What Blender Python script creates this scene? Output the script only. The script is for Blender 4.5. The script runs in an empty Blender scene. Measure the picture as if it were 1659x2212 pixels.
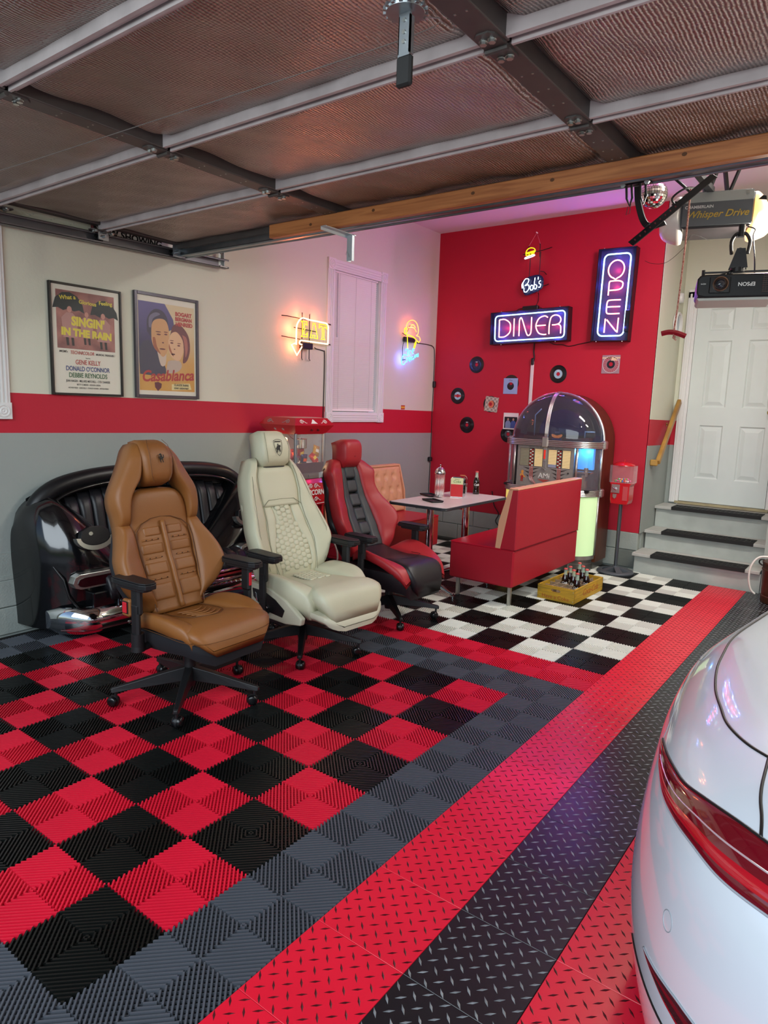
import bpy, bmesh, math, random
from mathutils import Vector, Matrix
random.seed(7)
PI = math.pi
S = bpy.context.scene
COL = S.collection

# ---------------------------------------------------------------- camera
cam_d = bpy.data.cameras.new('camera')
cam_d.sensor_fit = 'HORIZONTAL'; cam_d.sensor_width = 36.0; cam_d.lens = 31.835
cam_d.clip_start = 0.02; cam_d.clip_end = 200
cam = bpy.data.objects.new('camera', cam_d); COL.objects.link(cam)
_y, _p, _r = -0.638979812, 0.155696420, -0.0332665936
_f = Vector((math.sin(_y)*math.cos(_p), math.cos(_y)*math.cos(_p), -math.sin(_p)))
_ri = Vector((math.cos(_y), -math.sin(_y), 0)); _dn = _f.cross(_ri)
_R = math.cos(_r)*_ri + math.sin(_r)*_dn; _D = -math.sin(_r)*_ri + math.cos(_r)*_dn
cam.matrix_world = Matrix(((_R.x, -_D.x, -_f.x, 1.79722), (_R.y, -_D.y, -_f.y, -1.03621), (_R.z, -_D.z, -_f.z, 1.49792), (0, 0, 0, 1)))
S.camera = cam

# ---------------------------------------------------------------- world, lights, exposure
w = bpy.data.worlds.new('sky'); S.world = w; w.use_nodes = True
_n = w.node_tree.nodes; _l = w.node_tree.links
_bg = _n['Background']; _bg.inputs['Strength'].default_value = 0.16
_sk = _n.new('ShaderNodeTexSky'); _sk.sky_type = 'NISHITA'; _sk.sun_disc = False
_sk.sun_elevation = math.radians(50); _sk.sun_rotation = math.radians(40); _sk.air_density = 1.0; _sk.dust_density = 3.0
_l.new(_sk.outputs[0], _bg.inputs['Color'])
def light(name, kind, loc, energy, color, size=0.2, target=None, size_y=None, spot=None, spread=None):
    d = bpy.data.lights.new(name, kind); d.energy = energy; d.color = color
    if kind == 'AREA':
        d.size = size
        if size_y: d.shape = 'RECTANGLE'; d.size_y = size_y
        if spread: d.spread = math.radians(spread)
    elif kind != 'SUN':
        d.shadow_soft_size = size
    if kind == 'SPOT' and spot:
        d.spot_size = math.radians(spot); d.spot_blend = 0.4
    o = bpy.data.objects.new(name, d); COL.objects.link(o); o.location = loc
    if target is not None:
        o.rotation_euler = (Vector(target)-Vector(loc)).to_track_quat('-Z', 'Y').to_euler()
    return o
# daylight coming in through the raised garage door opening, behind the camera
light('daylight_opening', 'AREA', (1.2, -2.6, 2.6), 190, (0.86, 0.95, 1.0), 5.0, (0.6, 2.0, 0.2), 2.6)
# shop lights on the high ceiling beyond the open door
light('ceiling_light', 'AREA', (1.2, 3.9, 3.36), 60, (1.0, 0.97, 0.90), 1.2, (1.2, 3.9, 0), 0.4)
light('ceiling_light_rear', 'AREA', (3.2, 3.6, 3.36), 45, (1.0, 0.98, 0.92), 1.2, (3.2, 3.6, 0), 0.4)
# magenta party light that washes the ceiling and the top of the walls
light('magenta_wash', 'SPOT', (1.15, 3.45, 2.92), 150, (1.0, 0.20, 0.78), 0.04, (-1.5, 4.9, 3.05), spot=78)
light('magenta_beam', 'SPOT', (1.21, 3.42, 2.80), 60, (1.0, 0.1, 0.75), 0.01, (0.78, 1.65, 0), spot=11)
light('violet_beam', 'SPOT', (1.21, 3.42, 2.80), 70, (.35, 0.1, 1.0), 0.01, (0.96, 1.33, 0), spot=10)
S.view_settings.view_transform = 'Standard'; S.view_settings.look = 'None'
S.view_settings.exposure = 0.35; S.view_settings.gamma = 1.0; S.view_settings.use_curve_mapping = False

# ---------------------------------------------------------------- materials
def lin(c):
    if isinstance(c, str):
        c = [int(c[i:i+2], 16)/255 for i in (0, 2, 4)]
    return tuple((x/12.92 if x <= 0.04045 else ((x+0.055)/1.055)**2.4) for x in c[:3]) + (1.0,)
_mats = {}
def mat(name, col='808080', rough=0.5, metal=0.0, emit=None, es=0.0, var=0.0, vscale=8.0, bump=0.0, bscale=200.0, coat=0.0, trans=0.0, alpha=1.0, ior=1.45, spec=0.5, vcol=None):
    if name in _mats: return _mats[name]
    m = bpy.data.materials.new(name); m.use_nodes = True; nt = m.node_tree; b = nt.nodes['Principled BSDF']
    c = lin(col); b.inputs['Base Color'].default_value = c
    b.inputs['Roughness'].default_value = rough; b.inputs['Metallic'].default_value = metal
    b.inputs['IOR'].default_value = ior; b.inputs['Specular IOR Level'].default_value = spec
    if coat: b.inputs['Coat Weight'].default_value = coat; b.inputs['Coat Roughness'].default_value = 0.05
    if trans: b.inputs['Transmission Weight'].default_value = trans
    if alpha < 1: b.inputs['Alpha'].default_value = alpha
    if emit: b.inputs['Emission Color'].default_value = lin(emit); b.inputs['Emission Strength'].default_value = es
    tc = nt.nodes.new('ShaderNodeTexCoord')
    if var:
        n = nt.nodes.new('ShaderNodeTexNoise'); n.inputs['Scale'].default_value = vscale; n.inputs['Detail'].default_value = 4
        nt.links.new(tc.outputs['Object'], n.inputs['Vector'])
        mx = nt.nodes.new('ShaderNodeMix'); mx.data_type = 'RGBA'
        c2 = lin(vcol) if vcol else tuple(max(0, x*(1-var)) for x in c[:3]) + (1,)
        mx.inputs['A'].default_value = c; mx.inputs['B'].default_value = c2
        rp = nt.nodes.new('ShaderNodeMapRange'); rp.inputs['From Min'].default_value = 0.35; rp.inputs['From Max'].default_value = 0.7
        nt.links.new(n.outputs['Fac'], rp.inputs['Value']); nt.links.new(rp.outputs['Result'], mx.inputs['Factor'])
        nt.links.new(mx.outputs['Result'], b.inputs['Base Color'])
    if bump:
        n2 = nt.nodes.new('ShaderNodeTexNoise'); n2.inputs['Scale'].default_value = bscale; n2.inputs['Detail'].default_value = 3
        nt.links.new(tc.outputs['Object'], n2.inputs['Vector'])
        bp = nt.nodes.new('ShaderNodeBump'); bp.inputs['Strength'].default_value = bump; bp.inputs['Distance'].default_value = 0.004
        nt.links.new(n2.outputs['Fac'], bp.inputs['Height']); nt.links.new(bp.outputs['Normal'], b.inputs['Normal'])
    _mats[name] = m
    return m
def glass(name, col, rough=0.0, alpha=0.2, tint=None):
    """thin clear plastic or glass: see-through mix with a glossy coat"""
    if name in _mats: return _mats[name]
    m = bpy.data.materials.new(name); m.use_nodes = True; nt = m.node_tree
    for n in list(nt.nodes): nt.nodes.remove(n)
    o = nt.nodes.new('ShaderNodeOutputMaterial'); t = nt.nodes.new('ShaderNodeBsdfTransparent'); t.inputs[0].default_value = lin(tint or 'ffffff')
    g = nt.nodes.new('ShaderNodeBsdfGlossy'); g.inputs['Roughness'].default_value = rough+0.03; g.inputs['Color'].default_value = (1, 1, 1, 1)
    df = nt.nodes.new('ShaderNodeBsdfDiffuse'); df.inputs['Color'].default_value = lin(col)
    fr = nt.nodes.new('ShaderNodeFresnel'); fr.inputs[0].default_value = 1.45
    ge = nt.nodes.new('ShaderNodeNewGeometry'); inv = nt.nodes.new('ShaderNodeMath'); inv.operation = 'SUBTRACT'; inv.inputs[0].default_value = 1.0; nt.links.new(ge.outputs['Backfacing'], inv.inputs[1])
    ml = nt.nodes.new('ShaderNodeMath'); ml.operation = 'MULTIPLY'; nt.links.new(fr.outputs[0], ml.inputs[0]); nt.links.new(inv.outputs[0], ml.inputs[1])
    m1 = nt.nodes.new('ShaderNodeMixShader'); m1.inputs[0].default_value = alpha; nt.links.new(t.outputs[0], m1.inputs[1]); nt.links.new(df.outputs[0], m1.inputs[2])
    m2 = nt.nodes.new('ShaderNodeMixShader'); nt.links.new(ml.outputs[0], m2.inputs[0]); nt.links.new(m1.outputs[0], m2.inputs[1]); nt.links.new(g.outputs[0], m2.inputs[2]); nt.links.new(m2.outputs[0], o.inputs[0])
    _mats[name] = m
    return m
def node_mat(name, rough=0.5, metal=0.0):
    m = bpy.data.materials.new(name); m.use_nodes = True; nt = m.node_tree; b = nt.nodes['Principled BSDF']
    b.inputs['Roughness'].default_value = rough; b.inputs['Metallic'].default_value = metal
    _mats[name] = m
    return m, nt, b

# ---------------------------------------------------------------- mesh builder
class MB:
    def __init__(s): s.v = []; s.f = []; s.mi = []; s.cur = 0
    def m(s, i): s.cur = i; return s
    def add(s, vs, fs):
        k = len(s.v); s.v += [tuple(v) for v in vs]
        s.f += [tuple(k+i for i in f) for f in fs]; s.mi += [s.cur]*len(fs); return s
    def box(s, a, b, M=None):
        x0, y0, z0 = a; x1, y1, z1 = b
        vs = [Vector(p) for p in ((x0,y0,z0),(x1,y0,z0),(x1,y1,z0),(x0,y1,z0),(x0,y0,z1),(x1,y0,z1),(x1,y1,z1),(x0,y1,z1))]
        if M is not None: vs = [M @ v for v in vs]
        return s.add(vs, [(3,2,1,0),(4,5,6,7),(0,1,5,4),(1,2,6,5),(2,3,7,6),(3,0,4,7)])
    def cbox(s, c, d, M=None, ch=0.0):
        """box by centre and size, with chamfered vertical-and-horizontal edges when ch>0"""
        c = Vector(c); h = Vector(d)/2
        if not ch: 
            a = -h; b = h; T = Matrix.Translation(c) @ (M.to_4x4() if M is not None else Matrix())
            return s.box(a, b, T)
        T = Matrix.Translation(c) @ (M.to_4x4() if M is not None else Matrix())
        ch = min(ch, h.x*.99, h.y*.99, h.z*.99)
        vs = []; idx = {}
        for sx in (-1,1):
            for sy in (-1,1):
                for sz in (-1,1):
                    for k in range(3):
                        p = [sx*(h.x-ch), sy*(h.y-ch), sz*(h.z-ch)]; p[k] = (sx,sy,sz)[k]*h[k]
                        idx[(sx,sy,sz,k)] = len(vs); vs.append(T @ Vector(p))
        fs = []
        def q(keys, n):
            pts = [vs[idx[k]] for k in keys]; cc = sum(pts, Vector())/len(pts)
            nn = T.to_3x3() @ Vector(n); e1 = (pts[0]-cc).normalized(); e2 = nn.cross(e1)
            o = sorted(keys, key=lambda k: math.atan2((vs[idx[k]]-cc).dot(e2), (vs[idx[k]]-cc).dot(e1)))
            fs.append(tuple(idx[k] for k in o))
        for k in range(3):
            for sg in (-1,1):
                ks = [key for key in idx if key[3]==k and key[k]==sg]; n=[0,0,0]; n[k]=sg; q(ks, n)
        for k in range(3):
            o1, o2 = [i for i in range(3) if i != k]
            for s1 in (-1,1):
                for s2 in (-1,1):
                    ks = [key for key in idx if key[o1]==s1 and key[o2]==s2 and key[3] in (o1,o2)]; n=[0,0,0]; n[o1]=s1; n[o2]=s2; q(ks, n)
        for sx in (-1,1):
            for sy in (-1,1):
                for sz in (-1,1): q([(sx,sy,sz,k) for k in range(3)], (sx,sy,sz))
        return s.add(vs, fs)
    def tube(s, path, r, n=8, closed=False, caps=True):
        P = [Vector(p) for p in path]; N = len(P); rings = []
        prev = None
        for i in range(N):
            if closed: t = (P[(i+1)%N]-P[i-1])
            else: t = P[min(i+1,N-1)]-P[max(i-1,0)]
            if t.length < 1e-9: t = Vector((0,0,1))
            t.normalize()
            if prev is None:
                up = Vector((0,0,1)) if abs(t.z) < 0.9 else Vector((1,0,0)); a = up.cross(t).normalized()
            else:
                a = prev - t*prev.dot(t)
                if a.length < 1e-6: a = (Vector((0,0,1)) if abs(t.z) < 0.9 else Vector((1,0,0))).cross(t)
                a.normalize()
            prev = a; b = t.cross(a); rr = r[i] if isinstance(r, (list, tuple)) else r
            rings.append([P[i]+a*rr*math.cos(2*PI*k/n)+b*rr*math.sin(2*PI*k/n) for k in range(n)])
        vs = [v for g in rings for v in g]; fs = []
        for i in range(N if closed else N-1):
            j = (i+1) % N
            for k in range(n): fs.append((i*n+k, i*n+(k+1)%n, j*n+(k+1)%n, j*n+k))
        if caps and not closed: fs.append(tuple(range(n))[::-1]); fs.append(tuple((N-1)*n+k for k in range(n)))
        return s.add(vs, fs)
    def cyl(s, p0, p1, r0, r1=None, n=16, caps=True):
        return s.tube([p0, p1], [r0, r0 if r1 is None else r1], n, caps=caps)
    def lathe(s, prof, n=24, M=None, a0=0, a1=2*PI, caps=False):
        full = abs(a1-a0-2*PI) < 1e-6; cnt = n if full else n+1; vs = []; fs = []
        for r, z in prof:
            for k in range(cnt):
                a = a0+(a1-a0)*k/n; v = Vector((r*math.cos(a), r*math.sin(a), z)); vs.append(M @ v if M is not None else v)
        for i in range(len(prof)-1):
            for k in range(n):
                k2 = (k+1) % cnt; fs.append((i*cnt+k, i*cnt+k2, (i+1)*cnt+k2, (i+1)*cnt+k))
        if caps:
            fs.append(tuple(range(cnt))[::-1]); fs.append(tuple((len(prof)-1)*cnt+k for k in range(cnt)))
        return s.add(vs, fs)
    def prism(s, poly, M, d0, d1):
        """poly: 2-D points; M maps (x,y,z); extruded from z=d0 to z=d1"""
        n = len(poly)
        a = sum(poly[i][0]*poly[(i+1)%n][1]-poly[(i+1)%n][0]*poly[i][1] for i in range(n))
        if a < 0: poly = poly[::-1]
        vs = [M @ Vector((x,y,d0)) for x,y in poly]+[M @ Vector((x,y,d1)) for x,y in poly]
        fs = [tuple(range(n))[::-1], tuple(range(n,2*n))]+[(i,(i+1)%n,n+(i+1)%n,n+i) for i in range(n)]
        return s.add(vs, fs)
    def grid(s, fn, nu, nv, cu=False, cv=False):
        vs = []; U = nu if cu else nu+1; V = nv if cv else nv+1
        for j in range(V):
            for i in range(U): vs.append(Vector(fn(i/nu, j/nv)))
        fs = []
        for j in range(nv):
            for i in range(nu):
                i2 = (i+1)%U; j2 = (j+1)%V; fs.append((j*U+i, j*U+i2, j2*U+i2, j2*U+i))
        return s.add(vs, fs)
    def build(s, name, mats, parent=None, smooth=None, loc=None, bevel=0, label=None, kind=None):
        me = bpy.data.meshes.new(name); me.from_pydata(s.v, [], s.f); 
        if not isinstance(mats, (list, tuple)): mats = [mats]
        for m_ in mats: me.materials.append(m_)
        if len(mats) > 1: me.polygons.foreach_set('material_index', s.mi)
        me.update()
        if smooth is not None:
            me.polygons.foreach_set('use_smooth', [True]*len(me.polygons))
            if smooth < 180: me.set_sharp_from_angle(angle=math.radians(smooth))
        o = bpy.data.objects.new(name, me); COL.objects.link(o)
        if parent is not None: o.parent = parent
        if loc is not None: o.location = loc
        if bevel:
            b = o.modifiers.new('bevel', 'BEVEL'); b.width = bevel; b.segments = 2; b.limit_method = 'ANGLE'; b.angle_limit = math.radians(50)
        if label: o['label'] = label
        if kind: o['kind'] = kind
        return o
def empty(name, loc=(0,0,0), rz=0.0):
    o = bpy.data.objects.new(name, None); COL.objects.link(o); o.location = loc; o.rotation_euler = (0,0,rz); o.empty_display_size = 0.1
    return o
def thing(name, label, cat, loc=(0,0,0), rz=0.0, group=None):
    o = empty(name, loc, rz); o['label'] = label; o['category'] = cat
    if group: o['group'] = group
    return o
def tag(o, label, cat, group=None):
    o['label'] = label; o['category'] = cat
    if group: o['group'] = group
    return o
def struct(o): o['kind'] = 'structure'; return o
def copy_tree(o, parent=None):
    c = o.copy(); COL.objects.link(c); c.parent = parent
    for ch in list(o.children): copy_tree(ch, c)
    return c
def Mx(ox, ax, ay, az):
    """matrix with origin ox and axis columns"""
    ax, ay, az = Vector(ax), Vector(ay), Vector(az)
    return Matrix(((ax.x, ay.x, az.x, ox[0]), (ax.y, ay.y, az.y, ox[1]), (ax.z, ay.z, az.z, ox[2]), (0,0,0,1)))
def rotz(a): return Matrix.Rotation(a, 4, 'Z')
def bez(pts, n=8):
    """Catmull-Rom through points"""
    P = [Vector(p) for p in pts]; out = []
    for i in range(len(P)-1):
        p0 = P[max(i-1,0)]; p1 = P[i]; p2 = P[i+1]; p3 = P[min(i+2,len(P)-1)]
        for k in range(n):
            t = k/n; out.append(0.5*((2*p1)+(-p0+p2)*t+(2*p0-5*p1+4*p2-p3)*t*t+(-p0+3*p1-3*p2+p3)*t**3))
    out.append(P[-1]); return out
def text_obj(txt, size, M, m, parent, name='lettering', depth=0.001, align='CENTER', shear=0.0, sx=1.0, label=None, bold=0.0, space=1.0):
    cu = bpy.data.curves.new(name, 'FONT'); cu.body = txt; cu.size = size; cu.align_x = align; cu.align_y = 'CENTER'
    cu.extrude = depth; cu.shear = shear; cu.offset = bold; cu.resolution_u = 3; cu.space_character = space
    t = bpy.data.objects.new(name, cu); COL.objects.link(t)
    dg = bpy.context.evaluated_depsgraph_get(); me = bpy.data.meshes.new_from_object(t.evaluated_get(dg))
    bpy.data.objects.remove(t); bpy.data.curves.remove(cu)
    me.transform(Matrix.Diagonal((sx,1,1,1))); me.transform(M); me.materials.clear(); me.materials.append(m); me.name = name
    o = bpy.data.objects.new(name, me); COL.objects.link(o)
    if parent is not None: o.parent = parent
    if label: o['label'] = label
    return o
# ================================================================ ROOM
T = 0.305
XL, YB, ZC = -2.524, 5.665, 3.405
# ---------- floor
def wallpaint():
    m, nt, b = node_mat('painted_wall', 0.62)
    N = nt.nodes; L = nt.links
    g = N.new('ShaderNodeNewGeometry'); sp = N.new('ShaderNodeSeparateXYZ'); L.new(g.outputs['Position'], sp.inputs[0])
    def thr(z0, k):
        a = N.new('ShaderNodeMath'); a.operation = 'MULTIPLY_ADD'; a.inputs[1].default_value = k; L.new(sp.outputs['Y'], a.inputs[0]); L.new(sp.outputs['Z'], a.inputs[2])
        c = N.new('ShaderNodeMath'); c.operation = 'GREATER_THAN'; c.inputs[1].default_value = z0; L.new(a.outputs[0], c.inputs[0]); return c.outputs[0]
    nz = N.new('ShaderNodeTexNoise'); nz.inputs['Scale'].default_value = 1.5; nz.inputs['Detail'].default_value = 5
    L.new(g.outputs['Position'], nz.inputs['Vector'])
    def mixc(a, b_, f):
        x = N.new('ShaderNodeMix'); x.data_type = 'RGBA'
        for k, v in (('A', a), ('B', b_)):
            if isinstance(v, tuple): x.inputs[k].default_value = v
            else: L.new(v, x.inputs[k])
        if isinstance(f, float): x.inputs['Factor'].default_value = f
        else: L.new(f, x.inputs['Factor'])
        return x.outputs['Result']
    grey = mixc(lin('8f9792'), lin('9aa19c'), nz.outputs['Fac'])
    cream = mixc(lin('cbccb8'), lin('d2d3c1'), nz.outputs['Fac'])
    c = mixc(grey, lin('b8132e'), thr(1.268, 0.012))
    c = mixc(c, cream, thr(1.51, 0.0108))
    L.new(c, b.inputs['Base Color'])
    n2 = N.new('ShaderNodeTexNoise'); n2.inputs['Scale'].default_value = 45; L.new(g.outputs['Position'], n2.inputs['Vector'])
    bp = N.new('ShaderNodeBump'); bp.inputs['Strength'].default_value = 0.12; bp.inputs['Distance'].default_value = 0.01
    L.new(n2.outputs['Fac'], bp.inputs['Height']); L.new(bp.outputs['Normal'], b.inputs['Normal'])
    return m
PAINT = wallpaint()
REDW = mat('red_wall_paint', 'b3122c', 0.6, var=0.08, vscale=1.2, bump=0.12, bscale=60)
GREYP = mat('grey_block_paint', '98a09a', 0.65, var=0.12, vscale=5, bump=0.5, bscale=90)
STAIRP = mat('pale_grey_stair_paint', 'a9b0aa', 0.6, var=0.14, vscale=7, bump=0.1)
TREADP = mat('light_grey_tread_paint', 'b2b2ac', 0.5, var=0.15, vscale=9)
WTRIM = mat('white_gloss_trim', 'dcdcda', 0.35)
WDOOR = mat('white_door_paint', 'd3dcd8', 0.4, var=0.03)
CEILM = mat('white_ceiling_paint', 'dcd8d4', 0.8)
slab_m = mat('dark_slab', '0c0c0c', 0.85)
fl = MB(); fl.box((XL-.1, -1.25, -0.12), (4.4, 7.0, -0.016)); floor = struct(fl.build('floor', slab_m))
# ribbed tile meshes
RIB = {'red': mat('red_ribbed_plastic', 'd01733', 0.38, var=0.12, vscale=3), 'black': mat('black_ribbed_plastic', '0e100f', 0.30, spec=0.6),
       'grey': mat('graphite_ribbed_plastic', '474b52', 0.42, var=0.1, vscale=3), 'white': mat('white_ribbed_plastic', 'e0e2d8', 0.4, var=0.06, vscale=2)}
def rib_tile(W=T, H=T):
    mb = MB(); h = T/2; pc = 0.01795; wd = 0.0043; ht = 0.013
    def seg(p, q, w_, z0, z1):
        p = Vector((p[0], p[1], 0)); q = Vector((q[0], q[1], 0))
        d = (q-p)
        if d.length < 0.004: return
        d.normalize(); n = Vector((-d.y, d.x, 0)); t = n*w_; u = n*w_*0.62
        vs = [p-t+Vector((0,0,z0)), p-u+Vector((0,0,z1)), p+u+Vector((0,0,z1)), p+t+Vector((0,0,z0)),
              q-t+Vector((0,0,z0)), q-u+Vector((0,0,z1)), q+u+Vector((0,0,z1)), q+t+Vector((0,0,z0))]
        mb.add(vs, [(0,1,5,4),(1,2,6,5),(2,3,7,6),(3,2,1,0),(4,5,6,7)])
    def clip(p, q):
        x0, x1, y0, y1 = -h, W-h, -h, H-h
        t0, t1 = 0.0, 1.0; dx, dy = q[0]-p[0], q[1]-p[1]
        for a, b in ((-dx, p[0]-x0), (dx, x1-p[0]), (-dy, p[1]-y0), (dy, y1-p[1])):
            if abs(a) < 1e-12:
                if b < 0: return None
            else:
                r = b/a
                if a < 0: t0 = max(t0, r)
                else: t1 = min(t1, r)
        if t0 >= t1: return None
        return (p[0]+dx*t0, p[1]+dy*t0), (p[0]+dx*t1, p[1]+dy*t1)
    for sx in (-1, 1):
        for sy in (-1, 1):
            k = 0
            for i in range(17):
                c = pc*(i+0.5)
                x0 = max(0.0015, c-h+0.001); x1 = min(h-0.001, c-0.0015)
                if x1 <= x0: continue
                r = clip((sx*x0, sy*(c-x0)), (sx*x1, sy*(c-x1)))
                if r: seg(r[0], r[1], wd, -0.015, 0.0)
            for i in range(-7, 8):      # thin cross bars below
                c = i*pc*1.15
                x0 = max(0.001, c); x1 = min(h, h+c) 
                if x1-x0 < .01: continue
                r = clip((sx*x0, sy*(x0-c)), (sx*x1, sy*(x1-c)))
                if r: seg(r[0], r[1], 0.0015, -0.015, -0.0065)
    me = mb
    return me
def proto_mesh(mb, name, mats):
    o = mb.build(name, mats); me = o.data; bpy.data.objects.remove(o); return me
_rib = {}
def rib_mesh(c, W=T, H=T):
    k = (c, round(W, 3), round(H, 3))
    if k not in _rib:
        _rib[k] = proto_mesh(rib_tile(W, H), 'floor_tile', RIB[c])
    return _rib[k]
PR = mat('red_treadplate_plastic', 'd1172f', 0.28, var=0.08, vscale=4); PK = mat('black_treadplate_plastic', '17181a', 0.26, var=0.2, vscale=4)
LR = mat('dark_reflection_lozenge', '4d0a12', 0.30, var=0.4, vscale=30); LK = mat('pale_reflection_lozenge', '7f8386', 0.30, var=0.45, vscale=30)  # lozenge tones are reflections in the glossy tops, painted as colour
def plate_tile(H=T):
    mb = MB(); g = 0.0006; a = T/2-g; top = -0.0012
    b = H-T/2-g
    vs = [(-a,-a,-.015),(a,-a,-.015),(a,b,-.015),(-a,b,-.015),(-a,-a,top-.001),(a,-a,top-.001),(a,b,top-.001),(-a,b,top-.001),(-a+.001,-a+.001,top),(a-.001,-a+.001,top),(a-.001,b-.001,top),(-a+.001,b-.001,top)]
    fs = [(8,9,10,11)]+[(i,(i+1)%4,4+(i+1)%4,4+i) for i in range(4)]+[(4+i,4+(i+1)%4,8+(i+1)%4,8+i) for i in range(4)]
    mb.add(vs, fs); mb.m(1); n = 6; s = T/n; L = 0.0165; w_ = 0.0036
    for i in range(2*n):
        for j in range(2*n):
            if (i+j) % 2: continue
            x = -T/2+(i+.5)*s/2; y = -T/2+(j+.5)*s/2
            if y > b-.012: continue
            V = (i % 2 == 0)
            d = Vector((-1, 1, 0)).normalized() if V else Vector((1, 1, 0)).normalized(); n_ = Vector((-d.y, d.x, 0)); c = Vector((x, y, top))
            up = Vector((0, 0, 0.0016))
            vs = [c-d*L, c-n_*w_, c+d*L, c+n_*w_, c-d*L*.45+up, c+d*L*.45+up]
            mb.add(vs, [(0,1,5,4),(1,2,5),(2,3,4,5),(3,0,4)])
    return mb
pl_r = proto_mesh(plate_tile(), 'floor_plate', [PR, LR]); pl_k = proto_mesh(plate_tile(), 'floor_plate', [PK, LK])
def put(me, i, j, name='floor_tile', rz=0):
    o = bpy.data.objects.new(name, me); COL.objects.link(o); o.parent = floor
    o.location = ((j+.5)*T, (i+.5)*T, 0); return o
for i in range(-4, 18):
    for j in range(-8, 2):
        if j < -1 and i < -2 - 0 : continue
        if i < -2 or i == 7 : c = 'grey'
        elif i == -2: c = 'grey'
        elif i == 8: c = 'red'
        elif i > 8: c = 'white' if (i+j) % 2 else 'black'
        elif j == 1 or j == -8: c = 'grey'
        else: c = 'red' if (i+j) % 2 == 0 else 'black'
        put(rib_mesh(c), i, j)
    for j in (2, 3, 4, 5):
        if j == 4 and i > 14: continue
        if j == 5 and not -3 <= i <= 1: continue
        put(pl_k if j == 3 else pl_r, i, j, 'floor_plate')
# cut rows against the base of the back wall and the left wall, out of the countable set
edge = MB()
def merge(mb, src, off):
    for f, mi in zip(src.f, src.mi): mb.f.append(tuple(len(mb.v)+i for i in f)); mb.mi.append(mi)
    mb.v += [(x+off[0], y+off[1], z) for x, y, z in src.v]
for c, js in (('white', range(-8, 0, 1)), ('black', range(-8, 0, 1))):
    e = MB(); t = rib_tile(T, 0.125)
    for j in js:
        if (('white' if (18+j) % 2 else 'black') == c): merge(e, t, ((j+.5)*T, 18.5*T))
    o = e.build('cut_edge_tiles', RIB[c], floor); o['kind'] = 'stuff'
e = MB(); e.box((6*T, -0.9, -.016), (4.25, 5.4, -0.002)); e.box((5*T+.001, 2*T, -.016), (6*T, 5.4, -0.002)); e.build('red_plate_field', PR, floor)['kind'] = 'stuff'
# ---------- walls
wl = MB()
WY0, WY1, WZ0, WZ1 = 3.88, 4.60, 1.40, 2.76
for a, b in (((XL-.12, -0.95, -.1), (XL, WY0, ZC)), ((XL-.12, WY1, -.1), (XL, YB, ZC)), ((XL-.12, WY0, -.1), (XL, WY1, WZ0)), ((XL-.12, WY0, WZ1), (XL, WY1, ZC))): wl.box(a, b)
wall_left = struct(wl.build('wall_left', PAINT))
wb = MB(); wb.box((XL-.12, YB, 0.35), (-0.085, YB+.1, ZC)); wall_back = struct(wb.build('wall_back', REDW))
wb = MB(); wb.box((XL-.12, YB+.012, -.1), (-0.1, YB+.1, .35)); struct(wb.build('wall_footing', GREYP))
ws = MB(); ws.box((-0.09, YB+.0, 0.35), (-0.08, 6.45, ZC)); ws.box((-.2, YB+.1, -.1), (-.09, 6.5, ZC)); struct(ws.build('wall_return', PAINT))
wd = MB(); wd.box((-0.08, 6.45, .0), (0.03, 6.55, ZC)); wd.box((.03, 6.45, 2.66), (.90, 6.55, ZC)); wd.box((.9, 6.45, 0), (1.02, 6.55, ZC)); struct(wd.build('wall_door', PAINT))
wr = MB(); wr.box((1.015, 5.50, 0), (1.12, 6.55, ZC)); wr.box((1.12, 5.50, 0), (4.4, 5.6, ZC)); struct(wr.build('wall_stair_side', PAINT))
wr = MB(); wr.box((4.3, -0.95, -.1), (4.4, 5.6, ZC)); struct(wr.build('wall_right', PAINT))
wr = MB(); wr.box((XL-.12, -1.0, 2.70), (4.4, -0.9, ZC)); wr.box((4.1, -1.0, -.1), (4.4, -.9, 2.7)); wr.box((XL-.12, -1.0, -.1), (XL+.06, -.9, 2.7)); struct(wr.build('wall_front', PAINT))
cl = MB(); cl.box((XL-.12, -1.0, ZC), (4.4, 6.6, ZC+.1)); struct(cl.build('ceiling', CEILM))
# concrete block courses at the foot of the walls
def blk(L):
    m = MB(); m.cbox((L/2, 0, .0875), (L-.006, .03, .169), ch=.004); return m
def blockrow(parent, L, place, n0, n1, name='block'):
    me = proto_mesh(blk(L), name, GREYP)
    for k in range(n0, n1): 
        o = bpy.data.objects.new(name, me); COL.objects.link(o); o.parent = parent; place(o, k)
def pb(row):
    def f(o, k): o.location = (XL+k*.405+(.2 if row else 0), YB+.008, row*.175)
    return f
for row in (0, 1): blockrow(wall_back, .405, pb(row), 0, 6 if not row else 5)
_o = proto_mesh(blk(.2), 'block', GREYP)
for (x, z) in ((XL, .175), (-.29, 0), (-.29, .175)):
    o = bpy.data.objects.new('block', _o); COL.objects.link(o); o.parent = wall_back; o.location = (x, YB+.008, z)
def pl_(row):
    def f(o, k): o.location = (XL+.002, -.9+(k+1)*.405-(.2 if row else 0), row*.175); o.rotation_euler = (0, 0, -PI/2)
    return f
for row in (0, 1): blockrow(wall_left, .405, pl_(row), 0, 16 if row else 15)
wl = MB(); wl.box((XL, -.9, .35), (XL+.016, YB-.01, .372)); struct(wl.build('trim_1', GREYP)) 
wl = MB(); wl.box((XL, -.9, .372), (XL+.006, YB-.01, .52)); struct(wl.build('trim_2', GREYP))
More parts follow.
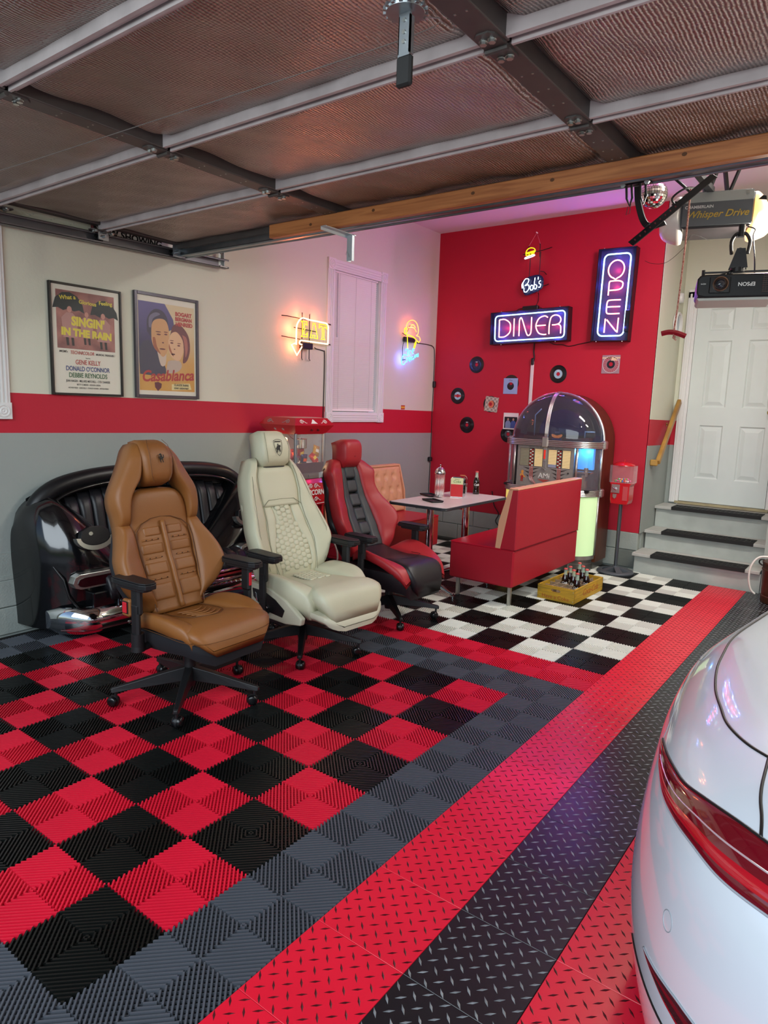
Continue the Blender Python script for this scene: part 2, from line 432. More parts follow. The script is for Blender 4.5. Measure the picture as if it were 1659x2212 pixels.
# ---------- window with blind (left wall)
def rosette_casing(y0, y1, z0, z1, ww, name):
    """casing in the X=XL plane with corner blocks; returns an empty"""
    root = empty(name, (XL, 0, 0)); root['kind'] = 'structure'
    def board(a, b, ax):
        m = MB(); m.box((0, a[0], a[1]), (.018, b[0], b[1]))
        # fluting
        for k in range(3):
            if ax == 'z':
                yy = a[0]+(b[0]-a[0])*(.25+.25*k); m.box((.018, yy-.006, a[1]), (.023, yy+.006, b[1]))
            else:
                zz = a[1]+(b[1]-a[1])*(.25+.25*k); m.box((.018, a[0], zz-.006), (.023, b[0], zz+.006))
        m.build('casing_board', WTRIM, root, bevel=.002)
    board((y0, z0+ww), (y0+ww, z1-ww), 'z'); board((y1-ww, z0+ww), (y1, z1-ww), 'z'); board((y0+ww, z0), (y1-ww, z0+ww), 'y'); board((y0+ww, z1-ww), (y1-ww, z1), 'y')
    for yy in (y0, y1-ww):
        for zz in (z0, z1-ww):
            m = MB(); m.box((0, yy-.003, zz-.003), (.026, yy+ww+.003, zz+ww+.003))
            M_ = Mx((.026, yy+ww/2, zz+ww/2), (0,1,0), (0,0,1), (1,0,0)); r = ww/2
            m.lathe([(r*.85,0),(r*.8,.005),(r*.68,.005),(r*.62,.001),(r*.5,.001),(r*.42,.005),(r*.3,.005),(r*.2,.001),(r*.12,.004),(0.0005,.005)], 20, M_)
            m.build('corner_block', WTRIM, root, smooth=35)
    return root
win = rosette_casing(3.79, 4.68, 1.325, 2.81, .092, 'window_1')
m = MB()
for a, b in (((-.10, WY0-.0, WZ0), (0, WY0+.02, WZ1)), ((-.10, WY1-.02, WZ0), (0, WY1, WZ1)), ((-.10, WY0, WZ0), (0, WY1, WZ0+.02)), ((-.10, WY0, WZ1-.02), (0, WY1, WZ1))): m.box(a, b)
m.box((-.09, WY0+.02, 2.06), (-.06, WY1-.02, 2.10)); m.build('window_frame', WTRIM, win)
m = MB(); m.box((-.08, WY0+.02, WZ0+.02), (-.074, WY1-.02, WZ1-.02)); m.build('pane', glass('window_glass', 'ffffff', alpha=.06), win)
bl = thing('window_blind', 'white horizontal slat blind lowered inside the tall window', 'blind', (XL-.03, 0, 0))
BM = mat('white_blind_slat', 'f0ebe6', 0.4)
m = MB(); m.box((-.02, WY0+.03, WZ1-.055), (.02, WY1-.03, WZ1-.022)); m.build('head_rail', BM, bl)
m = MB(); m.box((-.012, WY0+.035, WZ0+.03), (.012, WY1-.035, WZ0+.045)); m.build('bottom_rail', BM, bl)
m = MB(); hw = (WY1-WY0)/2-.035
sl = []
for k in range(5):
    t = k/4-.5; sl.append((t*.014+.001, t*.0196))
m.grid(lambda u, v: (sl[int(round(v*4))][0]+.0012*math.cos((v-.5)*PI), -hw+2*hw*u, sl[int(round(v*4))][1]), 1, 4)
m.grid(lambda u, v: (sl[int(round((1-v)*4))][0]+.0012*math.cos((v-.5)*PI)-.0006, -hw+2*hw*u, sl[int(round((1-v)*4))][1]), 1, 4)
slat = proto_mesh(m, 'slat', BM)
nsl = 66; zs0, zs1 = WZ0+.055, WZ1-.065
for k in range(nsl):
    o = bpy.data.objects.new('slat', slat); COL.objects.link(o); o.parent = bl; o.location = (0, (WY0+WY1)/2, zs0+(zs1-zs0)*k/(nsl-1))
m = MB()
for yy in (WY0+.12, WY0+.36, WY1-.12): m.cyl((.008, yy, WZ0+.04), (.008, yy, WZ1-.05), .0012, n=5)
m.build('ladder_cord', mat('grey_cord', 'c9c2bc', .8), bl)
m = MB(); m.cyl((.016, WY0+.085, 2.12), (.016, WY0+.08, WZ1-.06), .004, n=6); m.build('tilt_wand', mat('clear_wand', 'b9b4b0', .2), bl)
win2 = rosette_casing(-.2, .935, 1.345, 2.95, .092, 'window_2')
m = MB(); m.box((.001, -.1, 1.43), (.006, .84, 2.86)); m.build('window_shade', BM, win2)
# ---------- entry door up the steps
dr = empty('door_1', (0, 6.45, 0)); dr['kind'] = 'structure'
m = MB()
DX0, DX1, DZ0, DZ1 = .062, .858, .622, 2.63
m.box((DX0, .0, DZ0), (DX1, .035, DZ1))
sy = -.004
px = [(.190, .410), (.560, .785)]; pz = [(2.335, 2.545), (1.585, 2.235), (.868, 1.405)]
# frame of stiles and rails proud of the field
xs = [DX0, px[0][0], px[0][1], px[1][0], px[1][1], DX1]; zs = [DZ0, pz[2][0], pz[2][1], pz[1][0], pz[1][1], pz[0][0], pz[0][1], DZ1]
for i in (0, 2, 4): m.box((xs[i], -.014, DZ0), (xs[i+1], 0, DZ1))
for i in (1, 3):
    for k in (0, 2, 4, 6): m.box((xs[i], -.014, zs[k]), (xs[i+1], 0, zs[k+1]))
m.build('door_slab', WDOOR, dr)
pm = {}
for (x0, x1) in px:
    for (z0, z1) in pz:
        m = MB(); 
        def ring(a, y): return [(x0+a, y, z0+a), (x1-a, y, z0+a), (x1-a, y, z1-a), (x0+a, y, z1-a)]
        R_ = [ring(0, -.014), ring(.012, -.003), ring(.020, -.003), ring(.055, -.012)]
        vs = [p for r in R_ for p in r]; fs = []
        for r in range(3):
            for k in range(4): fs.append((r*4+k, r*4+(k+1)%4, (r+1)*4+(k+1)%4, (r+1)*4+k))
        fs.append((12, 13, 14, 15)); m.add(vs, fs); m.build('door_panel', WDOOR, dr)
m = MB(); m.box((-.03, -.03, .60), (.03, .0, 2.72)); m.box((.89, -.03, .6), (.95, 0, 2.72)); m.box((-.03, -.03, 2.66), (.95, 0, 2.74)); m.box((-.012, -.036, .60), (.008, -.03, 2.70)); m.build('door_casing', WTRIM, dr, bevel=.003)
m = MB(); m.box((.03, -.012, .60), (.058, .05, 2.64)); m.box((.862, -.012, .60), (.89, .05, 2.64)); m.box((.03, -.012, 2.632), (.89, .05, 2.66)); m.build('door_jamb', WTRIM, dr)
m = MB(); m.box((.03, -.05, .595), (.89, .04, .617)); m.build('threshold', mat('worn_brass_threshold', 'a89c78', .5, var=.3), dr)
M_ = Mx((.82, -.014, 1.55), (1,0,0), (0,0,1), (0,-1,0)); m = MB(); m.lathe([(.034,0),(.034,.006),(.012,.012),(.012,.035),(.026,.045),(.03,.06),(.02,.072),(.0005,.075)], 20, M_); m.build('door_knob', mat('brass', 'b08d45', .25, 1.0), dr, smooth=40)
# ---------- steps
st = thing('steps', 'three grey painted wooden steps rising to the white door', 'steps', (0, 0, 0))
SX0, SX1 = -.08, 1.012
TR = [(5.49, .187), (5.80, .372), (6.09, .585)]
for k, (yf, zt) in enumerate(TR):
    zb = TR[k-1][1] if k else -.014
    m = MB(); m.box((SX0+.012, yf+.03, zb), (SX1-.005, yf+.05, zt-.028)); m.build('riser', STAIRP, st)
    y2 = (TR[k+1][0]+.03) if k < 2 else 6.42
    m = MB(); m.cbox(((SX0+SX1)/2 + (-.01 if k == 0 else 0), (yf+y2)/2, zt-.014), (SX1-SX0-.004, y2-yf, .028), ch=.003); m.build('tread', TREADP, st)
GRIP = mat('black_rubber_grip', '141414', .6, bump=.5, bscale=300)
for k, (yf, zt) in enumerate(TR):
    g = thing('step_mat', ['black rubber tread mat on the lowest grey step', 'black rubber tread mat on the middle grey step', 'black rubber tread mat on the top step below the door'][k], 'mat', (0, 0, 0), group='rubber mats on the steps')
    x0, x1 = .085, .885; m = MB()
    m.box((x0, yf-.004, zt+.001), (x1, yf+.21, zt+.006)); m.box((x0, yf-.007, zt-.026), (x1, yf-.0015, zt+.006)); m.build('pad', GRIP, g)
    n = MB()
    for a in range(20):
        for b in range(4):
            xx = x0+.02+a*(x1-x0-.04)/19; yy = yf+.03+b*.048
            if (a+b) % 2: n.box((xx-.014, yy-.017, zt+.006), (xx+.014, yy+.017, zt+.0085))
            else: n.box((xx-.014, yy-.004, zt+.006), (xx+.014, yy+.004, zt+.0085))
    n.build('grip_studs', GRIP, g)['kind'] = 'stuff'
hr = thing('handrail', 'short varnished wooden handrail sloping up beside the steps', 'handrail', (0, 0, 0))
WOODR = mat('varnished_oak', 'a9823f', .4, var=.3, vscale=6, vcol='8a6330')
m = MB(); path = [(-.045, 5.80, 1.035), (-.01, 5.80, 1.035), (-.01, 5.83, 1.06), (-.01, 6.42, 1.64)]
a = Vector((-.012, 5.80, 1.04)); b = Vector((-.012, 6.40, 1.64)); d = (b-a).normalized(); n_ = d.cross(Vector((1,0,0)))
Mr = Mx(a, (1,0,0), n_, d); L = (b-a).length
m.cbox(tuple(Mr @ Vector((0,0,L/2))), (.038, .065, L), M=Mr.to_3x3(), ch=.009); m.build('rail', WOODR, hr)
m = MB(); m.cbox((-.045, 5.80, 1.035), (.07, .042, .06), ch=.008); m.build('rail_return', WOODR, hr)
for q in (.12, .75):
    c = a+d*L*q; m = MB(); m.tube(bez([(c.x, c.y, c.z-.03), (c.x, c.y, c.z-.07), (-.045, c.y, c.z-.09), (-.079, c.y, c.z-.09)], 5), .005, 6); m.lathe([(.022,0),(.022,.004),(.001,.006)], 14, Mx((-.08, c.y, c.z-.09), (0,1,0), (0,0,1), (1,0,0))); m.build('bracket', mat('brass', 'b08d45', .25, 1.0), hr, smooth=40)
# ---------- outside
GRASS = mat('lawn_grass', '4f7a2a', .9, var=.4, vscale=3); DRV = mat('asphalt_drive', '77777a', .9, var=.2, vscale=2)
m = MB(); m.box((-40, -45, -.35), (40, -.95, -.13)); o = m.build('ground', GRASS); o['kind'] = 'structure'
m = MB(); m.box((XL-.5, -25, -.13), (4.8, -.95, -.05)); o = m.build('driveway', DRV); o['kind'] = 'structure'
# ================================================================ OVERHEAD GARAGE DOOR (raised, horizontal)
def foil():
    m, nt, b = node_mat('foil_insulation', 0.30, 0.9)
    N, L = nt.nodes, nt.links
    tc = N.new('ShaderNodeTexCoord'); b.inputs['Base Color'].default_value = lin('ab9f98')
    wv = N.new('ShaderNodeTexWave'); wv.wave_type = 'BANDS'; wv.bands_direction = 'X'; wv.inputs['Scale'].default_value = 26; wv.inputs['Distortion'].default_value = 2.2; wv.inputs['Detail'].default_value = 2; wv.inputs['Detail Scale'].default_value = 1.5
    L.new(tc.outputs['Object'], wv.inputs['Vector'])
    wy = N.new('ShaderNodeTexWave'); wy.bands_direction = 'Y'; wy.inputs['Scale'].default_value = 24; wy.inputs['Distortion'].default_value = 3
    L.new(tc.outputs['Object'], wy.inputs['Vector'])
    nz = N.new('ShaderNodeTexNoise'); nz.inputs['Scale'].default_value = 120; nz.inputs['Detail'].default_value = 4; L.new(tc.outputs['Object'], nz.inputs['Vector'])
    n3 = N.new('ShaderNodeTexNoise'); n3.inputs['Scale'].default_value = 4; n3.inputs['Detail'].default_value = 5; L.new(tc.outputs['Object'], n3.inputs['Vector'])
    a = N.new('ShaderNodeMath'); a.operation = 'MULTIPLY_ADD'; a.inputs[1].default_value = 0.35; L.new(wy.outputs['Fac'], a.inputs[0]); L.new(wv.outputs['Fac'], a.inputs[2])
    a2 = N.new('ShaderNodeMath'); a2.operation = 'MULTIPLY_ADD'; a2.inputs[1].default_value = 0.8; L.new(nz.outputs['Fac'], a2.inputs[0]); L.new(a.outputs[0], a2.inputs[2])
    bp = N.new('ShaderNodeBump'); bp.inputs['Strength'].default_value = 0.75; bp.inputs['Distance'].default_value = 0.004; L.new(a2.outputs[0], bp.inputs['Height'])
    b2 = N.new('ShaderNodeBump'); b2.inputs['Strength'].default_value = 0.5; b2.inputs['Distance'].default_value = 0.05; L.new(n3.outputs['Fac'], b2.inputs['Height']); L.new(bp.outputs['Normal'], b2.inputs['Normal'])
    L.new(b2.outputs['Normal'], b.inputs['Normal'])
    mx = N.new('ShaderNodeMix'); mx.data_type = 'RGBA'; mx.inputs['A'].default_value = lin('8d8380'); mx.inputs['B'].default_value = lin('c0b6b0'); L.new(wv.outputs['Fac'], mx.inputs['Factor']); L.new(mx.outputs['Result'], b.inputs['Base Color'])
    return m
FOIL = foil()
GALV = mat('galvanized_steel', 'a6adb2', .34, .9, var=.25, vscale=14)
STILE = mat('dark_grey_painted_steel', '5a5654', .45, .3, var=.15, vscale=12)
LIP = mat('white_painted_door_rail', 'c9c0c0', .5, var=.2, vscale=9)
BOLT = mat('zinc_bolt', 'b9bcb8', .3, 1.0)
BLKP = mat('black_painted_metal', '17171a', .42, .2)
gd = thing('garage_door', 'raised sectional garage door overhead with foil insulated panels and grey stiles', 'garage door', (0, 0, 0))
JY = [-.46, .20, .86, 1.51, 2.10]; SXs = [-2.40, -.85, .74, 2.33, 3.92]; ZL = 2.53
for k in range(4):
    m = MB(); m.box((-2.42, JY[k]+.002, 2.60), (3.94, JY[k+1]-.002, 2.645)); m.build('section_skin', mat('white_door_skin', 'c9c9c4', .5), gd)
    for i in range(4):
        x0, x1, y0, y1 = SXs[i]+.03, SXs[i+1]-.03, JY[k]+.02, JY[k+1]-.02
        def hgt(x, y, i=i, k=k):
            f = min(1, (y1-y)/.11); g = min(1, (y-y0)/.03); h_ = min(1, (x-x0)/.07); e = min(1, (x1-x)/.07)
            sm_ = lambda t: t*t*(3-2*t)
            nse = .004*math.sin(x*9+y*13+i)+.003*math.sin(x*23-y*17+k*2)
            return 2.60-.043*(.62+.38*sm_(f)*sm_(g))*sm_(h_)*sm_(e)+nse*min(f, g, h_, e)
        m = MB(); m.grid(lambda u, v: (x0+(x1-x0)*u, y1+(y0-y1)*v, hgt(x0+(x1-x0)*u, y1+(y0-y1)*v)), 44, 26)
        m.build('insulation_panel', FOIL, gd, smooth=180)
for k in range(1, 4):
    for i in range(4):
        x0, x1 = SXs[i]+(.045 if i else 0), SXs[i+1]-.045
        m = MB(); y = JY[k]
        m.box((x0, y-.034, ZL+.006), (x1, y-.020, ZL+.075)); m.box((x0, y-.020, ZL+.014), (x1, y-.004, ZL+.075)); m.box((x0, y+.002, ZL), (x1, y+.012, ZL+.075)); m.box((x0, y+.012, ZL+.010), (x1, y+.030, ZL+.075))
        m.build('joint_rail', LIP, gd)
m = MB(); m.box((-2.40, 2.07, 2.535), (3.92, 2.10, 2.61)); m.build('end_rail', STILE, gd)
def hexbolt(mb, c, r=.011, h=.011):
    mb.cyl(c, (c[0], c[1], c[2]-.003), r*1.25, n=10); mb.cyl((c[0], c[1], c[2]-.003), (c[0], c[1], c[2]-h), r, n=6)
for i, x in enumerate(SXs):
    for k in range(4):
        m = MB(); wd_ = .045 if i not in (0, 4) else .03
        m.box((x-wd_, JY[k]+.006, ZL+(.032 if i == 0 else .004)), (x+wd_, JY[k+1]-.006, ZL+.075)); o = m.build('stile', STILE, gd, bevel=.004)
        n = MB()
        for q in range(5):
            for sx in (-1, 1):
                yy = JY[k]+.08+q*(JY[k+1]-JY[k]-.16)/4; n.box((x+sx*.018-.003, yy-.003, ZL+.0025), (x+sx*.018+.003, yy+.003, ZL+.004))
        n.build('dimples', BOLT, o)
    for k in range(1, 4):
        y = JY[k]; m = MB()
        m.prism([(x-.032, y-.075), (x-.018, y-.09), (x+.018, y-.09), (x+.032, y-.075), (x+.036, y), (x+.032, y+.075), (x+.018, y+.09), (x-.018, y+.09), (x-.032, y+.075), (x-.036, y)], Matrix(), ZL-.001, ZL+.004)
        m.tube([(x-.036, y, ZL-.004), (x+.036, y, ZL-.004)], .009, 8)
        h_ = m.build('hinge', STILE, gd, smooth=30)
        for sx in (-1, 1):
            for sy_ in (-.055, .055):
                b = MB(); hexbolt(b, (x+sx*.014, y+sy_, ZL-.001)); b.build('bolt', BOLT, h_)
# lateral strut at the top edge of the door
m = MB(); m.box((-2.42, 2.095, 2.50), (3.94, 2.10, 2.565)); m.box((-2.42, 2.10, 2.495), (3.94, 2.165, 2.500)); m.box((-2.42, 2.16, 2.50), (3.94, 2.165, 2.54)); m.tube([(-2.42, 2.10, 2.497), (3.94, 2.10, 2.497)], .008, 8); m.tube([(-2.42, 2.163, 2.497), (3.94, 2.163, 2.497)], .008, 8)
m.build('strut', mat('galvanized_strut', '8f979e', .3, .95, var=.2, vscale=10), gd, smooth=30)
# rollers at the left edge
for k, y in enumerate((1.51, 2.07)):
    zr = 2.466+.0225*y-2.505
    m = MB(); m.box((-2.40, y-.035, 2.48), (-2.395, y+.035, 2.57)); m.cyl((-2.37, y, 2.505+zr), (-2.45, y, 2.505+zr), .009, n=10)
    r = m.build('roller_bracket', GALV, gd, smooth=30)
    m = MB(); m.lathe([(.001,0),(.012,0),(.016,.004),(.029,.004),(.031,.007),(.031,.016),(.029,.019),(.012,.019),(.001,.019)], 20, Mx((-2.462, y, 2.505+zr), (0,1,0), (0,0,1), (1,0,0))); m.build('roller', mat('black_nylon', '111111', .4), r, smooth=40)
# beam screwed under the last section
def woodmat(name, c1, c2, axis='X', rough=.5, sc=1.0):
    m, nt, b = node_mat(name, rough); N, L = nt.nodes, nt.links
    tc = N.new('ShaderNodeTexCoord'); mp = N.new('ShaderNodeMapping'); s = {'X': (1.2*sc, 22*sc, 22*sc), 'Y': (22*sc, 1.2*sc, 22*sc), 'Z': (22*sc, 22*sc, 1.2*sc)}[axis]; mp.inputs['Scale'].default_value = s
    L.new(tc.outputs['Object'], mp.inputs[0]); nz = N.new('ShaderNodeTexNoise'); nz.inputs['Scale'].default_value = 1.6; nz.inputs['Detail'].default_value = 6; nz.inputs['Distortion'].default_value = 1.4; L.new(mp.outputs[0], nz.inputs['Vector'])
    rp = N.new('ShaderNodeValToRGB'); rp.color_ramp.elements[0].position = .35; rp.color_ramp.elements[0].color = lin(c1); rp.color_ramp.elements[1].position = .68; rp.color_ramp.elements[1].color = lin(c2)
    L.new(nz.outputs['Fac'], rp.inputs[0]); L.new(rp.outputs[0], b.inputs['Base Color'])
    return m
PINE = woodmat('yellow_pine', 'bd7a46', '98582f')
m = MB(); m.cbox((1.24, 1.962, 2.500), (5.16, .044, .076), ch=.005); bmo = m.build('beam', PINE, gd)
for x in (-1.0, -.55, .05, .45, 1.0, 1.6):
    m = MB(); m.prism([(.008*math.cos(a*PI/4)*1.3, .008*math.sin(a*PI/4)) for a in range(8)], Mx((x, 1.9398, 2.505+.012*math.sin(x*7)), (1,0,0), (0,0,1), (0,-1,0)), 0, .0008); m.build('knot', mat('pine_knot', '5e3a1e', .6), bmo)
# track along the left wall
tk = thing('door_track', 'grey steel roller track running along the cream left wall', 'track', (0, 0, 0))
STL = mat('track_steel', '77767a', .4, .75, var=.15, vscale=6)
m = MB(); 
def trk(y0, y1, mb):
    z0a, z0b = 2.431+.0225*y0, 2.431+.0225*y1
    for (xa, xb, za, zb) in ((-2.478, -2.474, 0, .064), (-2.478, -2.425, 0, .003), (-2.478, -2.425, .061, .064), (-2.428, -2.425, 0, .012), (-2.428, -2.425, .052, .064)):
        mb.add([(xa,y0,z0a+za),(xb,y0,z0a+za),(xb,y1,z0b+za),(xa,y1,z0b+za),(xa,y0,z0a+zb),(xb,y0,z0a+zb),(xb,y1,z0b+zb),(xa,y1,z0b+zb)], [(3,2,1,0),(4,5,6,7),(0,1,5,4),(1,2,6,5),(2,3,7,6),(3,0,4,7)])
trk(-.55, 2.56, m); m.build('channel', STL, tk)
m = MB(); m.box((-2.475, 2.50, 2.49), (-2.472, 2.53, ZC)); m.box((-2.475, 2.53, 2.49), (-2.445, 2.533, ZC)); hg = m.build('hanger', mat('bright_zinc', 'cdd2d2', .35, .6), tk)
for z in range(8):
    m = MB(); m.cyl((-2.471, 2.515, 2.60+z*.05), (-2.4705, 2.515, 2.60+z*.05), .007, n=8); m.build('hole', BLKP, hg)
m = MB(); m.cyl((-2.50, 2.50, 2.50), (-2.44, 2.50, 2.50), .008, n=6); m.box((-2.47, 2.47, 2.49), (-2.42, 2.54, 2.496)); m.build('hanger_bolt', BOLT, tk)
# NOW SHOWING light box high on the left wall above the track
sg = thing('now_showing_sign', 'white NOW SHOWING sign above the posters, half hidden by the roller track', 'sign', (XL, 0, 0))
m = MB(); m.box((0, 1.50, 2.49), (.03, 2.17, 2.66)); m.build('case', mat('thin_dark_red_case', '6a2a30', .5), sg)
m = MB(); m.box((.03, 1.515, 2.505), (.034, 2.155, 2.645)); m.build('panel', mat('milky_panel', 'e8e2dc', .5), sg)
LFT = lambda x, y, z: Mx((x, y, z), (0,1,0), (0,0,1), (1,0,0))    # text on the left wall: reads along +Y, faces +X
m_blk = mat('black_ink', '0b0b0b', .6)
text_obj('NOW SHOWING', .066, LFT(.035, 1.755, 2.556), m_blk, sg, bold=.0022)
# bracket under the beam
bk = empty('perforated_bracket'); bk.parent = gd
PB = mat('pale_steel', 'b7c0c6', .4, .5)
m = MB(); m.box((-.85, 1.86, 2.450), (-.812, 2.12, 2.454)); m.box((-.85, 1.86, 2.435), (-.847, 2.12, 2.450)); m.build('top_arm', PB, bk)
m = MB(); m.box((-.85, 2.085, 2.31), (-.812, 2.089, 2.455)); m.box((-.85, 2.089, 2.31), (-.847, 2.12, 2.455)); m.box((-.815, 2.089, 2.31), (-.812, 2.105, 2.455)); m.build('drop_arm', PB, bk)
m = MB(); m.tube([(-.855, 2.083, 2.345), (-.845, 2.08, 2.365), (-.835, 2.083, 2.345), (-.83, 2.083, 2.33)], .0015, 5); m.build('wire_clip', BOLT, bk)
# lock latch near the front
lk = empty('door_lock', (.785, .345, 0)); lk.parent = gd
m = MB(); m.lathe([(.001, 2.395), (.045, 2.395), (.047, 2.39), (.045, 2.385), (.001, 2.385)], 24); 
for a in range(16): m.cbox((.048*math.cos(a*PI/8), .048*math.sin(a*PI/8), 2.39), (.008, .008, .008), M=Matrix.Rotation(a*PI/8, 3, 'Z'))
m.cyl((0, 0, 2.395), (0, 0, 2.536), .02, n=12); m.build('gear_plate', GALV, lk, smooth=30)
m = MB(); m.box((-.016, -.003, 2.285), (.016, .003, 2.39)); m.box((-.016, -.003, 2.30), (-.0135, .014, 2.38)); m.box((.0135, -.003, 2.30), (.016, .014, 2.38)); m.build('handle_bar', GALV, lk)
for z in (2.325, 2.345, 2.37):
    m = MB(); m.cyl((0, -.003, z), (0, -.006, z), .005, n=8); m.build('rivet', BOLT, lk)
m = MB(); m.cbox((0.003, 0, 2.262), (.042, .016, .066), ch=.005); m.build('grip', mat('black_rubber', '141414', .6), lk)
m = MB(); m.tube(bez([(-2.40, .48, 2.52), (-1.56, .505, 2.482), (-.5, .545, 2.478), (.63, .59, 2.48), (.785, .39, 2.40)], 6), .0016, 5); m.build('lock_cable', mat('grey_wire', '8b8785', .5, .6), gd)

# ================================================================ OPENER, PROJECTOR, PARTY LIGHTS
op = thing('garage_door_opener', 'grey ceiling opener with white lamp covers, the right glowing, and red pull rope', 'garage door opener', (.885, 3.10, 2.600), math.radians(15))
BODY = mat('opener_grey', '6d7176', .5, .2); BODYD = mat('opener_graphite', '5a5e62', .45); LGT = mat('opener_silver', 'aab0ae', .4, .4)
# local: x right along the face, -y toward the camera side, z up
m = MB(); m.cbox((0, .14, .0), (.36, .28, .19), ch=.02); m.build('housing', BODY, op)
m = MB(); m.box((-.17, -.006, -.085), (.17, 0, .035)); m.build('label_panel', BODYD, op)
m = MB(); m.box((-.17, -.005, .036), (.17, 0, .085)); m.build('top_strip', LGT, op)
m = MB(); m.prism([(-.16, -.098), (.16, -.098), (.17, -.088), (-.17, -.088)], Mx((0,0,0), (1,0,0), (0,0,1), (0,-1,0)), -.26, .0); m.build('bottom_tray', mat('smoky_tray', '3a3236', .35, var=.5, vscale=8), op)
FR = Mx((0, -.0065, 0), (1,0,0), (0,0,1), (0,-1,0))
text_obj('CHAMBERLAIN', .021, FR @ Matrix.Translation((-.09, .012, 0)), mat('silver_print', 'd8dad8', .4), op, depth=.0005, bold=.0004)
text_obj('Whisper Drive', .050, FR @ Matrix.Translation((.0, -.028, 0)), mat('gold_print', 'b89a3c', .4), op, depth=.0005, shear=.35, bold=.0006)
def lobe(sgn, mt, name, label):
    """rounded pointed lamp cover: outline in the face plane, bulging towards the viewer"""
    O = bez([(p[0], p[1], 0) for p in [(.165,.095),(.195,.105),(.228,.075),(.262,.015),(.285,-.05),(.272,-.098),(.235,-.125),(.165,-.135),(.165,-.02),(.165,.095)]], 4)[:-1]; N = len(O); cx_, cz_ = .20, -.025; m = MB(); K = 9
    R_ = [[(sgn*p.x, .18, p.y) for p in O]]
    for k in range(K):
        a = PI/2*k/K; R_.append([(sgn*(cx_+(p.x-cx_)*math.cos(a)), .13-.14*math.sin(a), cz_+(p.y-cz_)*math.cos(a)) for p in O])
    vs = [p for r in R_ for p in r]+[(sgn*cx_, -.01, cz_)]; fs = []
    for r in range(K):
        for q in range(N):
            f = (r*N+q, r*N+(q+1)%N, (r+1)*N+(q+1)%N, (r+1)*N+q); fs.append(f if sgn > 0 else f[::-1])
    for q in range(N): f = (K*N+q, K*N+(q+1)%N, len(vs)-1); fs.append(f if sgn > 0 else f[::-1])
    m.add(vs, fs); o = m.build(name, mt, op, smooth=180, label=label)
    h = MB(); h.prism([(-.020, -.004), (.0, .014), (.016, .010), (.020, -.010)], Mx((sgn*.212, .004, .038), (1,0,0), (0,0,1), (0,-1,0)), 0, .006); h.build('vent_slot', BLKP, o)
    return o
lobe(-1, mat('white_lamp_cover', 'e4e2dc', .3), 'lamp_cover', 'unlit white lamp cover')
lobe(1, mat('lit_lamp_cover', 'ffe9c4', .3, emit='ffb865', es=1.6), 'lamp_cover', 'lit warm glowing lamp cover')
light('opener_bulb', 'POINT', (1.17, 3.20, 2.43), 34, (1.0, 0.90, 0.74), 0.05)
m = MB(); m.cyl((.14, -.004, .068), (.14, -.008, .068), .009, n=12); m.build('screw', BOLT, op)
m = MB(); 
for x in (-.06, .05): m.tube([(x, .12, .095), (x-.03, .02, .2), (x-.05, .0, .3)], .012, 4); m.tube([(x, .2, .095), (x+.05, .2, .25), (x+.02, .22, .84)], .010, 4)
m.build('hanging_straps', BLKP, op)
m = MB(); m.tube(bez([(-.14, .02, .10), (-.22, -.02, .16), (-.25, .05, .2), (-.19, .06, .24), (-.12, .0, .18)], 6), .008, 6); m.tube(bez([(-.10, .0, .11), (-.17, -.05, .10), (-.23, -.03, .06), (-.20, .0, .02)], 6), .006, 6); m.build('cables', BLKP, op)
# rail with trolley back to the door
bpy.context.view_layer.update(); rl = empty('opener_rail'); rl.parent = op; rl.matrix_parent_inverse = op.matrix_world.inverted()
m = MB(); m.box((.83, -.8, 2.685), (.862, 3.10, 2.712)); m.box((.825, 2.35, 2.645), (.867, 2.60, 2.70)); m.build('rail', BLKP, rl)
arm = empty('opener_arm'); arm.parent = gd
def bar(mb, pts, wx, th, ax=(1,0,0)):
    P = [Vector(p) for p in pts]; ax = Vector(ax); vs = []; fs = []
    for i, p in enumerate(P):
        t = (P[min(i+1,len(P)-1)]-P[max(i-1,0)]).normalized(); n_ = t.cross(ax).normalized()
        for (a, b) in ((-1,-1),(1,-1),(1,1),(-1,1)): vs.append(p+ax*wx*a+n_*th*b)
    for i in range(len(P)-1):
        for k in range(4): fs.append((i*4+k, i*4+(k+1)%4, (i+1)*4+(k+1)%4, (i+1)*4+k))
    fs += [(0,1,2,3)[::-1], tuple((len(P)-1)*4+k for k in range(4))]
    mb.add(vs, fs)
m = MB()
AXM = Vector((.6, .8, 0)).normalized()   # the arm's flat side
bar(m, bez([(.745, 2.19, 2.50), (.752, 2.2, 2.43), (.775, 2.22, 2.355), (.80, 2.25, 2.335), (.85, 2.29, 2.355)], 5), .004, .014, (0.3,.954,0))
m.build('curved_arm', BLKP, arm)
m = MB(); P0 = Vector((.742, 2.20, 2.262)); P1 = Vector((.975, 2.34, 2.50)); bar(m, [P0-(P1-P0)*.03, P1+(P1-P0)*.2], .003, .017, (0.3,.954,0)); sa = m.build('straight_arm', BLKP, arm)
for k in range(9):
    c = P0+(P1-P0)*(.04+k*.075); m = MB(); ny = Vector((.3,.954,0)); m.cyl(c-ny*.0036, c-ny*.0042, .0055, n=8); m.build('hole', mat('dark_red_hole', '5a1a22', .7), arm)
m = MB()
for x in (.715, .775): m.tube([(x, 2.13, 2.50), (x, 2.15, 2.44), (x+.012, 2.16, 2.41), (x+.024, 2.15, 2.44), (x+.022, 2.13, 2.50)], .005, 6)
m.box((.70, 2.125, 2.49), (.82, 2.16, 2.497)); m.tube([(.73, 2.13, 2.40), (.725, 2.13, 2.365), (.74, 2.13, 2.37), (.742, 2.13, 2.41)], .0015, 5); m.build('door_bracket', BLKP, arm)
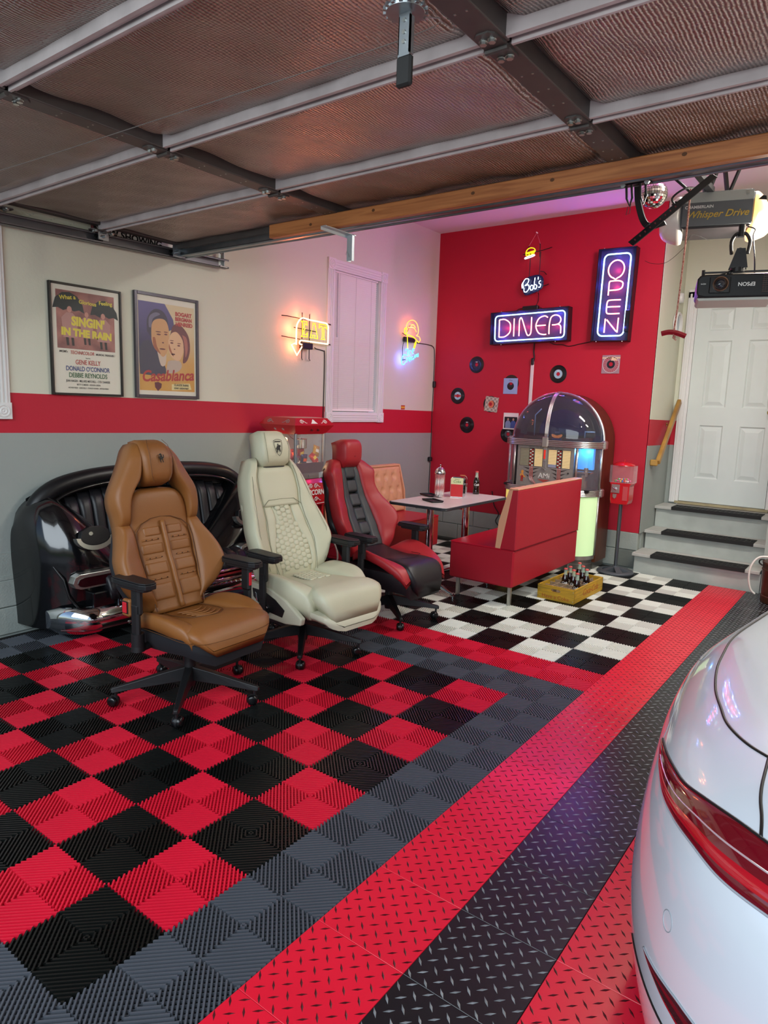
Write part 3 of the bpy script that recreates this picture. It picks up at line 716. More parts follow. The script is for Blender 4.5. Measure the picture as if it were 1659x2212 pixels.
for x in (.708, .81):
    m = MB(); m.cyl((x, 2.12, 2.49), (x, 2.105, 2.485), .011, n=6); m.build('bolt', BOLT, arm)
# emergency release rope and handle
rp_ = empty('release_handle'); rp_.parent = op; rp_.matrix_parent_inverse = op.matrix_world.inverted()
m = MB(); m.tube(bez([(.795, 2.88, 2.655), (.79, 2.9, 2.4), (.783, 2.9, 2.1), (.775, 2.9, 1.93), (.79, 2.9, 1.895)], 8), .0045, 6); m.build('rope', mat('red_braided_rope', '8e3a30', .8, var=.5, vscale=160, vcol='c8a090'), rp_)
m = MB(); m.tube(bez([(.715, 2.885, 1.93), (.745, 2.895, 1.938), (.775, 2.9, 1.937), (.805, 2.905, 1.928), (.833, 2.915, 1.916)], 4), .0135, 4); m.build('grip', mat('dark_red_plastic', '8a0f22', .4), rp_)
m = MB(); m.lathe([(.001,-.01),(.008,-.005),(.009,0),(.006,.006),(.001,.009)], 10, Matrix.Translation((.778, 2.9, 1.912))); m.build('knot', mat('red_braided_rope'), rp_, smooth=60)
# thin antenna wire
m = MB(); m.tube(bez([(.86, 3.1, 2.44), (.80, 2.98, 2.45), (.77, 2.95, 2.38), (.70, 2.92, 2.31), (.64, 2.88, 2.30), (.60, 2.86, 2.315)], 6), .0012, 5); o = m.build('antenna_wire', m_blk, op); o.matrix_parent_inverse = op.matrix_world.inverted()
# projector
pj = thing('projector', 'black ceiling projector with round lens hanging below the opener', 'projector', (1.039, 3.013, 2.185), math.radians(15))
pj.scale = (1.26, 1.26, 1.26)
PBK = mat('projector_black', '0c0c0f', .4, spec=.3); PGR = mat('projector_underside', 'b9bdb6', .5)
m = MB()
def pbody(u, v):
    return None
pr_ = [(-.152, -.03), (-.145, -.045), (-.12, -.052), (.12, -.052), (.145, -.045), (.152, -.03), (.152, .025), (.142, .038), (.12, .042), (-.12, .042), (-.142, .038), (-.152, .025)]
m.prism(pr_, Mx((0,0,0), (1,0,0), (0,0,1), (0,-1,0)), -.24, 0); m.build('case', PBK, pj, bevel=.006)
m = MB(); m.prism([(-.14, -.062), (.14, -.062), (.148, -.052), (-.148, -.052)], Mx((0,0,0), (1,0,0), (0,0,1), (0,-1,0)), -.235, -.012); m.build('underside', PGR, pj)
FP = Mx((0, -.001, 0), (1,0,0), (0,0,1), (0,-1,0))
m = MB(); m.prism([(-.105,-.035),(-.025,-.035),(-.025,.03),(-.105,.03)], FP, 0, .006); m.build('lens_bezel', mat('gloss_black', '0b0b0d', .12), pj, bevel=.003)
m = MB(); m.lathe([(.030,0),(.030,.012),(.026,.014),(.022,.006),(.0201,.004)], 28, FP @ Matrix.Translation((-.063, 0, .006))); m.build('lens_ring', mat('bronze_ring', '6e5648', .3, .8), pj, smooth=30)
m = MB(); m.lathe([(.022,.002),(.016,.009),(.009,.013),(.0005,.0145)], 24, FP @ Matrix.Translation((-.063, 0, .006))); m.build('lens', mat('lens_glass', '1c2430', .03, spec=1.0), pj, smooth=60)
text_obj('EPSON', .021, FP @ Matrix.Translation((.035, .0, .0)) @ Matrix.Rotation(PI, 4, 'Z'), mat('silver_print'), pj, depth=.0004, bold=.0004)
m = MB()
for k in range(9): m.box((.092, -.004, -.034+k*.0083), (.146, -.001, -.031+k*.0083))
for k in range(6): m.box((.095+k*.010, -.0045, -.036), (.097+k*.010, -.001, .036))
m.build('vent_grille', mat('vent_brown', '3a2a26', .5), pj)
text_obj('HDMI', .008, FP @ Matrix.Translation((-.128, .004, .0)) @ Matrix.Rotation(PI, 4, 'Z'), mat('silver_print'), pj, depth=.0004)
m = MB(); m.cyl((-.03, .02, .044), (-.03, .02, .05), .012, n=14); m.build('foot_dial', BLKP, pj)
m = MB(); m.box((-.135, .05, .056), (.135, .062, .062)); m.tube([(-.13, .056, .04), (-.13, .056, .07)], .007, 8); m.tube([(.13, .056, .04), (.13, .056, .07)], .007, 8); m.tube([(-.07, .02, .04), (.0, .06, .075)], .004, 6)
m.cyl((.0, .06, .058), (.0, .06, .075), .028, n=16); m.build('mount_bars', BLKP, pj)
m = MB(); m.prism([(-.035,.072),(.035,.072),(.02,.15),(-.012,.15)], Mx((0, .04, 0), (1,0,0), (0,0,1), (0,-1,0)), 0, .004); m.prism([(-.035,.072),(.035,.072),(.02,.15),(-.012,.15)], Mx((0, .085, 0), (1,0,0), (0,0,1), (0,-1,0)), 0, .004)
m.tube([(0, .035, .14), (0, .085, .14)], .012, 10); m.tube(bez([(-.03, .05, .13), (-.035, .06, .18), (-.02, .06, .21), (.0, .06, .215), (.02, .06, .21), (.035, .06, .18), (.03, .05, .13)], 4), .007, 8)
m.cyl((0, .06, .2), (0, .06, .248), .013, n=12); m.build('mount_joint', BLKP, pj, smooth=40)
m = MB(); m.tube(bez([(.02, .06, .24), (.05, .07, .23), (.045, .06, .2), (.06, .07, .12), (.07, .1, .05)], 6), .003, 6); m.build('power_cable', BLKP, pj)
# mirror ball
db = thing('disco_ball', 'mirrored disco ball hanging behind the opener arm', 'disco ball', (.325, 3.82, 2.935))
r = .086; m = MB(); n = MB(); nlat = 17
core = MB(); core.lathe([(max(.0005, r*.985*math.sin(PI*k/16)), r*.985*math.cos(PI*k/16)) for k in range(17)], 24); core.build('core', m_blk, db, smooth=180)
MIR = mat('mirror_tile', 'f0f0f0', .03, 1.0)
for k in range(1, nlat):
    th = PI*k/nlat; cnt = max(4, int(2*PI*math.sin(th)/(PI/nlat)))
    for q in range(cnt):
        ph = 2*PI*q/cnt; c = Vector((math.sin(th)*math.cos(ph), math.sin(th)*math.sin(ph), math.cos(th))); e1 = Vector((-math.sin(ph), math.cos(ph), 0)); e2 = c.cross(e1)
        jit = Vector((random.uniform(-.05,.05), random.uniform(-.05,.05), random.uniform(-.05,.05))); cc = (c+jit).normalized(); e1 = (e1-cc*e1.dot(cc)).normalized(); e2 = cc.cross(e1)
        h1 = r*math.sin(th)*PI/cnt*.88; h2 = r*PI/nlat/2*.88; o_ = c*(r+.001)
        n.add([o_-e1*h1-e2*h2, o_+e1*h1-e2*h2, o_+e1*h1+e2*h2, o_-e1*h1+e2*h2], [(0,1,2,3)])
n.build('mirror_tiles', MIR, db)
m = MB(); m.cyl((0, 0, r), (0, 0, r+.03), .012, n=10); m.cyl((0, 0, r+.03), (0, 0, ZC-2.935), .002, n=5); m.build('hanger', BLKP, db)
# party light head with warning label at the top right
pl2 = thing('party_light', 'dark boxy party light with a yellow warning triangle, at the top right', 'party light', (1.21, 3.50, 2.86), math.radians(40))
m = MB(); m.cbox((0, 0, 0), (.17, .12, .13), ch=.012); m.build('head', mat('party_light_grey', '4a444c', .45), pl2)
m = MB(); m.prism([(-.085, -.10), (-.078, -.10), (-.070, .12), (-.085, .12)], Mx((0,0,0), (1,0,0), (0,0,1), (0,-1,0)), -.02, .06); m.cyl((0, 0, .065), (0, 0, .545), .012, n=8); m.build('yoke', BLKP, pl2)
F2 = Mx((-.03, -.061, 0), (1,0,0), (0,0,1), (0,-1,0)); m = MB(); m.prism([(-.026, -.022), (.026, 0), (-.026, .024)], F2, 0, .001); w1 = m.build('warning_label', mat('warning_yellow', 'd9b422', .5), pl2)
m = MB(); m.prism([(-.008+.006*math.cos(a*PI/4), .006*math.sin(a*PI/4)) for a in range(8)], F2, .001, .002); m.build('symbol', m_blk, w1)
# ================================================================ CHAIRS
def sampler(rows, n):
    """rows: list of tuples; first entry is the station. Smoothly resampled at n+1 stations"""
    P = [tuple(r) for r in rows]; out = []
    s0, s1 = P[0][0], P[-1][0]
    for q in range(n+1):
        s = s0+(s1-s0)*q/n; i = 0
        while i < len(P)-2 and P[i+1][0] < s: i += 1
        p0 = P[max(i-1,0)]; p1 = P[i]; p2 = P[i+1]; p3 = P[min(i+2,len(P)-1)]; d = p2[0]-p1[0]; t = (s-p1[0])/d
        r = [s]
        for k in range(1, len(p1)):
            m1 = (p2[k]-p0[k])/(p2[0]-p0[0])*d; m2 = (p3[k]-p1[k])/(p3[0]-p1[0])*d
            t2, t3 = t*t, t*t*t; r.append((2*t3-3*t2+1)*p1[k]+(t3-2*t2+t)*m1+(-2*t3+3*t2)*p2[k]+(t3-t2)*m2)
        out.append(r)
    return out
def cushion(mb, rows, frame, bulge=.02, depth=.06, n=26, m=12, endr=6, pe=4, e0=1, e1=1):
    """rows of (s, yL, yR, wL, wR); frame(s, y, w)->xyz. A padded strip with rounded edges"""
    R = sampler(rows, n); vs = []; fs = []; K = m+1+4
    for i, (s, yl, yr, wl_, wr_) in enumerate(R):
        v = i/n; ev = 1.0
        if v < .5 and e0: ev = (1-(1-2*v)**endr)**.5
        if v >= .5 and e1: ev = (1-(2*v-1)**endr)**.5
        ring = []
        for j in range(m+1):
            t = j/m; pf = max(0, 1-abs(2*t-1)**pe)**.5; y = yl+(yr-yl)*t; w_ = wl_+(wr_-wl_)*t
            ring.append(frame(s, y, w_ - (1-ev)*min(depth, .03) + bulge*(pf*ev)))
        dw = wr_-depth*.45; ring.append(frame(s, yr, dw)); ring.append(frame(s, yr+(yl-yr)*.06, wr_-depth)); ring.append(frame(s, yl+(yr-yl)*.06, wl_-depth)); ring.append(frame(s, yl, wl_-depth*.45))
        vs += ring
    for i in range(n):
        for j in range(K): fs.append((i*K+j, i*K+(j+1)%K, (i+1)*K+(j+1)%K, (i+1)*K+j))
    fs.append(tuple(range(K))[::-1]); fs.append(tuple(n*K+k for k in range(K)))
    mb.add(vs, fs); return mb
def mir(rows): return [(s, -yr, -yl, wr_, wl_) for (s, yl, yr, wl_, wr_) in rows]
def prof(pts):
    def f(z):
        z = max(pts[0][0], min(pts[-1][0], z))
        for a, b in zip(pts, pts[1:]):
            if z <= b[0]: t = (z-a[0])/(b[0]-a[0]); t = t*t*(3-2*t)*.3+t*.7; return a[1]+(b[1]-a[1])*t
        return pts[-1][1]
    return f
CPL = mat('chair_black_plastic', '161618', .45, bump=.1, bscale=400)
WHM = mat('caster_black', '0d0d0f', .25)
CHR = mat('chrome', 'd6d8da', .08, 1.0)
def star_base(t, r, a0, hub_r=.035, lean=0, zleg=.115):
    """five-star base on casters; every leg, caster and the column is its own part"""
    m = MB(); m.cyl((0,0,.10), (0,0,.20), hub_r, hub_r*.8, 18); m.cyl((0,0,.06), (0,0,.10), hub_r*.8, hub_r, 18); m.build('base_hub', CPL, t, smooth=40)
    m = MB(); m.cyl((0,0,.19), (0,0,.36), .024, n=16); m.cyl((0,0,.19), (0,0,.27), .03, n=16); m.build('gas_column', CPL, t, smooth=40)
    for k in range(5):
        a = math.radians(a0+72*k); d = Vector((math.cos(a), math.sin(a), 0)); n_ = Vector((-d.y, d.x, 0)); m = MB()
        def sec(x, w1, z0, z1, w2): 
            return [d*x-n_*w1+Vector((0,0,z0)), d*x+n_*w1+Vector((0,0,z0)), d*x+n_*w2+Vector((0,0,z1)), d*x-n_*w2+Vector((0,0,z1))]
        R_ = [sec(.02, .026, .095, .165, .020), sec(.12, .023, .09, .148, .017), sec(r*.75, .018, .082, .118, .013), sec(r+.012, .015, .074, .098, .010), sec(r+.022, .011, .076, .092, .008)]
        vs = [p for s in R_ for p in s]; fs = [(0,1,2,3)[::-1], (16,17,18,19)]
        for i in range(4):
            for q in range(4): fs.append((i*4+q, i*4+(q+1)%4, (i+1)*4+(q+1)%4, (i+1)*4+q))
        m.add(vs, fs); lg = m.build('leg', CPL, t, bevel=.003)
        c = empty('caster'); c.parent = t; sw = a+1.3+k*.7; c.location = d*r
        w_ = MB(); ax = Vector((math.cos(sw), math.sin(sw), 0)); fw = Vector((-ax.y, ax.x, 0)); cc = fw*.012+Vector((0,0,.0265))
        for sg in (-1, 1):
            w_.lathe([(.0005,.0255),(.012,.0255),(.019,.024),(.0245,.019),(.0262,.012),(.0262,.004),(.02,.002),(.0005,.002)], 20, Mx(cc, fw, Vector((0,0,1)), ax*sg))
        w_.build('wheel', WHM, c, smooth=40)
        h = MB(); h.lathe([(.0275,-.004),(.0285,0),(.0275,.004)], 16, Mx(cc, fw, Vector((0,0,1)), ax), a0=.2, a1=PI*.85); h.cyl(cc-ax*.006, cc+ax*.006, .0285, n=14); h.cyl((0,0,.03), (0,0,.078), .007, n=8); h.build('fork', CPL, c, smooth=40)
def armrest(t, y, x0, z, tag_col, post_x, sgn, blank=True, zb=.37):
    a = empty('armrest'); a.parent = t
    m = MB(); pad = [(-.125,-.040),(-.095,-.048),(.09,-.046),(.125,-.034),(.132,-.008),(.128,.02),(.10,.042),(-.09,.046),(-.12,.038),(-.132,.01)]
    M_ = Matrix.Translation((x0, y, 0)); m.prism(pad, M_, z-.028, z-.004); m.prism([(p[0]*.96, p[1]*.92) for p in pad], M_, z-.004, z+.003); m.prism([(p[0]*.8, p[1]*.8) for p in pad], M_, z-.042, z-.028); m.build('arm_pad', CPL, a, bevel=.005)
    m = MB(); m.cbox((post_x, y+sgn*.005, z-.10), (.062, .032, .13), ch=.01); m.cbox((post_x, y+sgn*.012, (z-.13+zb)/2+.0), (.052, .026, z-.13-zb+.04), ch=.009); m.build('arm_post', CPL, a)
    m = MB(); m.tube(bez([(post_x, y+sgn*.012, zb+.05), (post_x, y+sgn*.012, zb-.01), (post_x-.01, y*.93, zb-.03), (post_x-.02, y*.5, zb-.02), (post_x-.02, y*.2, zb-.02)], 5), .018, 8); m.build('arm_bracket', CPL, a, smooth=50)
    if tag_col:
        m = MB(); m.cbox((post_x+.034, y-.0, z-.10), (.006, .018, .07), ch=.002); m.build('height_button', tag_col, a)
# ---------------- brown chair
TAN = mat('tan_leather', '865529', .42, bump=.22, bscale=420, var=.06, vscale=3); TANT = mat('tan_thread', 'c09a68', .7); TSUE = mat('tan_seam', '5a3514', .6); DKF = mat('dark_charcoal_felt', '14151a', .85)
c1 = thing('office_chair', 'tan leather racing style office chair with ribbed centre and horse emblem', 'chair', (-.928, 1.022, 0), math.radians(2), group='car seat office chairs')
bx = prof([(.44,-.075),(.50,-.102),(.63,-.150),(.73,-.192),(.88,-.240),(1.05,-.262),(1.19,-.275),(1.29,-.305)])
fb = lambda s, y, w_: (bx(s)+w_*.97-.10*max(0, abs(y)-.12)*0, y, s+w_*.22)
armU = [(.862,.178,.230,.036,.036),(.92,.176,.236,.040,.032),(.965,.172,.244,.043,.026),(1.01,.160,.244,.045,.022),(1.05,.135,.232,.045,.02),(1.09,.106,.210,.045,.015),(1.14,.092,.180,.042,.01),(1.20,.085,.146,.036,.003),(1.25,.078,.112,.024,-.004),(1.278,.058,.078,.008,-.012)]
lowB = [(.455,.12,.155,.02,.0),(.505,.135,.19,.03,.01),(.54,.145,.235,.035,.04),(.60,.155,.283,.03,.075),(.65,.16,.302,.03,.085),(.71,.163,.298,.03,.08),(.76,.166,.277,.028,.068),(.80,.166,.256,.028,.055),(.84,.168,.238,.030,.042),(.885,.178,.230,.035,.036)]
for rows in (armU, mir(armU)): m = MB(); cushion(m, rows, fb, .022, .09, 30, 12); m.build('shoulder_bolster', TAN, c1, smooth=180)
for rows in (lowB, mir(lowB)): m = MB(); cushion(m, rows, fb, .022, .09, 30, 12); m.build('side_bolster', TAN, c1, smooth=180)
m = MB(); cushion(m, [(1.055,-.05,.05,.03,.03),(1.08,-.075,.075,.045,.045),(1.14,-.088,.088,.050,.050),(1.20,-.090,.090,.046,.046),(1.25,-.080,.080,.032,.032),(1.290,-.058,.058,.004,.004)], fb, .026, .10, 26, 14); hd = m.build('headrest', TAN, c1, smooth=180)
m = MB(); cushion(m, [(.80,-.172,.172,.012,.012),(.88,-.182,.182,.014,.014),(.95,-.175,.175,.014,.014),(1.0,-.155,.155,.012,.012),(1.035,-.115,.115,.008,.008),(1.05,-.06,.06,0,0)], fb, .018, .07, 24, 14, e0=0); m.build('upper_pad', TAN, c1, smooth=180)
m = MB(); cushion(m, [(.45,-.145,.145,.02,.02),(.55,-.15,.15,.022,.022),(.66,-.158,.158,.024,.024),(.79,-.166,.166,.024,.024),(.835,-.155,.155,.024,.024),(.87,-.118,.118,.022,.022),(.895,-.05,.05,.016,.016)], fb, .012, .07, 26, 14, e0=0); rp = m.build('ribbed_panel', TAN, c1, smooth=180)
for (z0, z1) in ((.50,.592),(.622,.690),(.720,.778),(.806,.856)):
    for sg in (-1, 1):
        hw = .150 if z0 < .8 else .118
        rows = [(z0, .016, hw-.004, .030, .028),(z0+(z1-z0)*.5, .016, hw, .030, .028),(z1, .016, hw-.004, .030, .028)]
        m = MB(); cushion(m, rows if sg > 0 else mir(rows), fb, .010, .02, 10, 12, endr=10, pe=12); m.build('rib_pad', TAN, rp, smooth=180)
for z in (.607, .705, .792):
    for sg in (-1, 1):
        rows = [(z-.011, .02, .148, .028, .026),(z, .02, .15, .028, .026),(z+.011, .02, .148, .028, .026)]
        m = MB(); cushion(m, rows if sg > 0 else mir(rows), fb, .010, .02, 4, 8, endr=4); m.build('perforated_strip', TAN, rp, smooth=180)
        for q in range(3):
            p = fb(z, sg*(.045+.035*q), .0395); m = MB(); m.cyl((p[0], p[1], p[2]), (p[0]+.001, p[1], p[2]), .0032, n=6); m.build('perforation', mat('dark_hole', '1c0f06', .8), rp)
m = MB(); m.tube([fb(z, 0, .042) for z in [.46+.022*k for k in range(20)]], .0125, 10); m.build('centre_spine', TAN, rp, smooth=180)
m = MB()
for sg in (-1, 1):
    m.tube([fb(z, sg*y, w_) for z, y, w_ in [(1.07,.045,.070),(1.10,.058,.078),(1.15,.064,.082),(1.20,.066,.082),(1.25,.06,.070),(1.278,.045,.052)]], .0014, 5)
    m.tube([fb(z, sg*y, w_) for z, y, w_ in [(.46,.146,.03),(.55,.152,.034),(.66,.159,.036),(.79,.166,.038),(.835,.156,.038),(.87,.12,.036),(.893,.06,.032),(.899,.0,.03)]], .0028, 5)
m.build('piping', TSUE, c1)
m = MB(); rows = [(.40,-.17,.17,-.07,-.07),(.5,-.22,.22,-.05,-.05),(.60,-.278,.278,-.02,-.02),(.70,-.288,.288,-.02,-.02),(.80,-.25,.25,-.03,-.03),(.88,-.22,.22,-.035,-.035),(1.0,-.225,.225,-.04,-.04),(1.06,-.205,.205,-.04,-.04)]
cushion(m, rows, fb, .005, .05, 20, 10); m.build('back_shell', DKF, c1, smooth=180)
m = MB(); m.box((-.345, -.06, 1.035), (-.335, .05, 1.052)); m.build('belt_guide', mat('pale_trim', 'd8d8d4', .3), c1)
# prancing horse emblem as a flat badge on the headrest
HORSE = [(-.2,-1),(-.05,-.9),(-.12,-.6),(.02,-.3),(.25,-.45),(.35,-.75),(.5,-.95),(.35,-.95),(.22,-.7),(.1,-.5),(-.15,-.75),(-.35,-.55),(-.3,-.25),(-.45,-.05),(-.35,.1),(-.55,.05),(-.8,.1),(-.62,.2),(-.35,.25),(-.3,.45),(-.6,.45),(-.7,.65),(-.5,.6),(-.25,.6),(-.35,.8),(-.2,1),(-.1,.85),(.1,.75),(.22,.5),(.2,.25),(.3,0),(.2,-.2),(.5,0),(.55,.35),(.45,.6),(.7,.45),(.75,.05),(.55,-.25),(.3,-.3),(.05,-.35),(-.05,-.55)]
def outline_badge(poly, sc, M_, mt, par, name='emblem', d=.0015):
    m = MB(); m.prism([(x*sc, y*sc) for x, y in poly], M_, 0, d); return m.build(name, mt, par)
p = fb(1.185, 0, .081); MH = Mx(p, (0,1,0), (-.2,0,.98), (.98,0,.2))
m = MB()
hp = [[(-.3,-1),(-.15,-.9),(-.2,-.55),(.05,-.25),(-.1,-.05),(-.4,-.35),(-.35,-.6)],[(.35,-1),(.5,-.9),(.32,-.55),(.35,-.2),(.1,-.15),(.15,-.5)],[(-.15,-.3),(.35,-.25),(.4,.1),(.15,.35),(-.2,.35),(-.3,.0)],[(-.2,.2),(.2,.3),(.15,.75),(-.15,.95),(-.4,.75),(-.6,.65),(-.5,.5),(-.15,.55)],[(-.25,.1),(-.2,.3),(-.7,.35),(-.85,.15),(-.7,.15),(-.6,.25)],[(-.25,-.05),(-.3,.1),(-.65,-.05),(-.6,-.2),(-.5,-.1)],[(.3,-.2),(.6,.0),(.7,.4),(.55,.7),(.45,.6),(.55,.35),(.45,.1),(.25,.0)]]
for q in hp: m.prism([(x*.024, y*.024) for x, y in q], MH, 0, .0015)
m.build('horse_emblem', m_blk, hd)
# seat
sz = prof([(-.20,.445),(-.05,.440),(.10,.452),(.25,.468),(.33,.455),(.375,.43)])
fs_ = lambda s, y, w_: (s, y, sz(s)+w_)
m = MB(); cushion(m, [(-.16,-.15,.15,0,0),(.0,-.165,.165,-.01,-.01),(.12,-.17,.17,-.005,-.005),(.20,-.175,.175,.0,.0),(.255,-.225,.225,-.004,-.004),(.30,-.240,.240,-.006,-.006),(.345,-.215,.215,-.012,-.012),(.372,-.165,.165,-.030,-.030)], fs_, .014, .060, 26, 16, e0=0, endr=5); sc_ = m.build('seat_pad', TAN, c1, smooth=180)
sb = [(-.14,.13,.205,.0,-.01),(-.05,.145,.248,.005,.035),(.05,.155,.262,.005,.042),(.15,.16,.264,.0,.030),(.22,.165,.258,-.004,.008),(.275,.17,.246,-.010,-.006),(.305,.175,.235,-.018,-.020)]
for rows in (sb, mir(sb)): m = MB(); cushion(m, rows, fs_, .018, .062, 26, 12, endr=5); m.build('seat_bolster', TAN, c1, smooth=180)
for k in range(5):
    m = MB(); xx = .02+.035*k; m.tube(bez([(xx-.015, -.075, sz(xx)+.012), (xx+.02, -.03, sz(xx+.02)+.016), (xx+.028, .0, sz(xx+.028)+.016), (xx+.02, .03, sz(xx+.02)+.016), (xx-.015, .075, sz(xx)+.012)], 4), .004, 6); m.build('seat_rib', TAN, sc_, smooth=180)
m = MB(); m.tube(bez([(-.1, -.10, .452), (.02, -.12, .458), (.13, -.10, .468), (.19, -.04, .477), (.2, 0, .479), (.19, .04, .477), (.13, .10, .468), (.02, .12, .458), (-.1, .10, .452)], 6), .0025, 5); m.tube(bez([(-.1, -.262, .425), (.15, -.276, .43), (.27, -.265, .42), (.335, -.225, .412), (.37, -.16, .412), (.383, 0, .412), (.37, .16, .412), (.335, .225, .412), (.27, .265, .42), (.15, .276, .43)], 6), .0012, 5); m.build('stitching', TSUE, c1)
m = MB(); cushion(m, [(-.17,-.20,.20,-.045,-.045),(0,-.252,.252,-.036,-.036),(.2,-.256,.256,-.040,-.040),(.32,-.225,.225,-.050,-.050),(.358,-.165,.165,-.056,-.056)], fs_, 0, .090, 16, 10, endr=4); m.build('seat_base', DKF, c1, smooth=50)
m = MB(); m.cbox((.02, 0, .345), (.22, .16, .05), ch=.012); m.build('tilt_mechanism', CPL, c1)
star_base(c1, .352, -49)
REDB = mat('red_button', 'c0202c', .35)
armrest(c1, -.305, .0, .672, None, .02, -1); armrest(c1, .315, .05, .672, REDB, .075, 1)
m = MB(); m.tube([(.02, -.31, .36), (.02, -.31, .42)], .03, 14); m.cyl((.02, -.31, .335), (.02, -.31, .36), .032, .03, n=14); m.build('post_socket', CPL, c1, smooth=40)
bk2 = empty('belt_buckle'); bk2.parent = c1; m = MB(); m.cbox((-.09, -.285, .515), (.058, .03, .085), ch=.01); m.build('buckle_case', TAN, bk2); m = MB(); m.cbox((-.087, -.303, .520), (.03, .006, .052), ch=.002); m.build('release_button', REDB, bk2); m = MB(); m.box((-.11, -.301, .49), (-.066, -.3, .55)); m.build('case_face', CPL, bk2)
# ---------------- white chair
IV = mat('ivory_leather', 'c3c1a6', .45, bump=.2, bscale=420, var=.05, vscale=3); IVT = mat('olive_thread', '74755e', .7); IVP = mat('ivory_plastic', 'c4c1aa', .4)
c2 = thing('office_chair', 'ivory leather sports seat office chair with hexagon quilting and shield emblem', 'chair', (-.98, 1.905, 0), math.radians(-5), group='car seat office chairs')
bx2 = prof([(.42,-.05),(.50,-.08),(.62,-.125),(.76,-.19),(.887,-.245),(1.05,-.295),(1.20,-.318),(1.33,-.345)])
fw2 = lambda s, y, w_: (bx2(s)+w_*.95, y, s+w_*.28)
ob = [(.44,.135,.20,.0,-.02),(.50,.15,.235,.01,.02),(.58,.165,.270,.015,.055),(.64,.170,.290,.015,.07),(.71,.162,.290,.015,.07),(.78,.15,.274,.015,.058),(.87,.145,.250,.015,.042),(.95,.155,.238,.018,.03),(1.04,.150,.212,.02,.015),(1.11,.132,.178,.02,.0),(1.16,.11,.15,.01,-.01)]
for rows in (ob, mir(ob)): m = MB(); cushion(m, rows, fw2, .02, .11, 34, 12); m.build('side_bolster', IV, c2, smooth=180)
m = MB(); cushion(m, [(.86,-.15,.15,.016,.016),(.90,-.15,.15,.018,.018),(.98,-.16,.16,.018,.018),(1.06,-.148,.148,.016,.016),(1.11,-.125,.125,.008,.008)], fw2, .014, .08, 20, 14, e0=0); m.build('upper_pad', IV, c2, smooth=180)
ip = [(.44,.115,.145,.012,.012),(.50,.118,.158,.018,.018),(.58,.135,.172,.02,.022),(.65,.118,.175,.02,.022),(.72,.088,.165,.02,.022),(.80,.072,.15,.02,.022),(.89,.08,.14,.018,.018)]
for rows in (ip, mir(ip)): m = MB(); cushion(m, rows, fw2, .008, .06, 24, 8); m.build('inner_pad', IV, c2, smooth=180)
m = MB(); cushion(m, [(.44,-.115,.115,.012,.012),(.50,-.118,.118,.018,.018),(.58,-.135,.135,.018,.018),(.65,-.118,.118,.018,.018),(.72,-.088,.088,.018,.018),(.80,-.072,.072,.018,.018),(.89,-.08,.08,.014,.014)], fw2, .004, .06, 24, 8); hp_ = m.build('quilted_panel', IV, c2, smooth=180)
def hexes(par, fr, s0, s1, hw, sz_, w0, nm='hexagon'):
    H = sz_*.66; G = .90
    hx = [(-.5,0),(-.28,.5),(.28,.5),(.5,0),(.28,-.5),(-.28,-.5)]
    for q in range(-6, 7):
        y = q*sz_*.80; s = s0+(H/2 if q % 2 else 0)
        while s < s1:
            if abs(y)+sz_*.40 < hw(s):
                m = MB(); R_ = []
                for k, dw in ((.97, 0), (.90, .0042), (.70, .0062), (.35, .0070)): R_ += [fr(s+b*H*k, y+a*sz_*k, w0+dw) for a, b in hx]
                m.add(R_, [tuple(18+i for i in range(6))]+[(r*6+i, r*6+(i+1)%6, (r+1)*6+(i+1)%6, (r+1)*6+i) for r in range(3) for i in range(6)])
                m.build(nm, IV, par, smooth=180)
            s += H
hwf = lambda s: (.126 if s < .5 else .142 if s < .61 else .130 if s < .68 else .104 if s < .75 else .088)
hexes(hp_, fw2, .50, .885, hwf, .046, .0190)
m = MB(); cushion(m, [(1.095,-.080,.080,.03,.03),(1.13,-.105,.105,.045,.045),(1.19,-.112,.112,.05,.05),(1.25,-.103,.103,.04,.04),(1.30,-.084,.084,.02,.02),(1.325,-.06,.06,-.005,-.005)], fw2, .02, .13, 24, 14); h2 = m.build('headrest', IV, c2, smooth=180)
m = MB(); cushion(m, [(1.065,-.082,.082,.0,.0),(1.085,-.085,.085,.012,.012),(1.105,-.08,.08,.012,.012)], fw2, .004, .06, 6, 8); m.build('belt_slot', CPL, c2, smooth=60)
p = fw2(1.20, 0, .0715); MS = Mx(p, (0,1,0), (-.25,0,.97), (.97,0,.25)); m = MB()
sh = [(-.72,.85),(-.3,.98),(0,1.0),(.3,.98),(.72,.85),(.72,.35),(.6,-.25),(.35,-.72),(0,-1),(-.35,-.72),(-.6,-.25),(-.72,.35)]
q_ = [MS @ Vector((x*.042, y*.052, .001)) for x, y in sh]; m.tube(q_, .0014, 5, closed=True)
bull = [[(-.45,-.1),(-.1,.25),(.25,.3),(.3,.0),(.1,-.2),(-.25,-.35)],[(.05,.2),(.4,.35),(.42,.1),(.25,.0)],[(-.3,-.3),(-.1,-.2),(-.3,-.6),(-.42,-.58)],[(.1,-.15),(.3,-.05),(.3,-.5),(.18,-.5)],[(-.1,.2),(.1,.3),(.05,.5),(-.08,.45)]]
for b in bull: m.prism([(x*.042, y*.052) for x, y in b], MS, 0, .0015)
m.prism([(x*.042, y*.052) for x, y in [(-.55,.68),(.55,.68),(.55,.78),(-.55,.78)]], MS, 0, .0015)
m.build('shield_emblem', m_blk, h2)
m = MB()
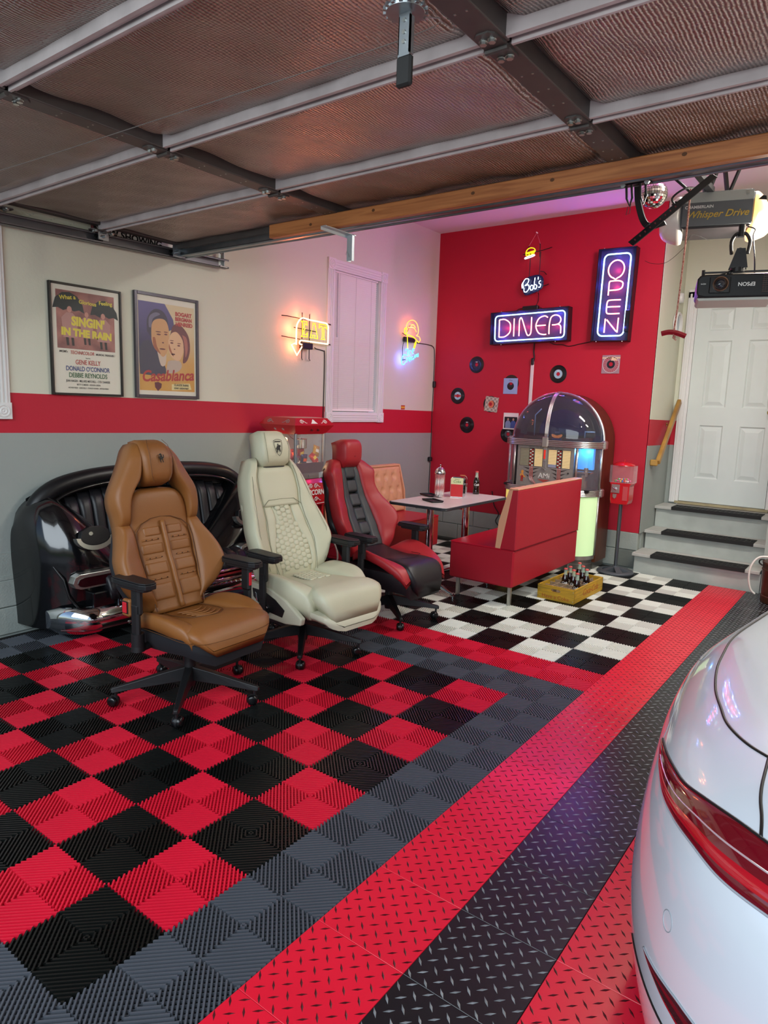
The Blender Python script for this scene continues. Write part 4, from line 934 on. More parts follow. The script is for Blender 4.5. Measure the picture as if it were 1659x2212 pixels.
for sg in (-1, 1):
    m.tube([fw2(z, sg*y, w_) for z, y, w_ in [(.46,.15,.03),(.58,.172,.032),(.65,.176,.034),(.78,.152,.034),(.87,.147,.034),(.95,.157,.036),(1.04,.152,.036),(1.10,.133,.03)]], .0014, 5)
    m.tube([fw2(z, sg*y, w_) for z, y, w_ in [(.50,.215,.035),(.60,.250,.068),(.70,.262,.08),(.80,.240,.068),(.92,.215,.052),(1.04,.19,.035)]], .0012, 5)
    m.tube([fw2(z, sg*y, w_) for z, y, w_ in [(1.115,.078,.062),(1.19,.088,.070),(1.25,.084,.060),(1.30,.068,.036)]], .0011, 5)
m.tube([fw2(z, y, w_) for z, y, w_ in [(.86,-.147,.034),(.895,-.10,.031),(.898,0,.031),(.895,.10,.031),(.86,.147,.034)]], .0018, 5)
m.build('stitching', IVT, c2)
m = MB(); cushion(m, [(.38,-.18,.18,-.09,-.09),(.5,-.25,.25,-.06,-.06),(.64,-.278,.278,-.01,-.01),(.8,-.258,.258,-.02,-.02),(.95,-.23,.23,-.04,-.04),(1.06,-.195,.195,-.05,-.05),(1.15,-.15,.15,-.06,-.06)], fw2, .0, .06, 20, 10); m.build('back_shell', IVP, c2, smooth=180)
sz2 = prof([(-.20,.465),(-.05,.445),(.10,.440),(.25,.452),(.38,.462),(.46,.452),(.52,.42)])
fs2 = lambda s, y, w_: (s*.90, y, sz2(s)+w_+.012)
m = MB(); cushion(m, [(-.15,-.14,.14,0,0),(.0,-.15,.15,-.005,-.005),(.15,-.155,.155,.0,.0),(.28,-.170,.170,.0,.0),(.36,-.222,.222,-.002,-.002),(.44,-.236,.236,-.004,-.004),(.49,-.220,.220,-.012,-.012),(.512,-.18,.18,-.035,-.035)], fs2, .018, .105, 34, 18, e0=0, endr=6); sp2 = m.build('seat_pad', IV, c2, smooth=180)
sb2 = [(-.14,.13,.225,.0,-.01),(-.05,.14,.272,.005,.04),(.05,.15,.29,.005,.05),(.15,.155,.294,.0,.045),(.24,.16,.286,-.005,.02),(.31,.165,.262,-.01,-.015),(.37,.18,.245,-.03,-.045)]
for rows in (sb2, mir(sb2)): m = MB(); cushion(m, rows, fs2, .022, .12, 26, 12, endr=4); m.build('seat_bolster', IV, c2, smooth=180)
hexes(sp2, fs2, .0, .17, lambda s: .11, .040, .0185)
m = MB(); cushion(m, [(.30,-.235,.235,-.125,-.125),(.40,-.245,.245,-.115,-.115),(.47,-.235,.235,-.112,-.112),(.51,-.19,.19,-.115,-.115),(.53,-.12,.12,-.125,-.125)], fs2, .0, .055, 16, 12, endr=4); m.build('front_skirt', IVP, c2, smooth=60)
for sg in (-1, 1):
    FS = Mx((-.02, sg*.262, .012), (1,0,0), (0,0,1), (0,-1,0) if sg < 0 else (0,-1,0)); dd = (0, .035) if sg < 0 else (-.035, 0)
    m = MB(); m.prism([(-.16,.44),(.06,.43),(.20,.39),(.34,.31),(.33,.27),(.20,.25),(.05,.25),(-.10,.30),(-.17,.36)], FS, *dd); sk = m.build('side_panel', IVP, c2, bevel=.008)
    m = MB(); dd2 = (.035, .040) if sg < 0 else (-.04, -.035); m.prism([(-.09,.405),(.02,.405),(.12,.375),(.20,.33),(.18,.285),(.08,.29),(-.02,.32),(-.08,.355)], FS, *dd2); cpnl = m.build('control_panel', CPL, c2, bevel=.004)
    m = MB(); e_ = .045 if sg < 0 else -.045; m.prism([(-.055,.39),(-.042,.385),(-.03,.335),(-.044,.34)], FS, *( (.04,.048) if sg < 0 else (-.048,-.04))); m.prism([(-.005,.345),(.055,.322),(.06,.308),(.01,.322)], FS, *((.04,.048) if sg < 0 else (-.048,-.04))); m.build('switch', CHR, cpnl, bevel=.002)
m = MB(); m.cbox((.04, 0, .30), (.24, .18, .05), ch=.012); m.box((-.14, -.20, .255), (.24, .20, .28)); m.build('tilt_mechanism', CPL, c2)
star_base(c2, .358, -44)
armrest(c2, -.335, .05, .655, None, .045, -1, zb=.34); armrest(c2, .325, .01, .655, None, .03, 1, zb=.34)
# ---------------- red and black chair
RDL = mat('red_leather', 'a3242a', .42, bump=.2, bscale=420, var=.06, vscale=3); GYL = mat('slate_grey_leather', '34383a', .45, bump=.2, bscale=420); BKL = mat('black_leather', '1b191d', .36, bump=.2, bscale=420)
c3 = thing('office_chair', 'red and black leather racing office chair with slate grey centre', 'chair', (-.976, 2.79, 0), math.radians(-4), group='car seat office chairs')
bx3 = prof([(.40,-.14),(.50,-.20),(.58,-.255),(.72,-.33),(.83,-.385),(.95,-.42),(1.05,-.445),(1.26,-.44)])
fr3 = lambda s, y, w_: (bx3(s)+w_*.95, y, s+w_*.3)
ob3 = [(.44,.12,.19,.0,-.01),(.50,.125,.235,.01,.03),(.58,.135,.270,.012,.08),(.64,.135,.300,.012,.105),(.69,.13,.298,.012,.105),(.76,.118,.266,.012,.08),(.83,.108,.236,.012,.055),(.89,.098,.218,.012,.045),(.95,.092,.222,.014,.05),(1.0,.088,.228,.016,.05),(1.04,.085,.20,.018,.03),(1.08,.075,.165,.015,.01),(1.11,.06,.13,.005,-.01)]
for rows in (ob3, mir(ob3)): m = MB(); cushion(m, rows, fr3, .02, .09, 36, 12); m.build('side_bolster', RDL, c3, smooth=180)
ip3 = [(.44,.04,.118,.01,.01),(.55,.045,.128,.015,.018),(.65,.05,.13,.015,.02),(.76,.05,.118,.015,.02),(.89,.048,.10,.015,.02),(1.03,.045,.085,.015,.018),(1.07,.04,.07,.01,.01)]
for rows in (ip3, mir(ip3)): m = MB(); cushion(m, rows, fr3, .006, .06, 26, 8); m.build('inner_strip', GYL, c3, smooth=180)
for k in range(6):
    z0 = .46+k*.098; m = MB(); cushion(m, [(z0+.003,-.047,.047,.014,.014),(z0+.05,-.048,.048,.015,.015),(z0+.095,-.047,.047,.014,.014)], fr3, .006, .05, 12, 12, endr=10, pe=10); m.build('centre_block', GYL, c3, smooth=180)
m = MB(); cushion(m, [(1.03,-.065,.065,.03,.03),(1.06,-.085,.085,.05,.05),(1.12,-.091,.091,.055,.055),(1.18,-.089,.089,.05,.05),(1.225,-.078,.078,.03,.03),(1.25,-.055,.055,.0,.0)], fr3, .022, .14, 24, 14); h3 = m.build('headrest', RDL, c3, smooth=180)
p = fr3(1.10, .0, .0785); outline_badge(hp[2], .012, Mx(p, (0,1,0), (-.2,0,.98), (.98,0,.2)), mat('dark_red_emboss', '6e1418', .5), h3, 'horse_emblem')
m = MB(); cushion(m, [(.38,-.17,.17,-.08,-.08),(.5,-.235,.235,-.055,-.055),(.58,-.262,.262,-.02,-.02),(.66,-.292,.292,.0,.0),(.76,-.262,.262,-.01,-.01),(.89,-.215,.215,-.02,-.02),(1.0,-.215,.215,-.02,-.02),(1.06,-.18,.18,-.03,-.03),(1.10,-.13,.13,-.04,-.04)], fr3, .0, .075, 24, 10); m.build('back_shell', mat('black_shell', '101012', .4), c3, smooth=180)
m = MB(); m.prism([(-.015,.0),(.015,.01),(.012,-.03),(-.012,-.04)], Mx(fr3(1.02, -.225, -.05), (1,0,0), (0,0,1), (0,-1,0)), 0, .012); m.build('belt_guide', mat('pale_trim'), c3)
sz3 = prof([(-.24,.455),(-.10,.425),(.05,.410),(.20,.415),(.33,.415),(.42,.385)])
fs3 = lambda s, y, w_: (s*.88, y, sz3(s)+w_+.028)
m = MB(); cushion(m, [(-.2,-.14,.14,0,0),(-.05,-.15,.15,-.005,-.005),(.12,-.158,.158,.0,.0),(.24,-.165,.165,.0,.0),(.32,-.175,.175,-.005,-.005),(.37,-.17,.17,-.025,-.025),(.405,-.14,.14,-.055,-.055)], fs3, .02, .12, 28, 16, e0=0, endr=4); m.build('seat_pad', BKL, c3, smooth=180)
sb3 = [(-.18,.13,.225,.0,-.01),(-.10,.14,.265,.005,.05),(.0,.15,.285,.005,.075),(.08,.152,.288,.0,.065),(.18,.155,.275,-.005,.03),(.27,.16,.26,-.01,-.01),(.33,.165,.24,-.02,-.045),(.37,.165,.215,-.05,-.08)]
for rows in (sb3, mir(sb3)): m = MB(); cushion(m, rows, fs3, .018, .05, 28, 12, endr=4); m.build('seat_bolster', RDL, c3, smooth=180)
m = MB(); cushion(m, [(-.2,-.24,.24,-.045,-.045),(-.05,-.29,.29,-.035,-.035),(.12,-.295,.295,-.035,-.035),(.24,-.27,.27,-.045,-.045),(.33,-.22,.22,-.06,-.06),(.365,-.18,.18,-.09,-.09)], fs3, .0, .13, 20, 12, endr=4); m.build('seat_base', BKL, c3, smooth=60)
m = MB(); m.tube([fs3(.05, -.17, .02), fs3(.18, -.14, .024), fs3(.24, 0, .024), fs3(.18, .14, .024), fs3(.05, .17, .02)], .0015, 5); m.build('stitching', mat('dark_seam', '0a0a0a', .7), c3)
m = MB(); m.cbox((.02, 0, .27), (.24, .18, .06), ch=.012); m.build('tilt_mechanism', CPL, c3)
star_base(c3, .34, -36)
armrest(c3, -.33, .02, .635, None, .03, -1, zb=.30); armrest(c3, .31, -.04, .635, None, -.03, 1, zb=.30)
# ================================================================ SOFA MADE FROM THE REAR OF AN OLD CAR
GB = mat('gloss_black_bodywork', '0b0c0e', .16, coat=.6, spec=.6); SB = mat('satin_black_bodywork', '111214', .38); UPH = mat('black_upholstery', '1a1a1e', .38, bump=.15, bscale=300)
CH2 = mat('polished_chrome', 'dfe2e2', .05, 1.0); CHW = mat('worn_chrome', 'c9cbc4', .22, .9)
cs = thing('car_sofa', 'black vintage car rear end made into a sofa, chrome bumper, against the left wall', 'sofa', (0, 0, 0))
WX = -2.506; YS0, YS1 = .91, 2.78; YM = (YS0+YS1)/2
def flip(y, s): return y if s > 0 else 2*YM-y
def fender(sg):
    m = MB(); n, k = 28, 30
    def f(u, v):
        # v: 0 bottom front .. 1 top at wall ; u: 0 outer(left) .. 1 inner
        th = v*PI/2*1.0; ex = .72
        hx = .43*max(0, math.cos(th))**ex; hz = max(0, math.sin(th))**ex
        z = .06+.83*hz; 
        # bulge in plan: outer side curves back to the wall
        t = 2*u-1
        wdt = (1-abs(t)**2.1)**(1/2.1) if t < 0 else (1-.10*t**2)
        crest = 1.0-.40*(max(0,u-.28)/.72)**1.25*min(1, v/.35)
        x = WX+hx*wdt*1.0*(1-.12*max(0, .35-v)/.35)+.0
        y = YS0+.55*u+(-.02*math.sin(PI*v) if u < .2 else 0)
        return (x, flip(y, sg), .06+(z-.06)*crest*(.75+.25*wdt if t < 0 else 1))
    if sg > 0: m.grid(f, n, k)
    else: m.grid(lambda u, v: f(1-u, v), n, k)
    return m.build('fender', GB, cs, smooth=180)
for sg in (1, -1):
    fd = fender(sg)
    yy = lambda y: flip(y, sg)
    m = MB(); m.tube([( WX+.02, yy(.905), .56), (WX+.16, yy(.93), .545), (WX+.29, yy(.99), .48), (WX+.36, yy(1.03), .38), (WX+.385, yy(1.045), .27), (WX+.41, yy(1.09), .20), (WX+.43, yy(1.2), .185)], .007, 8); m.build('skirt_seam', SB, fd, smooth=180)
    # upper lamp recess: dark lens with a chrome U below
    xf = WX+.415
    M_ = Mx((xf-.02, yy(1.22), .615), (0, sg, 0), (-.18, 0, .98), (.98*sg*sg, 0, .18)) if sg > 0 else Mx((xf-.02, yy(1.22), .615), (0, 1, 0), (-.18, 0, .98), (.98, 0, .18))
    U = []
    for q in range(13):
        a = PI+PI*q/12; U.append((.125*math.cos(a)*(1 if True else 1), .085*math.sin(a)*(1.0)+.02))
    inn = [(x*.78, y*.62+.004) for x, y in U]
    m = MB(); P = [M_ @ Vector((x, y, .012)) for x, y in U]; Q = [M_ @ Vector((x, y, .012)) for x, y in inn]; P2 = [M_ @ Vector((x, y, -.03)) for x, y in U]
    vs = P+Q+P2; N_ = len(P); fs = []
    for i in range(N_-1): fs += [(i, i+1, N_+i+1, N_+i), (2*N_+i, 2*N_+i+1, i+1, i)]
    m.add(vs, fs); l1 = m.build('lamp_bezel', CHW, cs, smooth=50)
    m = MB(); poly = inn+[(.09, .055), (.05, .082), (-.03, .085), (-.085, .06)]; m.prism(poly, M_, -.03, .010); m.build('lamp_cover', SB, l1, bevel=.004)
    m = MB(); m.prism([(-.03+.014*math.cos(a*PI/6), .04+.012*math.sin(a*PI/6)) for a in range(12)], M_, .010, .014); m.build('badge', CHW, l1)
    # lower bar lamp
    M2 = Mx((WX+.435, yy(1.19), .37), (0,1,0), (0,0,1), (1,0,0))
    m = MB(); o_ = [(-.15,.0),(-.135,.038),(-.10,.052),(.14,.050),(.15,.0),(.14,-.046),(-.10,-.044),(-.135,-.03)]; m.prism(o_, M2, -.05, .012); l2 = m.build('bar_bezel', CHW, cs, bevel=.004)
    m = MB(); m.prism([(x*.84+.004, y*.62-.003) for x, y in o_], M2, .010, .018); m.build('bar_lens', mat('dark_red_lens', '25060c', .12), l2)
    m = MB(); m.lathe([(.026,.0),(.026,.022),(.018,.024),(.001,.024)], 16, M2 @ Matrix.Translation((.145, -.01, 0))); m.build('reflector', mat('pink_reflector', '8a5058', .3), l2, smooth=40)
# trunk opening arch over the seat
m = MB(); arch = bez([(-2.44, .99, .70), (-2.44, 1.03, .82), (-2.43, 1.15, .915), (-2.42, 1.35, .965), (-2.42, 1.60, .985), (-2.42, 1.85, .988), (-2.42, 2.10, .985), (-2.42, 2.35, .965), (-2.43, 2.54, .915), (-2.44, 2.66, .82), (-2.44, 2.70, .70)], 5)
m.tube(arch, .055, 12); ao = m.build('deck_arch', SB, cs, smooth=180)
m = MB(); m.tube([(p.x+.055, p.y+(.03 if p.y < YM else -.03), p.z-.045) for p in arch], .010, 8); m.build('arch_trim', GB, cs, smooth=180)
m = MB(); m.grid(lambda u, v: (-2.495+.03*math.sin(PI*v)*.0, .99+1.71*u, .45+(.40+.12*(1-abs(2*u-1)**4))*v), 24, 6); m.build('back_shell', SB, cs)
# channelled backrest: one cushion per channel
nch = 17
for k in range(nch):
    y0 = 1.12+(2.58-1.12)*k/nch; y1 = 1.12+(2.58-1.12)*(k+1)/nch; t = abs((y0+y1)/2-YM)/.75; zt = .90-.12*t**3.5
    m = MB(); cushion(m, [(.40, y0, y1, -2.33, -2.33), (.6, y0, y1, -2.375, -2.375), (zt, y0, y1, -2.43, -2.43)], lambda s, y, w_: (w_, y, s), .022, .04, 10, 6, endr=6); m.build('back_channel', UPH, cs, smooth=180)
for k in range(nch-2):
    y0 = 1.25+(2.46-1.25)*k/(nch-2); y1 = 1.25+(2.46-1.25)*(k+1)/(nch-2)
    m = MB(); cushion(m, [(-2.36, y0, y1, .375, .375), (-2.15, y0, y1, .385, .385), (-2.04, y0, y1, .375, .375), (-2.0, y0, y1, .34, .34)], lambda s, y, w_: (s, y, w_), .018, .10, 10, 6, e0=0, endr=4); m.build('seat_channel', UPH, cs, smooth=180)
m = MB(); m.box((-2.45, 1.15, .08), (-2.03, 2.56, .30)); m.box((-2.03, 1.30, .10), (-2.00, 2.42, .27)); m.build('lower_body', GB, cs, bevel=.01)
for z, r, mt in ((.275, .012, CH2), (.245, .010, mat('red_strip', '7c1d20', .2)), (.215, .013, CH2)):
    m = MB(); m.tube([(-1.985, 1.32, z), (-1.98, 1.7, z), (-1.98, 2.0, z), (-1.985, 2.40, z)], r, 10); m.build('chrome_strip', mt, cs, smooth=180)
m = MB()
for k in range(9):
    y = 1.95+k*.045; m.tube([(-1.985, y+.016*math.cos(a*PI/5), .165+.022*math.sin(a*PI/5)) for a in range(10)], .005, 6, closed=True)
m.build('chrome_letters', CH2, cs)
# bumper
def bumper():
    m = MB(); n = 40; prof_ = []
    for q in range(14):
        a = -PI/2+PI*q/13; prof_.append((.075*math.cos(a), .085*math.sin(a)))
    def f(u, v):
        y = .965+(2*(YM-.965))*u; t = abs(2*u-1); back = .18*max(0, (t-.78)/.22)**2.2; s = 1-.35*max(0, (t-.93)/.07)**2
        q = min(13, int(round(v*13))); px_, pz_ = prof_[q]
        return (-2.07+.035*(1-t*t)-back+px_*s, y, .125+pz_*s)
    m.grid(lambda u, v: f(u, v), n, 13); m.grid(lambda u, v: (lambda p: (p[0]-.02 if False else f(u, 0 if v < .5 else 1)[0]-.01, p[1], p[2]))(f(u, 1-v)), n, 1)
    return m
bp_ = bumper().build('bumper', CH2, cs, smooth=60)
m = MB(); m.tube([(-2.07+.035*(1-t*t)-.18*max(0, (abs(t)-.78)/.22)**2.2+.065, YM+t*(YM-.965), .075) for t in [-.97+.1*i for i in range(20)]], .004, 6); m.build('bumper_groove', mat('dark_red_line', '3a0c14', .3), bp_)
for y in (1.36, 2.33): m = MB(); m.lathe([(.012,0),(.012,.006),(.001,.010)], 12, Mx((-1.985, y, .078), (0,1,0), (0,0,1), (1,0,0))); m.build('bumper_bolt', CHW, bp_, smooth=40)
m = MB(); m.tube([(-2.09, 1.2, .03), (-2.02, 2.5, .03)], .02, 8); m.box((-2.3, 1.1, -.001), (-2.2, 2.6, .09)); m.build('under_frame', SB, cs)
# ================================================================ POPCORN CART
PRD = mat('popcorn_red_enamel', 'b3141f', .28, coat=.3); ALU = mat('aluminium', 'a8abae', .35, .9); WHI = mat('white_print', 'efeee8', .5)
PX, PY = -2.0, 2.88     # front corner of the cabinet on the roof line
pc = thing('popcorn_cart', 'red and white popcorn cart with glass cabinet full of snack bags behind the chairs', 'popcorn cart', (-2.2, 3.09, 0))
cx, cy, hx_, hy_ = 0, 0, .165, .185
def ring4(hx, hy, z): return [(-hx, -hy, z), (hx, -hy, z), (hx, hy, z), (-hx, hy, z)]
m = MB(); R_ = [ring4(.155, .175, 1.245), ring4(.205, .235, 1.318), ring4(.165, .19, 1.375), ring4(.10, .12, 1.382)]
vs = [p for r in R_ for p in r]; fs = [(3,2,1,0), (12,13,14,15)]
for i in range(3):
    for k in range(4): fs.append((i*4+k, i*4+(k+1)%4, (i+1)*4+(k+1)%4, (i+1)*4+k))
m.add(vs, fs); rf = m.build('roof', PRD, pc)
# scroll ornaments on the roof bevels
def scroll(M_, sc, mt, par, flipx=1):
    m = MB(); pts = [(flipx*x*sc, y*sc, .001) for x, y in [(1.6,-.45),(1.2,-.5),(.8,-.2),(.4,.1),(0,-.1),(-.3,-.45),(-.8,-.5),(-1.2,-.15),(-1.15,.3),(-.8,.5),(-.45,.35),(-.4,0),(-.65,-.15),(-.8,.05)]]
    m.tube([M_ @ p for p in bez(pts, 3)], .0022, 5); pts = [(flipx*x*sc, y*sc, .001) for x, y in [(-.9,.55),(-.4,.7),(.1,.45),(.3,.2),(.15,0),(0,.15)]]; m.tube([M_ @ p for p in bez(pts, 3)], .0022, 5)
    return m.build('scroll_print', mt, par)
tX = Vector((-.04, 0, .057)).normalized(); MF = Mx((.186, 0, 1.346), (0,1,0), tX, Vector((0,1,0)).cross(tX))
scroll(MF @ Matrix.Translation((-.125, 0, 0)), .026, WHI, rf, 1); scroll(MF @ Matrix.Translation((.125, 0, 0)), .026, WHI, rf, -1)
m = MB(); m.prism([(-.04,-.018),(.04,-.018),(.02,0),(.012,.012),(0,.024),(-.012,.012),(-.02,0)], MF, .0, .0015); m.build('crown_print', WHI, rf)
tY = Vector((0, .045, .057)).normalized(); ML = Mx((0, -.2135, 1.346), (1,0,0), tY, Vector((1,0,0)).cross(tY))
scroll(ML @ Matrix.Translation((-.09, 0, 0)), .026, mat('grey_print', '9c8a88', .5), rf, 1); scroll(ML @ Matrix.Translation((.09, 0, 0)), .026, mat('grey_print'), rf, -1)
t2 = Vector((0, -.06, .073)).normalized(); ML2 = Mx((0, -.206, 1.282), (1,0,0), t2, Vector((1,0,0)).cross(t2))
for dx in (-.045, .045):
    m = MB(); m.prism([((.016 if i % 2 == 0 else .007)*math.cos(PI/2+i*PI/5)+dx, (.016 if i % 2 == 0 else .007)*math.sin(PI/2+i*PI/5)) for i in range(10)], ML2, 0, .0015); m.build('star_print', mat('grey_print'), rf)
for dy in (-.02, .055):
    m = MB(); m.cyl((.182, dy, 1.282), (.192, dy, 1.276), .010, n=12); m.build('roof_switch', mat('dark_red_switch', '5c1218', .4), rf)
for (sx, sy) in ((1,-1),(1,1),(-1,-1),(-1,1)):
    m = MB(); m.cbox((sx*.15, sy*.17, 1.075), (.022, .022, .35), ch=.003); po = m.build('corner_post', ALU, pc)
    if (sx, sy) == (1, -1):
        for z in (1.18, 1.04): h = MB(); h.cyl((.163, -.165, z-.022), (.163, -.165, z+.022), .007, n=10); h.cbox((.163, -.152, z), (.004, .022, .034)); h.build('hinge', ALU, po)
GLS = glass('cabinet_glass', 'ffffff', alpha=.05)
for a, b in (((.151, -.158, 1.01), (.154, .158, 1.24)), ((-.14, -.173, .95), (.14, -.170, 1.24)), ((-.14, .170, .95), (.14, .173, 1.24))): m = MB(); m.box(a, b); m.build('glass_panel', GLS, pc)
m = MB(); m.box((-.156, -.16, .9), (-.150, .16, 1.24)); m.build('rear_panel', mat('cabinet_back', 'b9a49c', .3, .5), pc)
m = MB(); m.box((.150, -.16, .925), (.160, .16, 1.01)); m.build('front_flap', mat('mauve_grey_steel', '83787e', .35, .6), pc)
m = MB(); m.box((-.16, -.18, .88), (.165, .18, .925)); m.box((.165, -.03, .893), (.172, .14, .912)); m.build('cabinet_base', ALU, pc)
m = MB(); m.lathe([(.001,1.12),(.05,1.12),(.055,1.125),(.055,1.195),(.060,1.20),(.001,1.205)], 24, Matrix.Translation((.02, .02, 0))); m.tube([(.02, .02, 1.20), (.02, .02, 1.245)], .006, 6); m.tube([(-.04, .02, 1.185), (-.08, .02, 1.2), (-.12, .0, 1.24)], .004, 6); m.build('kettle', mat('polished_steel', 'c8c4be', .12, 1.0), pc, smooth=40)
m = MB(); m.lathe([(.001,1.215),(.02,1.205),(.022,1.16),(.012,1.14),(.001,1.14)], 16, Matrix.Translation((-.02, -.12, 0))); m.build('lamp_bulb', mat('warm_bulb', 'fff0d0', .3, emit='ffcf88', es=6), pc, smooth=60)
light('popcorn_lamp', 'POINT', (-2.20, 2.96, 1.16), 1.6, (1.0, .74, .42), .02)
# cart below
m = MB(); zz = [(.165,.875),(.185,.84),(.20,.78),(.195,.70),(.185,.655)]
for i in range(len(zz)-1):
    (x0, z0), (x1, z1) = zz[i], zz[i+1]; m.add([(x0,-.165,z0),(x0,.165,z0),(x1,.165,z1),(x1,-.165,z1)], [(0,3,2,1)]); m.add([(x0-.01,-.165,z0),(x0-.01,.165,z0),(x1-.01,.165,z1),(x1-.01,-.165,z1)], [(0,1,2,3)])
cp = m.build('sign_panel', PRD, pc, smooth=180)
MP = Mx((.2015, 0, .765), (0,1,0), (0,0,1), (1,0,0)); text_obj('POPCORN', .062, MP, WHI, cp, depth=.001, bold=.0012, sx=.85)
scroll(MP @ Matrix.Translation((-.045, .055, -.008)), .026, WHI, cp, -1); scroll(MP @ Matrix.Translation((.045, .055, -.008)), .026, WHI, cp, 1); scroll(MP @ Matrix.Translation((-.045, -.055, -.002)), .026, WHI, cp, -1); scroll(MP @ Matrix.Translation((.045, -.055, -.002)), .026, WHI, cp, 1)
m = MB(); m.tube([(.19, .05, .668), (.193, .148, .672), (.197, .148, .72)], .0025, 5); m.tube([(.19, -.05, .668), (.193, -.148, .672), (.197, -.148, .72)], .0025, 5); m.tube([(.178, -.08, .86), (.178, -.148, .86)], .0025, 5); m.tube([(.178, .148, .86), (.178, .12, .86)], .0025, 5); m.build('corner_print', WHI, cp)
m = MB(); m.box((-.16, -.17, .35), (.14, .17, .875)); m.build('cart_box', mat('cart_dark_red', '8a1018', .4), pc)
for (x, y) in ((.15,-.16),(.15,.16),(-.15,-.16),(-.15,.16)): m = MB(); m.cbox((x, y, .44), (.022, .022, .87), ch=.003); m.build('frame_leg', PRD, pc)
for (x, z) in ((.15, .33), (-.15, .33)): m = MB(); m.box((x-.01, -.17, z-.01), (x+.01, .17, z+.01)); m.build('frame_rail', PRD, pc)
def spoked(y):
    w_ = empty('wheel'); w_.parent = pc; w_.location = (.12, y, .205); m = MB(); m.tube([(.19*math.cos(a*PI/18), 0, .19*math.sin(a*PI/18)) for a in range(36)], .008, 8, closed=True); m.build('tyre', mat('pale_tyre', 'b5a79a', .6), w_, smooth=180)
    for k in range(12):
        a = k*PI/6; q = MB(); q.cyl((0, (-1)**k*.012, 0), (.187*math.cos(a), 0, .187*math.sin(a)), .0016, n=5); q.build('spoke', mat('brass', 'b08d45', .25, 1.0), w_)
    m = MB(); m.cyl((0,-.03,0), (0,.03,0), .012, n=12); m.build('axle_hub', mat('brass'), w_, smooth=40)
spoked(-.195); spoked(.195)
# snack bags inside the cabinet
bagc = [('red', 'b01818'), ('yellow', 'e0c040'), ('white', 'dcd8d4'), ('orange', 'e06a1a'), ('maroon', '6a1418'), ('navy', '1c2a50'), ('red', 'c4302c'), ('silver', 'b0aaa8'), ('maroon', '7a1a20'), ('red', 'a81c20'), ('gold', 'c89030'), ('white', 'e4dcd4')]
spots = [(.11,-.12,.955),(.11,-.04,.965),(.11,.05,.97),(.11,.13,.965),(.09,-.09,1.02),(.08,.0,1.03),(.10,.10,1.04),(.0,-.13,1.0),(.0,-.05,1.07),(-.03,.08,1.08),(.09,.14,1.10),(-.02,-.13,1.09)]
where = ['front left of the popcorn cabinet', 'left of centre at the front of the popcorn cabinet', 'right of centre at the front of the popcorn cabinet', 'front right corner of the popcorn cabinet', 'upper left of the bag pile in the popcorn cabinet', 'middle of the bag pile in the popcorn cabinet', 'upper right of the bag pile in the popcorn cabinet', 'left glass of the popcorn cabinet', 'under the kettle in the popcorn cabinet', 'behind the kettle in the popcorn cabinet', 'top right of the popcorn cabinet', 'top left of the popcorn cabinet']
for k, ((cn, hexv), (x, y, z)) in enumerate(zip(bagc, spots)):
    m = MB(); ry = random.uniform(-.5, .5); rx = random.uniform(-.6, .6)
    M_ = Matrix.Rotation(ry, 4, 'Y') @ Matrix.Rotation(rx, 4, 'X'); hw, hh = .036, .045
    def f(u, v, s): 
        a, b = 2*u-1, 2*v-1; t = .016*(max(0, 1-a**4)*max(0, 1-b**4))**.6+.0015*math.sin(a*9+b*7)
        return M_ @ Vector((s*t, a*hw*(1+.08*b*b), b*hh))
    m.grid(lambda u, v: f(u, v, 1), 8, 8); m.grid(lambda u, v: f(1-u, v, -1), 8, 8)
    b_ = m.build('snack_bag', mat('bag_foil_'+hexv, hexv, .22, .35, bump=.6, bscale=60), None, smooth=180, loc=(-2.2+x, 3.09+y, z))
    tag(b_, cn+' foil snack bag at the '+where[k], 'snack bag', 'snack bags in the popcorn cabinet')
    s_ = MB(); s_.prism([(-.02,-.012),(.02,-.014),(.018,.012),(-.016,.014)], M_ @ Mx((.0155,0,0), (0,1,0), (0,0,1), (1,0,0)), 0, .0015); s_.build('bag_label', mat('bag_label_'+'abc'[k % 3], ['e8c840', 'ece6dc', 'e05018'][k % 3], .4), b_)
# ================================================================ DINER TABLE, BENCHES
TT = mat('speckled_white_laminate', 'd4cac6', .3, var=.08, vscale=40); TE = mat('ribbed_dark_edge', '2c3034', .4)
dt = thing('diner_table', 'pale laminate diner table on chrome pedestals between the red benches', 'table', (-1.115, 3.805, 0))
def rrect(hx, hy, r, n=6):
    P = []
    for cx_, cy_, a0 in ((hx-r, hy-r, 0), (-hx+r, hy-r, PI/2), (-hx+r, -hy+r, PI), (hx-r, -hy+r, 1.5*PI)):
        for k in range(n+1): a = a0+PI/2*k/n; P.append((cx_+r*math.cos(a), cy_+r*math.sin(a)))
    return P
m = MB(); m.prism(rrect(.262, .505, .035), Matrix(), .722, .7455); tp = m.build('tabletop', TT, dt)
m = MB(); P = rrect(.268, .511, .038); 
m.tube([(x, y, .738) for x, y in P], .0065, 6, closed=True); m.tube([(x, y, .728) for x, y in P], .0065, 6, closed=True); m.build('edge_band', TE, dt, smooth=180)
